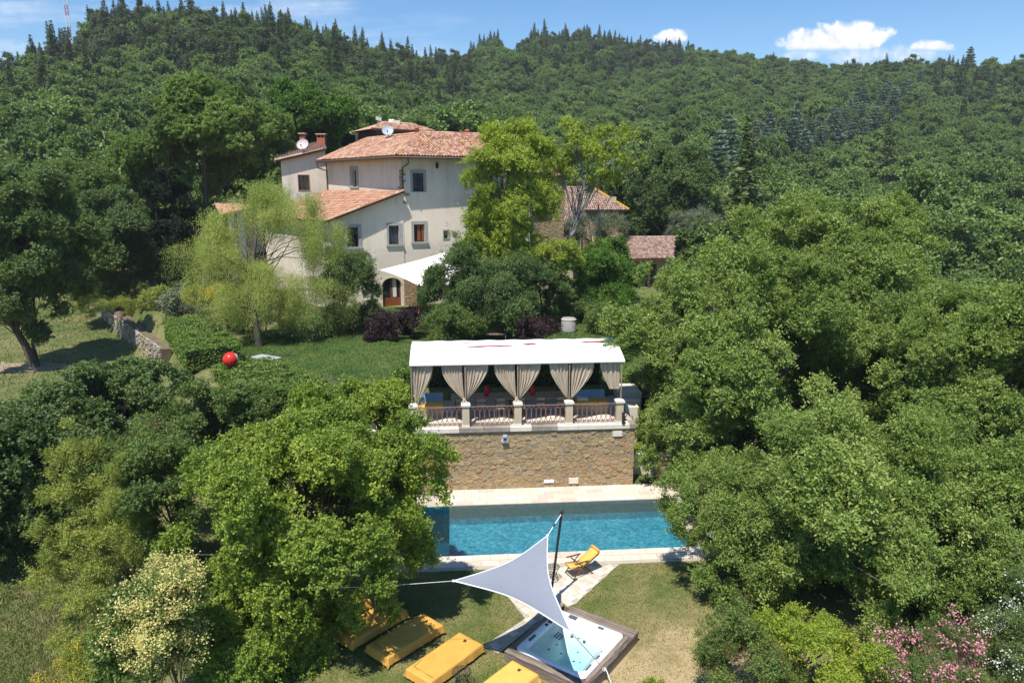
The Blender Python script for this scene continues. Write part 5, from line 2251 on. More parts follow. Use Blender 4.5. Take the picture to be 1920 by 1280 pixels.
# piping along the three hollow edges
n = 22
ix = {}
q = 0
for i in range(n + 1):
    for j in range(n + 1 - i):
        ix[i, j] = q
        q += 1
for path_ in ([ix[i, n - i] for i in range(n + 1)], [ix[i, 0] for i in range(n + 1)], [ix[0, j] for j in range(n + 1)]):
    put(MB().tube([vs[k] for k in path_], .017, 6), 'piping', 'white_paint', sail)
for c in (ca, cb, cc_):
    put(MB().lathe([(0, -.03), (.04, -.02), (.04, .02), (0, .03)], 8, c), 'corner_ring', 'white_paint', sail)
pole = thing('sail_pole', 'thin dark pole with curled iron foot holding the top corner of the grey sail', 'pole', (1.13, 19.75, 0))
ptop = Vector((1.47, 19.75, 3.02))
put(MB().tube([(1.13, 19.75, -.2), ptop], .038, 8), 'shaft', 'iron_dark', pole)
put(MB().lathe([(.05, -.05), (.055, .03), (.02, .06), (0, .07)], 8, ptop), 'cap', 'iron_dark', pole)


def rope(label, pts, r=.011):
    o = MB()
    l = Vector(pts[0])
    o.tube([Vector(p) - l for p in pts], r, 5)
    return tag(o.build('rope', 'rope', None, l), label, 'rope')


rope('short white rope with a dark clip tying the grey sail to its dark pole', [ca, ca.lerp(ptop, .5) - up * .02, ptop - up * .05], .016)
put(MB().tube([ca.lerp(ptop, .38), ca.lerp(ptop, .5)], .03, 6), 'clip', 'iron_dark', sail)
rend = D(560, 1103, 16.8)
rope('long white rope running left from the sail corner into the maple', [cb, cb.lerp(rend, .5) - up * .05, rend], .007)
ring = TUB_C + Vector((math.cos(TUB_R) * 1.15 - math.sin(TUB_R) * -.62, math.sin(TUB_R) * 1.15 + math.cos(TUB_R) * -.62, ZT + .06))
ring = G(1133, 1254, ZT + .06)
rope('thin rope crossing the hot tub from the sail corner to its timber edge', [cc_, ring], .011)
rope('pale rope end running from the timber edge of the hot tub down to the grass', [ring, ring + Vector((.05, -.1, .03)), ring + Vector((.16, -.45, -.2)), ring + Vector((.25, -.8, -.34))], .014)
mb = MB()
for k in range(5):
    a = k * 1.3
    mb.tube([ring + Vector((.04 * math.cos(a), .04 * math.sin(a), -.02)), ring + Vector((.05 * math.cos(a + 1), .05 * math.sin(a + 1), .03)), ring + Vector((.04 * math.cos(a + 2), .04 * math.sin(a + 2), -.03))], .012, 5)
kn = thing('rope_knot', 'knot of white rope lying on the front edge of the hot tub surround', 'knot', ring)
put(mb, 'loops', 'rope', kn)
lp0 = thing('dark_pole', 'tall dark post on the near pool deck beside the maple', 'pole', G(771, 1075, .02))
MB().tube([(0, 0, -.2), (.0, .0, 3.0)], .05, 8).build('shaft', 'iron_dark', lp0)
MB().lathe([(.12, 0), (.12, .03), (.06, .05)], 10).build('foot', 'iron_dark', lp0)

# ------------------------------------------------------------------ sun loungers under yellow towelling covers
def lounger(label, cx_, cy_, ang, seed):
    rr = random.Random(seed)
    t = thing('sun_lounger', label, 'sun lounger', (cx_, cy_, land1(cx_, cy_) + .01), ang, 'sun loungers under yellow covers')
    L, W, H = 1.98, .86, .32
    nu, nv = 44, 30
    vs, fs = [], []
    skirt = .23
    for i in range(nu + 1):
        s = -skirt + (L + 2 * skirt) * i / nu
        for j in range(nv + 1):
            q = -skirt + (W + 2 * skirt) * j / nv
            x = min(max(s, 0), L)
            y = min(max(q, 0), W)
            dx, dy = s - x, q - y
            drop = max(abs(dx), abs(dy))
            out = .04 * (drop / skirt)
            nx = x + (out if dx > 0 else -out if dx < 0 else 0)
            ny = y + (out if dy > 0 else -out if dy < 0 else 0)
            if drop > 0:
                fl = drop / skirt
                ph = (s if abs(dy) >= abs(dx) else q)
                wv = .010 * fl * math.sin(ph * 13 + seed + 2 * math.sin(ph * 5)) + .006 * fl * math.sin(ph * 41 + seed * 2)
                if abs(dy) >= abs(dx):
                    ny += wv + (.05 * fl if dx else 0) * (1 if dy > 0 else -1)
                else:
                    nx += wv
            z = H - drop * .98 + (.011 * math.sin(x * 7 + 3 * y + seed) * math.sin(y * 11) if drop == 0 else 0)
            if x > L * .68 and drop == 0:
                z += .015 * smooth((x - L * .68) / .05)
            if dx and dy:                                     # corners of the cloth hang lower
                z -= .03 * (abs(dx) * abs(dy)) / skirt ** 2
            vs.append((nx - L / 2, ny - W / 2, z))
    for i in range(nu):
        for j in range(nv):
            a = i * (nv + 1) + j
            fs.append((a, a + nv + 1, a + nv + 2, a + 1))
    mb = MB()
    mb.mesh(vs, fs, 0, True)
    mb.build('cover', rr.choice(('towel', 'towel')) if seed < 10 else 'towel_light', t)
    MB().box(-L / 2 + .02, L / 2 - .02, -W / 2 + .02, W / 2 - .02, .2, .295).build('frame', 'wood_frame', t)
    l0 = MB().box(-.035, .035, -.035, .035, 0, .2).build('leg', 'wood_frame', t, (-.85, -.36, 0))
    for (x, y) in ((.85, -.36), (-.85, .36), (.85, .36)):
        part_obj(l0, 'leg', t, (x, y, 0))
    MB().box(-.05, .05, -.04, .04, 0, .004).build('emblem', 'emblem', t, (L / 2 - .22, .02, H + .024), rad(20))
    # seam of the folded top sheet
    MB().tube([(-L / 2 + .16, -W / 2 + .06, H + .006), (-L / 2 + .16, W / 2 - .1, H + .006), (-L / 2 + .5, W / 2 - .08, H + .006)], .006, 4).build('seam', 'wood_frame', t)
    return t


LA = math.atan2(.763, .645)
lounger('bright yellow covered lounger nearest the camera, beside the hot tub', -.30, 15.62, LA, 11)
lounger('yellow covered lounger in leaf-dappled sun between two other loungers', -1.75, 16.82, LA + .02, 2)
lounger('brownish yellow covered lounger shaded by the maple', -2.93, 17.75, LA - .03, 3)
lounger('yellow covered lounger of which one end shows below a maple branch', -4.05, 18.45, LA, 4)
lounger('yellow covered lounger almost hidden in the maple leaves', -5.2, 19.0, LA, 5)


def wire_table(label, p, h=.46, r=.2):
    t = thing('wire_table', label, 'side table', p, 0, 'round wire side tables')
    mb = MB()
    for k in range(12):
        a = 2 * math.pi * k / 12
        a2 = a + .5
        mb.tube([(r * math.cos(a), r * math.sin(a), h), (r * .55 * math.cos(a2), r * .55 * math.sin(a2), h * .5), (r * .9 * math.cos(a2 + .5), r * .9 * math.sin(a2 + .5), 0)], .006, 4, cap=False)
    mb.build('wire_stand', 'iron_dark', t)
    mb = MB()
    for z, q in ((h, r), (h * .5, r * .55), (0, r * .9)):
        mb.tube([(q * math.cos(2 * math.pi * k / 20), q * math.sin(2 * math.pi * k / 20), z) for k in range(21)], .008, 4, cap=False)
    mb.build('ring', 'iron_dark', t)
    mb = MB()
    for k in range(-4, 5):
        x = k * r / 4.6
        y = math.sqrt(max(0, r * r - x * x))
        mb.tube([(x, -y, h), (x, y, h)], .004, 4, cap=False)
        mb.tube([(-y, x, h + .005), (y, x, h + .005)], .004, 4, cap=False)
    mb.build('mesh_top', 'iron_dark', t)
    return t


wire_table('wire side table standing at the foot of the grey sail on the pool deck', G(1037, 1086, .05))
wire_table('wire side table on the grass between the two yellow loungers', G(866, 1285, .0) + Vector((0, 0, .01)), .4, .24)


# ------------------------------------------------------------------ reclining deck chairs with yellow cushions
def deck_chair(label, p, ang):
    t = thing('deck_chair', label, 'deck chair', p, ang, 'folding deck chairs with yellow pads')
    # x runs from the foot end (-) to the head end (+)
    for y in (-.29, .29):
        MB().tube([(-.42, y, .0), (.22, y, .62)], .02, 6).build('leg', 'wood_frame', t)
        MB().tube([(.45, y * .88, .0), (-.18, y * .88, .58)], .02, 6).build('leg', 'wood_frame', t)
        MB().box(-.36, .26, y - .03, y + .03, .60, .63, 0, .006).build('armrest', 'wood_frame', t)
        MB().tube([(.1, y * .8, .36), (.72, y * .8, .74)], .018, 6).build('back_rail', 'wood_frame', t)
        MB().tube([(.1, y * .8, .36), (-.45, y * .8, .44)], .018, 6).build('seat_rail', 'wood_frame', t)
    for (x, z) in ((-.42, .02), (.45, .02), (.1, .34), (-.18, .56)):
        MB().tube([(x, -.28, z), (x, .28, z)], .015, 6).build('crossbar', 'wood_frame', t)

    def pad(p0, p1, w_, th, nm):
        vs, fs = [], []
        n = 12
        p0, p1 = Vector(p0), Vector(p1)
        d = (p1 - p0)
        nn = Vector((-d.z, 0, d.x)).normalized()
        for i in range(n + 1):
            f = i / n
            c = p0 + d * f
            puff = th * (.75 + .25 * abs(math.sin(f * math.pi * 3)))
            vs += [c + Vector((0, -w_, 0)), c + Vector((0, -w_ * .8, 0)) + nn * puff, c + Vector((0, w_ * .8, 0)) + nn * puff, c + Vector((0, w_, 0)), c + Vector((0, 0, 0)) - nn * .01]
        for i in range(n):
            for k in range(5):
                fs.append((i * 5 + k, i * 5 + (k + 1) % 5, (i + 1) * 5 + (k + 1) % 5, (i + 1) * 5 + k))
        fs += [(4, 3, 2, 1, 0), tuple(n * 5 + k for k in range(5))]
        MB().mesh(vs, fs, 0, True).build(nm, 'towel_light', t)
    pad((.08, 0, .37), (-.46, 0, .46), .25, .09, 'seat_cushion')
    pad((.12, 0, .38), (.76, 0, .78), .25, .09, 'back_cushion')
    MB().tube([(.72, -.25, .86), (.72, -.2, .865), (.72, .2, .865), (.72, .25, .86)], [.03, .055, .055, .03], 10).build('pillow', 'towel', t)
    t.scale = (.88, .88, .85)
    return t


deck_chair('dark wooden reclining chair with bright yellow pads on the sunny pool deck', G(1085, 1074, .06) + Vector((0, 0, .0)), rad(28))
p = G(1420, 960, .06)
deck_chair('orange padded reclining chair in the shade under the big oaks', p, rad(60))

# white square parasol at the shady end of the pool
pr = thing('white_parasol', 'low white canvas canopy tilted over the right end of the pool', 'parasol', (7.6, 25.4, 0))
cs = [D(1272, 972, 25.6), D(1318, 952, 27), D(1348, 996, 25.2), D(1312, 1012, 24.2)]
vs, fs = sail_mesh(cs, .06, .02, 8)
put(MB().mesh(vs, fs, 0, True), 'cloth', 'sail_white', pr)
put(MB().tube([(7.5, 25.4, 0), sum(cs, Vector()) / 4], .03, 8), 'pole', 'white_paint', pr)
for c in cs:
    put(MB().tube([sum(cs, Vector()) / 4 - up * .02, c - up * .02], .012, 5), 'rib', 'white_paint', pr)
st0 = thing('white_stool', 'small white slatted stool under the oaks past the pool end', 'stool', G(1338, 1020, 0), rad(10))
for k in range(4):
    MB().box(-.2, .2, -.2 + .1 * k, -.12 + .1 * k, .34, .37).build('seat_slat', 'white_paint', st0)
l0 = MB().box(-.02, .02, -.02, .02, 0, .34).build('leg', 'white_paint', st0, (-.17, -.17, 0))
for (x, y) in ((.17, -.17), (-.17, .17), (.17, .17)):
    part_obj(l0, 'leg', st0, (x, y, 0))

# niche right of the rubble wall
nw = thing('plastered_bench', 'pale plastered bench wall in the recess right of the rubble wall', 'wall', T(5.95, 1.2, 0), TA)
MB().box(-.75, .75, -.1, .5, -.1, .95, 0, .015).build('body', 'travertine', nw)
MB().box(-.8, .8, -.15, .55, .95, 1.02, 0, .01).build('slab', 'acrylic', nw)
sp = thing('stone_post', 'short brown stone gatepost at the oaks right of the rubble wall', 'post', T(6.55, .35, 0), TA)
zz = 0
for k in range(5):
    h = random.uniform(.18, .3)
    MB().box(-.24 + random.uniform(-.03, .03), .24 + random.uniform(-.03, .03), -.22, .22, zz, zz + h - .015, 0, .03).build('stone', random.choice(('stone_0', 'stone_1', 'stone_4', 'stone_8')), sp)
    zz += h
MB().box(-.28, .28, -.26, .26, zz, zz + .08, 0, .01).build('cap', 'pillar_stone', sp)
gp = thing('gate_pillar', 'tall stuccoed pillar with stone cap beside the garden steps near the oaks', 'pillar', (G(1212, 735, 2.9).x, G(1212, 735, 2.9).y, 2.7), TA)
MB().box(-.2, .2, -.2, .2, 0, 1.2, 0, .015).build('shaft', 'pillar_stone', gp)
MB().box(-.25, .25, -.25, .25, 1.2, 1.3, 0, .02).build('cap', 'travertine', gp)

# ------------------------------------------------------------------ garden things
p = Vector((-13.43, 33.4, 4.0))
bl = thing('beach_ball', 'big shiny red ball with pale blue patch on the end of a clipped hedge', 'ball', (p.x, p.y, 4.36))
vs, fs = [], []
R_ = .36
nu, nv = 24, 14
for j in range(nv + 1):
    th = math.pi * j / nv
    for i in range(nu):
        a = 2 * math.pi * i / nu
        vs.append((R_ * math.sin(th) * math.cos(a), R_ * math.cos(th), R_ * math.sin(th) * math.sin(a)))
M_ = Matrix.Rotation(rad(-62), 3, 'Z') @ Matrix.Rotation(rad(18), 3, 'X')
vs = [M_ @ Vector(v) for v in vs]
fr, fw_ = [], []
for j in range(nv):
    for i in range(nu):
        f = (j * nu + i, j * nu + (i + 1) % nu, (j + 1) * nu + (i + 1) % nu, (j + 1) * nu + i)
        (fw_ if j < 3 else fr).append(f)
MB().mesh(vs[3 * nu:], [tuple(i - 3 * nu for i in f) for f in fr], 0, True).build('ball_skin', 'ball_red', bl)
MB().mesh(vs[:4 * nu], fw_, 0, True).build('patch', 'pot_plastic', bl)
p = G(500, 675, 3.6)
stb = thing('stone_table', 'grey stone slab table at the edge of the lawn by the hedge', 'table', (p.x, p.y, 3.2), rad(-30))
MB().box(-.75, .75, -.35, .35, .5, .58, 0, .02).build('slab', 'slate_table', stb)
MB().box(-.5, -.3, -.25, .25, 0, .5).build('leg', 'slate_table', stb)
MB().box(.3, .5, -.25, .25, 0, .5).build('leg', 'slate_table', stb)
p = G(1066, 622, 3.2)
mill = thing('stone_cylinder', 'old pale grey stone drum standing on the lawn by the laurel', 'stone drum', (p.x, p.y, 3.15))
MB().lathe([(0, 0), (.52, 0), (.5, .2), (.47, .9), (.42, .98), (0, .96)], 18).build('drum', 'pietra', mill)
MB().tube([(.47 * math.cos(2 * math.pi * k / 18), .47 * math.sin(2 * math.pi * k / 18), .88) for k in range(19)], .03, 5).build('rim', 'travertine', mill)
p = G(925, 640, 3.2)
ib = thing('iron_bench', 'rust brown iron garden bench with arched back, behind the pergola roof', 'bench', (p.x, 43.0, 3.2), rad(180))
mb = MB()
for k in range(12):
    x = -.75 + 1.5 * k / 11
    mb.tube([(x, -.25, .45), (x, -.3, .72 + .28 * math.cos(x * 1.7))], .012, 5)
mb.build('back_bars', 'iron_rust', ib)
MB().tube([(-.8 + 1.6 * k / 14, -.3, .72 + .28 * math.cos((-.8 + 1.6 * k / 14) * 1.7)) for k in range(15)], .022, 6).build('back_rail', 'iron_rust', ib)
for q in range(5):
    MB().box(-.8, .8, -.25 + .1 * q, -.18 + .1 * q, .43, .46).build('seat_slat', 'iron_rust', ib)
for x in (-.75, .75):
    MB().tube([(x, -.25, 0), (x, -.25, .6)], .02, 6).build('leg', 'iron_rust', ib)
    MB().tube([(x, .2, 0), (x, .2, .65), (x, -.28, .68)], .02, 6).build('leg', 'iron_rust', ib)


def pot(label, p, r=.22, h=.4, mat='terracotta'):
    t = thing('plant_pot', label, 'plant pot', p, 0)
    MB().lathe([(0, 0), (r * .7, 0), (r, h * .86), (r * 1.12, h * .87), (r * 1.12, h), (r * .95, h), (r * .9, h * .85), (0, h * .84)], 16).build('pot', mat, t)
    MB().lathe([(0, h * .9), (r * .9, h * .88)], 12).build('soil', 'soil', t)
    return t


pot('orange terracotta pot on the terrace at the left end of the pergola', T(-4.75, .95, 2.8), .24, .5)
# aerial mast on the far hill
p = D(135, 95, 262)
ms = thing('radio_mast', 'red and white lattice radio mast on the hilltop at the left', 'mast', (p.x, p.y, p.z - 6))
for k in range(9):
    mb = MB()
    z0, z1 = k * 3.4, (k + 1) * 3.4
    for (x, y) in ((-.5, -.3), (.5, -.3), (0, .55)):
        mb.tube([(x, y, z0), (x, y, z1)], .11, 4)
    for (a, b) in (((-.5, -.3), (.5, -.3)), ((.5, -.3), (0, .55)), ((0, .55), (-.5, -.3))):
        mb.tube([(*a, z0), (*b, (z0 + z1) / 2)], .06, 4)
        mb.tube([(*b, (z0 + z1) / 2), (*a, z1)], .06, 4)
    mb.build('mast_section', 'mast_red' if k % 2 else 'white_paint', ms)
# dry stone wall along the upper edge of the left meadow
dw = thing('dry_stone_wall', 'rough dry stone wall with weeds holding the garden above the left meadow', 'wall', (-21.3, 45, 0))
P0, P1 = Vector((-22.2, 44.4, 0)), Vector((-47.3, 76.4, 0))
dd = P1 - P0
fcw = Face(P0, -dd * -1, dd.length, 2.9, 3.6, .2)
fcw.n = -fcw.n if fcw.n.dot(Vector((-1, -.6, 0))) < 0 else fcw.n
mb = MB()
core = []
for k in range(40):
    t0, t1 = fcw.L * k / 40, fcw.L * (k + 1) / 40
    h0, h1 = 2.35 + .02 * t0 + .15 * math.sin(k * 1.7), 2.35 + .02 * t1 + .15 * math.sin((k + 1) * 1.7)
    mb.hexa([fcw.p(t0, .1, 0), fcw.p(t1, .1, 0), fcw.p(t1, .1, -.6), fcw.p(t0, .1, -.6), fcw.p(t0, h0, 0), fcw.p(t1, h1, 0), fcw.p(t1, h1, -.6), fcw.p(t0, h0, -.6)])
put(mb, 'core', 'soil', dw)
cells = rubble_cells(0, fcw.L, .3, 2.5, .30, 77)
for A, poly in sorted(cells, key=lambda c: -c[0])[:170]:
    cx = sum(q[0] for q in poly) / len(poly)
    cz = sum(q[1] for q in poly) / len(poly)
    m2 = stone_shape(MB(), poly, random.uniform(.05, .14), .03, rnd)
    mb = MB()
    base = fcw.p(cx, cz)
    mb.mesh([fcw.p(x, z, -y) - base for (x, y, z) in m2.v], m2.f)
    mb.build('stone', random.choice(('stone_5', 'stone_8', 'stone_3', 'pietra', 'stone_1')), dw, base - dw.location)
mb = MB()
for A, poly in sorted(cells, key=lambda c: -c[0])[170:]:
    m2 = stone_shape(MB(), poly, random.uniform(.05, .12), .03, rnd)
    mb.mesh([fcw.p(x, z, -y) for (x, y, z) in m2.v], m2.f, rnd.randrange(3))
o = put(mb, 'small_stones', ['stone_5', 'stone_8', 'pietra'], dw)
o['kind'] = 'stuff'

dp = [G(-60, 672, .6), G(95, 682, .6), G(150, 690, .6), G(90, 697, .6), G(-60, 694, .6)]
lawn_grid('meadow_track', [(v.x, v.y) for v in dp], .4, 'dirt', .03)

# ------------------------------------------------------------------ garden trees and shrubs
def ell(px, py, Y, wpx, hpx, n, rc, depth=None, bottom=-.55):
    "crown mass measured on the photograph, standing at the distance Y"
    c = D(px, py, Y)
    Z = c.y * math.cos(PITCH) - (c.z - CAM_H) * math.sin(PITCH)
    s = FOC / Z
    rx, rz = wpx / s, hpx / s
    return (c, (rx, depth or (rx + rz) / 2, rz), n, rc, bottom)


def foot(px, Y):
    c = D(px, 640, Y)
    return (c.x, Y, land1(c.x, Y) - .05)


OAK = dict(ll=.17, lw=.08, spread=.26, K=11, lift=.45)
tree('oak_tree', 'broad downy oak whose crown hangs over the right end of the pool and terrace', 'tree', (10.6, 30.5, 1.4),
     [ell(1420, 700, 30, 255, 215, 90, 1.25, 5.2, -.8), ell(1345, 925, 25, 80, 62, 18, .7, 1.5, -.8), ell(1300, 810, 29, 105, 150, 26, .9, 2.2, -.9), ell(1275, 620, 31, 105, 100, 30, .9, 2.4, -.9), ell(1255, 528, 32, 60, 30, 9, .6, 1.2)], 'leaf_oak', dens=40, base_r=.3, **OAK)
tree('oak_tree', 'tallest downy oak with pale top against the wooded hill at the right', 'tree', (17.0, 34.0, 2.5),
     [ell(1600, 600, 34, 200, 215, 80, 1.35, 5.0, -.6), ell(1480, 480, 35, 120, 100, 26, 1.0, 2.6), ell(1830, 650, 36, 140, 110, 34, 1.2, 3.2, -.7), ell(1560, 450, 35, 150, 70, 22, 1.0, 2.6)], 'leaf_oak', dens=34, base_r=.34, **OAK)
tree('oak_tree', 'downy oak nearest the camera at the right, low boughs above the dry lawn', 'tree', (8.6, 20.6, -.1),
     [ell(1590, 960, 20.5, 250, 190, 90, .95, 3.6, -.75), ell(1390, 1050, 20, 88, 110, 28, .6, 1.3, -.9), ell(1320, 955, 20.6, 90, 75, 22, .5, 1.2, -.8), ell(1800, 1010, 20, 200, 140, 44, .9, 2.6, -.8)], 'leaf_oak', dens=52, base_r=.26, ls=.48, **OAK)
tree('oak_tree', 'downy oak at the right picture edge, above the white oleander', 'tree', (19.5, 27.5, .5),
     [ell(1850, 750, 27, 210, 230, 80, 1.15, 4.5, -.85)], 'leaf_oak', dens=36, base_r=.3, **OAK)
tree('maple_tree', 'large yellow-green field maple in front at the left, its boughs over the loungers', 'tree', (-5.9, 19.3, -.2),
     [ell(560, 960, 18.6, 220, 205, 80, .85, 3.5, -.95), ell(760, 890, 18.5, 90, 95, 20, .6, 1.4, -.7), ell(490, 1160, 17.4, 150, 130, 34, .75, 2.0, -.9), ell(640, 805, 20, 140, 65, 22, .7, 1.8), ell(690, 1110, 17.4, 60, 60, 10, .45, 1.0, -.9)],
     'leaf_maple', dens=56, K=10, ll=.13, lw=.11, spread=.2, base_r=.2, ls=.5)
# left slope
tree('hazel_thicket', 'dense dark green leafy thicket below the left meadow', 'shrub', (-17.5, 32, -.6),
     [ell(180, 785, 31, 150, 100, 44, .9, 2.8, -.7), ell(270, 715, 34, 65, 40, 14, .7, 1.5)], 'leaf_dark', dens=36, K=9, ll=.2, lw=.14, spread=.26, base_r=.1, up=.7, inner=.6)
tree('ivy_mound', 'tall dark ivy-clad mass at the left picture edge above the dry grass', 'shrub', (-19.5, 26, -1),
     [ell(50, 900, 25, 120, 165, 50, .8, 2.4, -1.0), ell(120, 820, 26.5, 90, 90, 20, .7, 1.6)], 'leaf_dark', dens=46, K=9, ll=.16, lw=.14, spread=.2, base_r=.12, up=.6, inner=.7)
tree('green_bush', 'mid green rounded bush between the dark thicket and the maple', 'shrub', (-12.3, 28, -.3),
     [ell(380, 790, 27, 110, 70, 30, .7, 2.0, -.9), ell(440, 775, 28, 70, 45, 12, .6, 1.4)], 'leaf_mid', dens=44, K=9, ll=.14, lw=.08, spread=.22, base_r=.08, up=.6)
tree('green_bush', 'low olive green bush with rusty tips left of the maple', 'shrub', (-12.6, 22.5, -.6),
     [ell(260, 860, 22.5, 80, 65, 22, .5, 1.3, -.9)], 'leaf_mid', dens=60, K=9, ll=.11, lw=.06, spread=.2, base_r=.06, extra=('rusty_tips', 'leaf_rust', 260, 5, .06))
tree('feathery_shrub', 'feathery ochre and yellow-green shrub in front of the ivy mass', 'shrub', (-13.4, 20.5, -.9),
     [ell(165, 990, 20.5, 75, 130, 44, .36, 1.3, -.9), ell(140, 870, 21, 45, 75, 18, .3, .8), ell(220, 1010, 19.8, 50, 90, 20, .3, .8), ell(130, 1100, 19.6, 65, 50, 18, .3, 1.0)], 'leaf_ochre', dens=42, K=10, ll=.12, lw=.04, spread=.26, base_r=.05, up=.3, rnd=1.0, lift=.7)
tree('feathery_shrub', 'pale yellow upright plume shrub right of the ochre shrub', 'shrub', (-10.6, 19.6, -.5),
     [ell(240, 960, 19.6, 28, 110, 18, .33, .5, -.9)], 'leaf_ochre', dens=100, K=10, ll=.1, lw=.03, spread=.2, base_r=.04, rnd=1.0, lift=.9)
tree('grey_shrub', 'grey-green twiggy shrub with dark gaps at the left edge of the maple', 'shrub', (-10.0, 20.4, -.4),
     [ell(300, 930, 20.4, 70, 100, 26, .5, 1.2, -.9)], 'leaf_mid', dens=56, K=9, ll=.12, lw=.07, spread=.2, base_r=.07, twigs=2)
tree('privet_bush', 'bush covered in cream plumes of flowers at the foot of the maple', 'shrub', (-7.5, 14.7, -.8),
     [ell(295, 1195, 14.6, 85, 105, 34, .4, 1.0, -.9), ell(320, 1100, 15, 60, 50, 14, .35, .7)], 'leaf_mid', dens=80, K=9, ll=.11, lw=.06, spread=.16, base_r=.05, extra=('cream_flowers', 'leaf_cream', 800, 40, .05))
tree('broom_shrub', 'low broom shrub with bright yellow flowers in the bottom left corner', 'shrub', (-10.3, 16.4, -1.0),
     [ell(150, 1250, 16.4, 70, 55, 18, .35, .9, -.9)], 'leaf_ochre', dens=80, K=9, ll=.09, lw=.03, spread=.18, base_r=.04, rnd=1.0, lift=.6, extra=('yellow_flowers', 'flower_yellow', 420, 6, .035))
tree('scrub_bush', 'yellowish weedy scrub on the dry slope above the broom', 'shrub', (-11.2, 17.8, -1.0),
     [ell(190, 1165, 18, 75, 45, 20, .4, 1.1, -.9)], 'leaf_ochre', dens=46, K=8, ll=.1, lw=.035, spread=.22, base_r=.04, rnd=1.0, lift=.6)
# left meadow trees
tree('lime_tree', 'dark broad-leaved tree with two leaning trunks on the left meadow', 'tree', foot(62, 47),
     [ell(60, 470, 47, 105, 130, 66, 1.2, 3.6, -.75), ell(20, 590, 46, 60, 55, 12, .9, 1.8), ell(120, 540, 47, 45, 60, 10, .8, 1.4)], 'leaf_dark', dens=28, K=9, ll=.24, lw=.15, spread=.32, base_r=.28,
     trunk=[(0, 0, -.3), (-.5, 0, 1.4), (-1.3, 0, 3.2), (-1.2, 0, 5.0), (-.5, 0, 7)])
tree('young_tree', 'slim young trunk with sparse dark leaves right of the leaning trunk on the meadow', 'tree', foot(66, 47.5),
     [ell(75, 540, 47.4, 40, 60, 12, .7, 1.2, -.7)], 'leaf_dark', dens=24, K=8, ll=.2, lw=.12, base_r=.12, trunk=[(0, 0, -.3), (-.2, 0, 1.5), (.2, 0, 3), (.3, 0, 5)])
tree('round_tree', 'dark rounded tree beside the dry stone wall, left of the cypress', 'tree', foot(252, 60),
     [ell(215, 455, 60, 92, 95, 56, 1.3, 4, -.75)], 'leaf_dark', dens=22, K=9, ll=.28, lw=.16, spread=.36, base_r=.25)
tree('round_tree', 'smaller mid green tree with bare twigs left above the meadow', 'tree', foot(185, 68),
     [ell(165, 390, 68, 110, 75, 50, 1.5, 4, -.6)], 'leaf_mid', dens=18, K=9, ll=.3, lw=.16, spread=.4, base_r=.2, twigs=1)
tree('stone_pine', 'big maritime pine with billowing needle clumps rising above the house yard', 'pine tree', foot(400, 68),
     [ell(405, 265, 68, 105, 90, 34, 2.2, 5.0, -.35), ell(312, 315, 67, 58, 55, 12, 1.9, 3.2, -.4), ell(488, 285, 68, 46, 48, 10, 1.7, 2.4, -.5), ell(430, 200, 69, 62, 32, 9, 1.8, 2.6)],
     'leaf_pine', dens=17, K=14, ll=.5, lw=.105, spread=.2, base_r=.42, rnd=1.0, up=.3, outw=.3, inner=.72, every=5, lift=.35,
     trunk=[(0, 0, -.3), (.0, 0, 2.5), (.25, 0, 5.5), (.5, 0, 8.5), (.6, 0, 12)])
tree('cypress', 'nearly black cypress column in the shade of the big pine', 'cypress', foot(330, 57),
     [ell(328, 430, 57, 42, 120, 46, .75, 1.7, -.97)], 'leaf_cypress', dens=60, K=9, ll=.22, lw=.07, spread=.2, base_r=.2, lift=.8, every=8)
tree('willow_tree', 'golden weeping willow drooping in front of the house at the left', 'tree', foot(486, 41.5),
     [ell(400, 480, 42, 75, 60, 20, .95, 2.2, -.3), ell(500, 395, 43.5, 62, 62, 18, .95, 2.0, -.2), ell(560, 420, 43.5, 55, 55, 12, .9, 1.8, -.2), ell(500, 545, 41.5, 62, 75, 16, .95, 1.8, -.5), ell(604, 475, 44, 40, 55, 14, .8, 1.3, -.3), ell(585, 560, 43, 48, 60, 14, .8, 1.2), ell(440, 560, 41.5, 70, 60, 14, .85, 1.6), ell(640, 560, 44.5, 28, 60, 10, .7, .9)],
     'leaf_willow', dens=5.5, K=28, ll=.17, lw=.035, spread=.34, base_r=.2, hang=1.9, tilt=0, up=.2, rnd=1.0, every=2,
     trunk=[(0, 0, -.3), (-.1, 0, 1.5), (-.35, 0, 3.0), (-.2, .3, 4.6), (.1, .5, 6.4)])
tree('dark_shrub_tree', 'dark narrow-leaved small tree between the willow and the house door', 'tree', foot(640, 46),
     [ell(655, 545, 46, 48, 95, 36, .8, 1.6, -.9)], 'leaf_dark', dens=34, K=9, ll=.2, lw=.07, spread=.3, base_r=.12, lift=.5)
tree('broom_shrub', 'broom with bright yellow flowers under the weeping willow', 'shrub', foot(500, 44.5),
     [ell(500, 575, 44.5, 65, 45, 20, .7, 1.5, -.8), ell(410, 560, 46, 40, 25, 8, .6, 1.0)], 'leaf_ochre', dens=40, K=9, ll=.16, lw=.04, spread=.3, base_r=.06, rnd=1.0, lift=.6, extra=('yellow_flowers', 'flower_yellow', 420, 7, .085))
tree('honey_locust', 'bright yellow-green tree with bare grey twigs covering the right half of the house', 'tree', foot(935, 50),
     [ell(948, 365, 50, 78, 105, 64, .95, 2.6, -.9), ell(912, 430, 49.5, 45, 55, 18, .8, 1.6), ell(990, 300, 50.5, 52, 55, 22, .75, 1.4), ell(948, 285, 50.5, 45, 45, 16, .75, 1.5), ell(995, 490, 49, 85, 50, 30, .8, 1.8)], 'leaf_lime', dens=19, K=9, ll=.24, lw=.1, spread=.34, base_r=.24, bark='bark_grey', twigs=2, every=2)
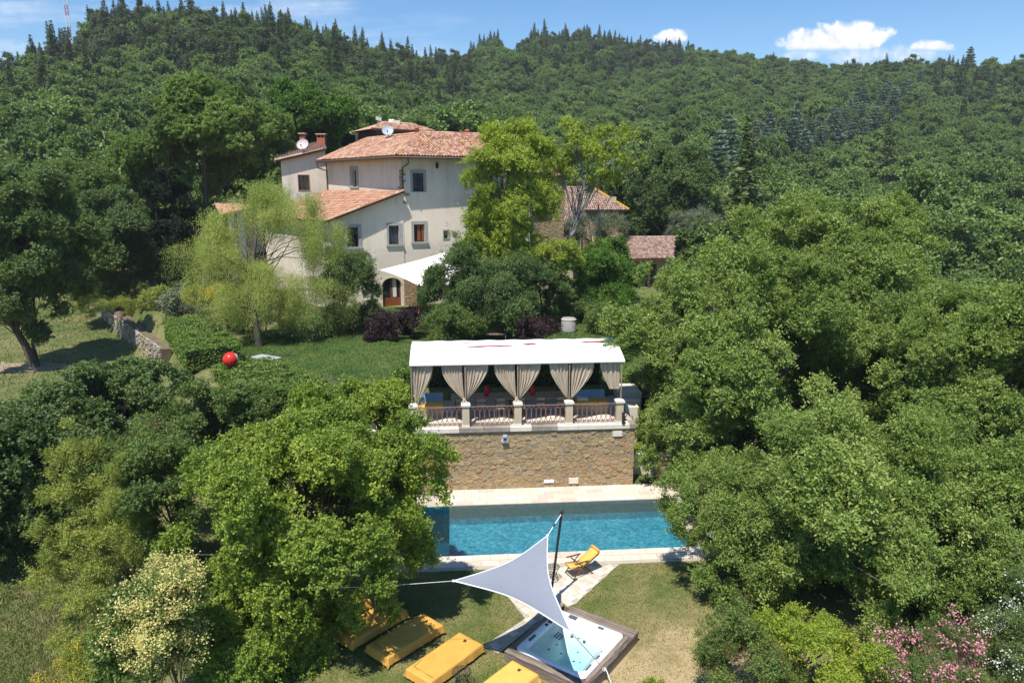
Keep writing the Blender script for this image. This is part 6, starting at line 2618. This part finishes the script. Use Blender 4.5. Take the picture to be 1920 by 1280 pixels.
tree('ash_tree', 'sparse leaning tree with a pale grey trunk and lime green tufts', 'tree', foot(1022, 53),
     [ell(1095, 315, 53, 88, 62, 34, .55, 2.0, -.7), ell(1165, 285, 53.5, 45, 55, 16, .5, 1.2), ell(1080, 250, 53, 35, 24, 7, .4, 1.0), ell(1040, 330, 53, 38, 40, 10, .45, 1.0)], 'leaf_lime', dens=18, K=9, ll=.24, lw=.1, spread=.32, base_r=.22, bark='bark_grey', twigs=4, every=2,
     trunk=[(0, 0, -.3), (.5, 0, 2.6), (1.3, 0, 4.9), (2.2, 0, 6.4), (2.4, 0, 8.4), (2.7, 0, 9.6)])
tree('bare_tree', 'thin gnarled grey tree nearly without leaves in front of the stone outbuilding', 'tree', foot(1113, 55),
     [ell(1118, 350, 55, 45, 28, 7, .5, 1.2, -.4)], 'leaf_grey', dens=8, K=6, ll=.16, lw=.06, base_r=.14, bark='bark_grey', twigs=5, every=2, trunk=[(0, 0, -.3), (.1, 0, 2.5), (-.1, 0, 4.4), (.2, 0, 6.2), (.1, 0, 8.0)])
tree('fruit_tree', 'dark green fruit tree with long upright shoots in front of the house', 'tree', foot(905, 45),
     [ell(905, 555, 45, 95, 70, 44, .9, 2.6, -.8), ell(860, 480, 45, 30, 40, 9, .6, .9), ell(965, 520, 45, 45, 50, 10, .7, 1.2)], 'leaf_dark', dens=38, K=9, ll=.17, lw=.09, spread=.34, base_r=.14, lift=.6)
tree('purple_bush', 'dark purple-leaved bush in front of the arched house door', 'shrub', foot(745, 44),
     [ell(742, 612, 44, 62, 34, 22, .6, 1.5, -.9)], 'leaf_purple', dens=44, K=8, ll=.16, lw=.09, spread=.24, base_r=.06)
tree('purple_bush', 'small reddish-purple bush behind the right half of the pergola roof', 'shrub', foot(1015, 42),
     [ell(1012, 617, 42, 40, 22, 12, .5, 1.0, -.9)], 'leaf_purple', dens=44, K=8, ll=.14, lw=.08, spread=.22, base_r=.05)
tree('green_bush', 'mid green bush between the purple bush and the fruit tree', 'shrub', foot(840, 41.5),
     [ell(838, 605, 41.5, 45, 30, 16, .55, 1.2, -.9)], 'leaf_mid', dens=50, K=9, ll=.13, lw=.07, spread=.22, base_r=.05)
tree('laurel_bush', 'glossy bright green laurel bush in front of the tiled hut', 'shrub', foot(1115, 50),
     [ell(1115, 530, 50, 62, 70, 36, .85, 1.9, -.9)], 'leaf_bright', dens=40, K=9, ll=.19, lw=.09, spread=.28, base_r=.1, lift=.4)
tree('dark_evergreen', 'dark rounded tree below the lime green tree at the garden edge', 'tree', foot(1020, 48),
     [ell(1010, 545, 48, 48, 55, 24, .8, 1.6, -.9)], 'leaf_dark', dens=36, K=9, ll=.18, lw=.1, spread=.28, base_r=.1)
tree('spreading_tree', 'large dark spreading tree behind the tiled hut and stone outbuilding', 'tree', foot(1255, 84),
     [ell(1250, 360, 84, 105, 75, 60, 1.8, 5.5, -.8)], 'leaf_dark', dens=15, K=9, ll=.36, lw=.2, spread=.5, base_r=.3)
tree('silver_shrub', 'silvery grey-green shrub beside the stone outbuilding', 'shrub', foot(1105, 72),
     [ell(1115, 432, 72, 60, 26, 20, .9, 2.0, -.9)], 'leaf_grey', dens=22, K=9, ll=.26, lw=.06, spread=.36, base_r=.08, lift=.6)
tree('olive_tree', 'silvery olive tree between the tiled hut and the oaks', 'tree', foot(1290, 74),
     [ell(1300, 430, 74, 60, 30, 20, 1.0, 2.4, -.9)], 'leaf_grey', dens=20, K=9, ll=.28, lw=.07, spread=.4, base_r=.12)
tree('climbing_vine', 'bright green vine scrambling over the left end of the tiled hut roof', 'vine', foot(1150, 66.5),
     [ell(1150, 462, 66.4, 30, 14, 8, .5, 1.0, -.9), ell(1140, 490, 65.4, 28, 22, 8, .5, .8, -.9)], 'leaf_bright', dens=34, K=8, ll=.22, lw=.12, spread=.3, base_r=.04)
tree('walnut_tree', 'bright mid green tree rising behind the rear wing of the house', 'tree', foot(575, 82),
     [ell(570, 228, 82, 70, 68, 44, 1.6, 4, -.85)], 'leaf_bright', dens=16, K=9, ll=.36, lw=.2, spread=.45, base_r=.25)
for px, Y, top, wpx, lab in ((668, 84, 205, 14, 'slim dark cypress spire left of the grey satellite dish'), (775, 86, 180, 10, 'narrow green cypress behind the raised roof, left one of two'), (795, 87, 176, 11, 'narrow green cypress behind the raised roof, right one of two'), (690, 88, 195, 11, 'slim green cypress behind the roof aerial')):
    b = foot(px, Y)
    pt = D(px, top, Y)
    h = pt.z - b[2]
    tree('cypress', lab, 'cypress', b, [(Vector((b[0], b[1], b[2] + h * .52)), (wpx * Y / FOC, wpx * Y / FOC, h * .5), 34, .55, -.97)], 'leaf_cypress' if px < 680 else 'leaf_mid', dens=40, K=8, ll=.26, lw=.08, spread=.25, base_r=.12, lift=.9, every=6)
# bottom right
tree('pittosporum_bush', 'bright yellow-green bush in front of the oaks at the bottom of the picture', 'shrub', (5.9, 15.4, -.2),
     [ell(1540, 1240, 15.4, 120, 85, 34, .5, 1.2, -.7)], 'leaf_lime', dens=90, K=9, ll=.1, lw=.045, spread=.17, base_r=.05, lift=.4)
tree('pittosporum_bush', 'reddish-flecked green bush left of the bright bush at the bottom', 'shrub', (4.4, 15.2, -.2),
     [ell(1410, 1245, 15.2, 90, 75, 26, .45, 1.0, -.7)], 'leaf_mid', dens=90, K=9, ll=.09, lw=.04, spread=.16, base_r=.05, lift=.4, extra=('rusty_tips', 'leaf_rust', 500, 4, .035))
tree('oleander', 'pink flowering oleander at the bottom right', 'shrub', (8.4, 14.8, -.3),
     [ell(1740, 1260, 14.8, 120, 75, 26, .5, 1.2, -.7)], 'leaf_mid', dens=64, K=9, ll=.15, lw=.028, spread=.2, base_r=.05, lift=.7, extra=('pink_flowers', 'flower_pink', 120, 30, .055))
tree('oleander', 'white flowering oleander in the bottom right corner', 'shrub', (11.3, 16.8, -.2),
     [ell(1890, 1190, 16.8, 70, 110, 26, .5, 1.2, -.8)], 'leaf_dark', dens=56, K=9, ll=.15, lw=.03, spread=.2, base_r=.05, lift=.7, extra=('white_flowers', 'flower_white', 120, 16, .05))
tree('ground_shrub', 'small tuft of pointed green leaves at the bottom edge near the hot tub', 'shrub', tuple(G(1225, 1288, 0)),
     [(G(1225, 1288, .12), (.28, .2, .16), 8, .12, -.5)], 'leaf_lime', dens=300, K=7, ll=.08, lw=.03, spread=.1, base_r=.02, lift=1.2)
# terrace plants
tree('potted_lemon', 'leafy shrub with pale flowers growing in the orange pot by the pergola', 'potted plant', tuple(T(-4.75, .95, 3.25)),
     [(T(-4.75, .95, 3.95), (.42, .42, .6), 16, .26, -.8), (T(-4.45, 1.3, 4.5), (.4, .4, .5), 10, .26, -.8)], 'leaf_bright', dens=110, K=9, ll=.12, lw=.06, spread=.18, base_r=.03, extra=('cream_flowers', 'leaf_cream', 60, 7, .04))
tree('green_bush', 'low green bush at the left pergola post beside the steps', 'shrub', tuple(T(-4.6, 2.2, 2.8)),
     [(T(-4.55, 2.0, 3.25), (.5, .5, .5), 14, .26, -.8)], 'leaf_mid', dens=90, K=9, ll=.1, lw=.05, spread=.16, base_r=.03)
tree('flowering_shrub', 'sparse shrub with whitish flowers at the left corner of the terrace', 'shrub', tuple(T(-5.6, .9, 2.8)),
     [(T(-5.5, .9, 3.5), (.5, .5, .6), 14, .26, -.8)], 'leaf_grey', dens=60, K=8, ll=.1, lw=.05, spread=.18, base_r=.03, extra=('white_flowers', 'flower_white', 40, 8, .04))
tree('yellow_flower_plant', 'low plant with yellow-green flowers on the plastered bench wall', 'plant', tuple(T(5.95, 1.2, 1.02)),
     [(T(5.95, 1.2, 1.12), (.6, .25, .14), 12, .16, -.5)], 'leaf_lime', dens=160, K=8, ll=.08, lw=.05, spread=.1, base_r=.02)
tree('garden_shrub', 'dark green shrub in a gap left of the purple bush by the house', 'shrub', foot(690, 47),
     [ell(690, 620, 46, 30, 30, 10, .6, 1.0, -.9)], 'leaf_dark', dens=44, K=8, ll=.16, lw=.09, spread=.24, base_r=.05)
tree('weed_clump', 'straw coloured and green weeds all along the top of the dry stone wall', 'weeds', (-36, 60.5, 3.3),
     [(Vector((-23.2 - 25.1 * f, 44.8 + 32 * f, 3.35 + .25 * math.sin(f * 9))), (1.2, 1.8, .4), 8, .6, -.5) for f in (.3, .42, .55, .68, .8, .92)], 'leaf_ochre', dens=24, K=10, ll=.4, lw=.03, spread=.4, base_r=.03, lift=1.0)
tree('creeping_shrub', 'green creeper hanging down the dry stone wall', 'shrub', foot(258, 58),
     [ell(258, 560, 57, 22, 40, 12, .6, .9, -.9)], 'leaf_mid', dens=40, K=8, ll=.2, lw=.1, spread=.26, base_r=.04)
tree('garden_shrub', 'grassy green shrub by the path between the cypress and the willow', 'shrub', foot(320, 58),
     [ell(330, 545, 57, 30, 22, 12, .6, 1.2, -.8)], 'leaf_bright', dens=34, K=8, ll=.2, lw=.08, spread=.3, base_r=.04)


def hedge(label, pts, wd, ht, leaf='leaf_hedge', dens=420, ll=.075, lw=.045, z0=None, lumpy=.10):
    "clipped hedge along a line of ground points"
    P = [np.array((p[0], p[1])) for p in pts]
    Vs = []
    Ns = []
    for a, b in zip(P[:-1], P[1:]):
        d = b - a
        L = np.hypot(*d)
        d = d / L
        n = np.array((-d[1], d[0]))
        area = L * (wd + 2 * ht)
        m = int(area * dens)
        s = RNG.random(m) * (L + .1)
        q = RNG.random(m) * (wd + 2 * ht)
        on_side1 = q < ht
        on_top = (q >= ht) & (q < ht + wd)
        off = np.where(on_top, q - ht - wd / 2, np.where(on_side1, -wd / 2, wd / 2))
        z = np.where(on_top, ht, np.where(on_side1, q, 2 * ht + wd - q))
        nx = np.where(on_top, 0, np.where(on_side1, -1, 1))
        dep = -np.abs(RNG.normal(size=m)) * .07
        off2 = off + nx * dep
        z2 = z + np.where(on_top, dep, 0)
        bul = lumpy * (np.sin(s * 3.1 + off * 2) * np.sin(off * 4.2 + z * 3) + .6 * np.sin(s * 7.3 + z * 5))
        off2 = off2 + nx * bul * .8
        z2 = z2 + np.where(on_top, bul, 0)
        xy = a[None] + d[None] * s[:, None] + n[None] * off2[:, None]
        g = land(xy[:, 0], xy[:, 1]) if z0 is None else np.full(m, z0)
        Vs.append(np.stack([xy[:, 0], xy[:, 1], g + z2], 1))
        Ns.append(np.stack([n[0] * nx, n[1] * nx, on_top * 1.0], 1))
    for e_, o_ in ((P[0], P[1]), (P[-1], P[-2])):            # leafy ends
        d = (e_ - o_) / np.hypot(*(e_ - o_))
        n = np.array((-d[1], d[0]))
        m = int(wd * ht * dens * 1.3)
        off, z = RNG.uniform(-wd / 2, wd / 2, m), RNG.uniform(0, ht, m)
        dep = -np.abs(RNG.normal(size=m)) * .07 + .05 + lumpy * .8 * np.sin(off * 4.2 + z * 3)
        xy = e_[None] + n[None] * off[:, None] + d[None] * dep[:, None]
        g = land(xy[:, 0], xy[:, 1]) if z0 is None else np.full(m, z0)
        Vs.append(np.stack([xy[:, 0], xy[:, 1], g + z], 1))
        Ns.append(np.tile(np.array([d[0], d[1], .2]), (m, 1)))
    PP = np.concatenate(Vs)
    NN = np.concatenate(Ns)
    base = Vector((P[0][0], P[0][1], land1(*P[0]) if z0 is None else z0))
    m = len(PP)
    t = thing('clipped_hedge', label, 'hedge', base)
    s = RNG.uniform(.7, 1.3, m)
    V, F = leaf_quads(PP - np.array(base), rdir(m) + NN * .3, NN * .7 + rdir(m) * .7 + np.array([0, 0, .3]), ll * s, lw * s)
    link('foliage', np_mesh('foliage', V, F, leaf), t)
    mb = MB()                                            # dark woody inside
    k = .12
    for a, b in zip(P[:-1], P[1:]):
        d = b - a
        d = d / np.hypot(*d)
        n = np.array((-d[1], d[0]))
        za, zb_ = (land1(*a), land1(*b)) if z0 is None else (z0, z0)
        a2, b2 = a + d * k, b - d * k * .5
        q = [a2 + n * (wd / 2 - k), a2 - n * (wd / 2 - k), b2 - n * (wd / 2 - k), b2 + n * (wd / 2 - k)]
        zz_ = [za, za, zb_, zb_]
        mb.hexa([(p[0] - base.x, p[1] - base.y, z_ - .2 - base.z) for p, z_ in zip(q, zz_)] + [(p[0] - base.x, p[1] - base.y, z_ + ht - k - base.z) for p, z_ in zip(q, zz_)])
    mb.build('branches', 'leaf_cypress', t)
    return t


for (px, py, Y, wx, hy, leaf_, lab) in ((385, 560, 53, 40, 22, 'leaf_mid', 'mid green shrub left of the willow trunk near the yellow broom'), (300, 560, 55, 34, 24, 'leaf_ochre', 'yellowish shrub behind the broad clipped hedge'), (345, 575, 50, 30, 18, 'leaf_grey', 'grey-green lavender mound behind the broad clipped hedge'), (440, 610, 46, 40, 22, 'leaf_dark', 'dark shrub in the shade under the left side of the willow'), (575, 625, 44, 40, 20, 'leaf_dark', 'dark shrub in the shade under the right side of the willow'),
                                      (880, 610, 43, 40, 24, 'leaf_mid', 'leafy shrub at the foot of the fruit tree behind the pergola roof'), (960, 600, 44, 40, 26, 'leaf_dark', 'dark shrub right of the fruit tree behind the pergola roof'), (1125, 590, 46, 34, 20, 'leaf_mid', 'low shrub at the foot of the glossy laurel'), (1075, 575, 49, 30, 26, 'leaf_dark', 'dark shrub between the laurel and the dark rounded tree'), (1165, 575, 47, 30, 40, 'leaf_bright', 'bright green shrub between the laurel and the big oaks')):
    tree('garden_shrub', lab, 'shrub', foot(px, Y), [ell(px, py, Y, wx, hy, 14, .6, 1.2, -.9)], leaf_, dens=40, K=8, ll=.17, lw=.08, spread=.26, base_r=.05)
hedge('broad clipped hedge at the dry stone wall, above the red ball', [G(350, 592, 4.3), G(350, 592, 4.3).lerp(G(400, 650, 4.3), .5), G(400, 650, 4.3)], 2.8, 1.2, dens=260, ll=.11, lw=.07, z0=3.1)
hedge('clipped hedge between the red ball and the stone table', [(-13.4, 34.6), (-9.4, 30.2)], 3.0, 1.05, dens=320, ll=.09, lw=.055, z0=2.95)
hedge('long clipped hedge along the near edge of the lawn, left of the pergola', [G(505, 722, 4.0), G(610, 724, 4.0), G(712, 722, 4.0)], 1.1, 1.1, dens=420, ll=.08, lw=.05, z0=2.9)
hedge('dark clipped hedge behind the table under the pergola', [T(-4.0, 5.0), T(4.6, 5.0)], .9, 1.3, 'leaf_dark', dens=300, ll=.09, lw=.055, z0=3.1)
hedge('ragged hedge on the slope under the long hedge, beside the maple', [G(560, 745, 3.0), G(730, 742, 3.0)], 1.4, 1.5, 'leaf_mid', dens=300, ll=.1, lw=.06, z0=1.2, lumpy=.22)

# ------------------------------------------------------------------ the wooded hills
def forest_tree(name, seed, R, H, n, rc, leaf, dens, ll, lw, kind='round'):
    random.seed(seed)
    if kind in ('round', 'tall'):
        C, Rr = ellip_clumps((0, 0, H - R * .95), (R, R, R * 1.0), n, rc, -.5) if kind == 'round' else ellip_clumps((0, 0, H * .58), (R, R, H * .42), n, rc, -.8)
        V, F = foliage(C, Rr, int(dens), 8, .3, ll, lw, .5, .4, .85, 0, .8, .3, .6)
        tr = MB().tube([(0, 0, -1.5), (.1, 0, H * .4), (0, .1, H * .75)], [.2, .15, .07], 6)
    else:
        lv = []
        lean_ = random.uniform(-.05, .05)
        z = H * .16 if kind == 'spire' else H * .3
        while z < H:
            f = (z - H * .1) / (H * .9)
            rr = R * (1 - f) ** (.85 if kind == 'spire' else .6) + .12
            k = max(4, int(9 * rr / R + 2))
            a0_ = random.uniform(0, 6.28)
            for q in range(k):
                a = a0_ + 6.283 * q / k + random.uniform(-.3, .3)
                L = rr * random.uniform(.5, 1.2)
                lv.append((z, a, L))
            z += random.uniform(.35, .6) if kind == 'spire' else random.uniform(.6, 1.1)
        P, A, N = [], [], []
        for (z, a, L) in lv:
            m = max(4, int(L * dens))
            t = RNG.random(m) ** .7
            d = np.array([math.cos(a), math.sin(a), 0])
            sd = np.array([-math.sin(a), math.cos(a), 0])
            w_ = (1 - t) * L * .3 + .08
            dz = -.30 * L * t ** 1.5 + random.uniform(-.1, .25) * L if kind == 'spire' else .1 * L * t
            p = np.stack([d[0] * L * t, d[1] * L * t, np.full(m, z)], 1) + sd[None] * (RNG.normal(size=m) * w_)[:, None]
            p[:, 2] += dz + RNG.normal(size=m) * .16
            p[:, 0] += (z / H) ** 2 * H * lean_
            P.append(p)
            A.append(d[None] + sd[None] * RNG.normal(size=m)[:, None] * .8 + RNG.normal(size=(m, 3)) * .25)
            N.append(np.array([0, 0, 1.0])[None] + d[None] * .4 + RNG.normal(size=(m, 3)) * .45)
        P, A, N = map(np.concatenate, (P, A, N))
        s = RNG.uniform(.7, 1.3, len(P))
        V, F = leaf_quads(P, A, N, ll * s, lw * s)
        tr = MB().tube([(0, 0, -1.5), (.05, 0, H * .5), (0, 0, H)], [.22, .14, .03], 6)
    tv = np.array([tuple(v) for v in tr.v])
    tf = np.array([f for f in tr.f if len(f) == 4])
    V2 = np.concatenate([V, tv])
    F2 = np.concatenate([F, tf + len(V)])
    MI = np.concatenate([np.zeros(len(F), int), np.ones(len(tf), int)])
    return np_mesh(name, V2, F2, [leaf, 'bark_grey' if kind == 'cedar' else 'bark'], MI)


ROUND = [forest_tree('wood_tree', 50 + k, r, h, n, rc, 'leaf_forest', 20, .40, .26) for k, (r, h, n, rc) in enumerate([(3.6, 8.5, 34, 1.3), (3.0, 8.0, 26, 1.2), (4.2, 9.2, 42, 1.4), (3.3, 9.6, 30, 1.25), (2.6, 7.2, 22, 1.1)])]
SPIRE = [forest_tree('conifer', 70 + k, r, h, 0, 0, 'leaf_conifer', 18, .55, .26, 'spire') for k, (r, h) in enumerate([(3.0, 14), (2.5, 12.5), (3.6, 15.5), (3.2, 11.5)])]
SPIRE += [forest_tree('conifer', 90 + k, r, h, n, rc, 'leaf_conifer', 20, .42, .2, 'tall') for k, (r, h, n, rc) in enumerate([(2.5, 12, 26, 1.3), (2.1, 10.5, 22, 1.2)])]
CEDAR = [forest_tree('cedar', 80 + k, r, h, 0, 0, 'leaf_cedar', 20, .8, .36, 'cedar') for k, (r, h) in enumerate([(3.2, 13), (2.8, 11.5)])]


def proj(x, y, z):
    c, s = math.cos(PITCH), math.sin(PITCH)
    h = z - CAM_H
    Z = y * c - h * s
    return 960 + FOC * x / Z, 640 + FOC * (-y * s - h * c) / Z, Z


rngf = np.random.default_rng(5)
sites = []
Y = 74.0
while Y < 470:
    st = 4.9 + Y * .0035
    for u in np.arange(-.92, .92, st / Y):
        x = (u + rngf.uniform(-.5, .5) * st / Y) * Y
        y = Y + rngf.uniform(-.5, .5) * st
        sites.append((x, y))
    Y += st * .92
Y = 48.0
while Y < 74:                                   # the wood comes nearer on the right, behind the oaks
    for u in np.arange(.29, .92, 5.4 / Y):
        sites.append(((u + rngf.uniform(-.5, .5) * 5.4 / Y) * Y, Y + rngf.uniform(-2.5, 2.5)))
    Y += 5.2
sites = np.array(sites)
SZ = land(sites[:, 0], sites[:, 1])
keep_round, keep_con, keep_ced = [], [], []
for (x, y), z in zip(sites, SZ):
    px, py, Zd = proj(x, y, z + 7)
    if y < 92 and -24 < x < (24 if y > 74 else 17):
        continue                                   # yard of the house and outbuildings
    if y < 80 and x < 0 and px > 330:
        continue
    if 935 < px < 985 and y > 380 and 60 < py < 110:
        continue                                   # small grassy clearing near the far top
    r = rngf.random()
    u = px
    # conifers stand along the crest of both hills, cedars in one patch on the right slope
    con = 0
    if u < 560:
        con = .5 if y > 200 else (.22 if y > 165 else 0)
    elif u < 880:
        con = .6 if y > 255 else (.25 if y > 205 else 0)
    elif u < 1300:
        con = .7 if y > 385 else (.3 if y > 330 and u < 1220 else .0)
    else:
        con = .06 if y > 330 else .01
    if u > 1740 and y > 240:
        con = .35
    cp = ((u - 1560) * .80 + (py - 250) * 1.0)
    along = (u - 1560) * .8 - (py - 250)
    if 1340 < u < 1730 and abs(py - (305 - (u - 1400) * .36)) < 36 and r < .5:
        keep_ced.append((x, y, z))
        continue
    if rngf.random() < con:
        keep_con.append((x, y, z))
    else:
        keep_round.append((x, y, z))


def seen(p):
    px, py, Zd = proj(p[0], p[1], p[2] + 8)
    return -40 < px < 1960 and -60 < py < 700


def scatter(protos, pts, label, cat, group, hs):
    for k, (x, y, z) in enumerate(pts):
        me = protos[k % len(protos)]
        o = bpy.data.objects.new(me.name.split('.')[0], me)
        COL.objects.link(o)
        s = random.uniform(*hs) * (.7 if y < 76 and hs[1] == 1.2 else 1)
        o.location = (x, y, z)
        o.rotation_euler = (0, 0, random.uniform(0, 6.28))
        o.scale = (s, s, s * random.uniform(.9, 1.15))
        tag(o, label, cat, group)


def mass(name, protos, pts, label, hs, seed):
    "the rest of a wood as one object: points that carry instances of the trees"
    if not pts:
        return
    me = bpy.data.meshes.new(name)
    me.from_pydata([tuple(p) for p in pts], [], [])
    o = bpy.data.objects.new(name, me)
    COL.objects.link(o)
    ng = bpy.data.node_groups.new(name, 'GeometryNodeTree')
    ng.interface.new_socket('Geometry', in_out='INPUT', socket_type='NodeSocketGeometry')
    ng.interface.new_socket('Geometry', in_out='OUTPUT', socket_type='NodeSocketGeometry')
    N = ng.nodes
    gi, go = N.new('NodeGroupInput'), N.new('NodeGroupOutput')
    L = ng.links
    ci = N.new('GeometryNodeJoinGeometry')
    for pm in protos:
        oi = N.new('GeometryNodeObjectInfo')
        oi.inputs['Object'].default_value = bpy.data.objects.new('wood_kind', pm)
        g2 = N.new('GeometryNodeGeometryToInstance')
        L.new(oi.outputs['Geometry'], g2.inputs[0])
        L.new(g2.outputs[0], ci.inputs[0])
    ip = N.new('GeometryNodeInstanceOnPoints')
    ip.inputs['Pick Instance'].default_value = True
    ri = N.new('FunctionNodeRandomValue')
    ri.data_type = 'INT'
    ri.inputs[4].default_value = 0
    ri.inputs[5].default_value = len(protos) - 1
    ri.inputs['Seed'].default_value = seed
    rs = N.new('FunctionNodeRandomValue')
    rs.inputs[2].default_value, rs.inputs[3].default_value = hs
    rs.inputs['Seed'].default_value = seed + 1
    rr = N.new('FunctionNodeRandomValue')
    rr.data_type = 'FLOAT_VECTOR'
    rr.inputs[0].default_value = (0, 0, 0)
    rr.inputs[1].default_value = (0, 0, 6.28)
    L.new(gi.outputs[0], ip.inputs['Points'])
    L.new(ci.outputs[0], ip.inputs['Instance'])
    L.new(ri.outputs[2], ip.inputs['Instance Index'])
    L.new(rr.outputs[0], ip.inputs['Rotation'])
    L.new(rs.outputs[1], ip.inputs['Scale'])
    L.new(ip.outputs[0], go.inputs[0])
    md = o.modifiers.new('trees', 'NODES')
    md.node_group = ng
    tag(o, label, None, None, 'stuff')


keep_round.sort(key=lambda p: p[1] + (0 if seen(p) else 1e4))
scatter(ROUND, keep_round[:296], 'round-crowned broadleaf tree in the near part of the wood climbing the hills', 'tree', 'broadleaf trees of the near wood', (.8, 1.2))
mass('forest', ROUND, keep_round[296:], 'dense broadleaf wood covering the hillsides to the skyline', (.62, 1.1), 3)
keep_con.sort(key=lambda p: p[1] + (0 if seen(p) else 1e4))
keep_con = [p for p in keep_con if seen(p)]
scatter(SPIRE, keep_con[:290], 'dark pointed conifer among others along the crests of the wooded hills', 'conifer', 'conifers along the hill crests', (.6, 1.15))
mass('conifer_forest', SPIRE, keep_con[290:], 'far dark conifers massed along the skyline', (.7, 1.1), 7)
scatter(CEDAR, keep_ced[:290], 'blue-grey cedar in the slanting stand on the right-hand hillside', 'cedar', 'blue-grey cedars on the right hillside', (.8, 1.2))
# three trees that stand out on the skyline
for px, Y, py, protos, lab in ((92, 214, 48, SPIRE, 'lone leaning conifer on the skyline at the far left'), (118, 220, 60, SPIRE, 'thin conifer just right of the lone leaning one on the skyline'), (1822, 338, 92, CEDAR, 'flat-topped cedar standing above the right-hand skyline')):
    p = D(px, py, Y)
    o = bpy.data.objects.new('conifer', protos[0])
    COL.objects.link(o)
    H_ = 13 if protos is SPIRE else 12
    g = float(land(np.array([p.x]), np.array([Y]))[0])
    s = max(.5, (p.z - g) / H_)
    o.location = (p.x, Y, g)
    o.scale = (min(s, 1.2), min(s, 1.2), s)
    tag(o, lab, 'conifer')

# ------------------------------------------------------------------ grass blades of the pool lawn and the garden lawn
def blades(name, area, n, hmin, hmax, mat, keep, dz=0.0, label=None, wid=.012):
    x = RNG.uniform(area[0], area[1], n)
    y = RNG.uniform(area[2], area[3], n)
    k = keep(x, y) & ~ground_cut(x, y)
    x, y = x[k], y[k]
    m = len(x)
    z = land(x, y) + dz
    h = RNG.uniform(hmin, hmax, m)
    a = RNG.uniform(0, 6.28, m)
    w_ = wid * RNG.uniform(.6, 1.3, m)
    le = RNG.normal(size=(m, 2)) * .45
    P = np.stack([x, y, z], 1)
    S = np.stack([np.cos(a), np.sin(a), np.zeros(m)], 1)
    tip = P + np.stack([le[:, 0] * h, le[:, 1] * h, h], 1)
    V = np.stack([P - S * w_[:, None], P + S * w_[:, None], tip], 1).reshape(-1, 3)
    F = np.arange(3 * m).reshape(-1, 3)
    return tag(link(name, np_mesh(name, V, F, mat)), label, None, None, 'stuff')


def on_pool_lawn(x, y):
    b = -(x * math.sin(TA)) + (y - 28.26) * math.cos(TA)
    tx = (x - TUB_C.x) * tcx + (y - TUB_C.y) * tsx
    ty = -(x - TUB_C.x) * tsx + (y - TUB_C.y) * tcx
    ok = (b < -6.44) & ~((abs(tx) < 1.32) & (abs(ty) < 1.48))
    pp = np.array(poly)
    ins = np.zeros(len(x), bool)
    for (ax, ay), (bx, by) in zip(pp, np.roll(pp, -1, 0)):
        c = ((ay > y) != (by > y))
        with np.errstate(divide='ignore', invalid='ignore'):
            ins ^= c & (x < (bx - ax) * (y - ay) / (by - ay) + ax)
    return ok & ~ins


poly = [(p.x, p.y) for p in pth]
dryness = lambda x, y: np.clip(1 - (((x - 4.4) * .17) ** 2 + ((y - 15.0) * .15) ** 2) * 1.6, 0, 1)
blades('grass', (-6.5, 8, 13.5, 22.2), 90000, .02, .05, 'grass_blade', lambda x, y: on_pool_lawn(x, y) & (RNG.random(len(x)) > dryness(x, y) * .8), .01, 'short grass of the lawn round the hot tub')
blades('dry_grass', (-2, 8, 13.5, 21), 40000, .015, .04, 'grass_straw', lambda x, y: on_pool_lawn(x, y) & (RNG.random(len(x)) < dryness(x, y)), .01, 'sun-dried straw coloured grass right of the hot tub')
blades('garden_grass', (-16, 11, 33, 55), 90000, .04, .09, 'grass_lush', lambda x, y: (y > 33.2 - x * .05) & (left_of_edge(x, y) < -1), .02, 'lush green grass of the upper garden lawn', .02)
blades('slope_grass', (-22, -9.5, 14, 30), 60000, .05, .22, 'grass_blade', lambda x, y: left_of_edge(x, y) > -1.5, 0, 'rough grass of the near slope below the garden', .018)
blades('slope_straw', (-22, -9.5, 14, 30), 30000, .05, .25, 'grass_straw', lambda x, y: (left_of_edge(x, y) > -1.5) & (np.sin(x * 1.7 + 1) * np.sin(y * 1.3) + .4 * np.sin(x * 4 + y * 3) > .1), 0, 'dry straw tufts on the near slope below the garden', .014)
blades('meadow_grass', (-60, -16, 16, 80), 70000, .06, .2, 'grass_blade', lambda x, y: left_of_edge(x, y) > .5, 0, 'rough grass of the left meadow and slope', .03)

# ------------------------------------------------------------------ thin summer haze
mb = MB()
mb.box(-1500, 1500, -60, 1520, -46, 175)
hz = mb.build('haze', [])
hm = bpy.data.materials.new('haze')
hm.use_nodes = True
hn = NT(hm.node_tree)
hn.n.clear()
ho = hn.add('ShaderNodeOutputMaterial')
pv_ = hn.add('ShaderNodeVolumePrincipled')
pv_.inputs['Color'].default_value = (.86, .92, 1.0, 1)
pv_.inputs['Density'].default_value = .00021
hn.link(pv_.outputs[0], ho.inputs['Volume'])
hz.data.materials.append(hm)
tag(hz, 'thin blue summer haze in front of the hills', None, None, 'stuff')
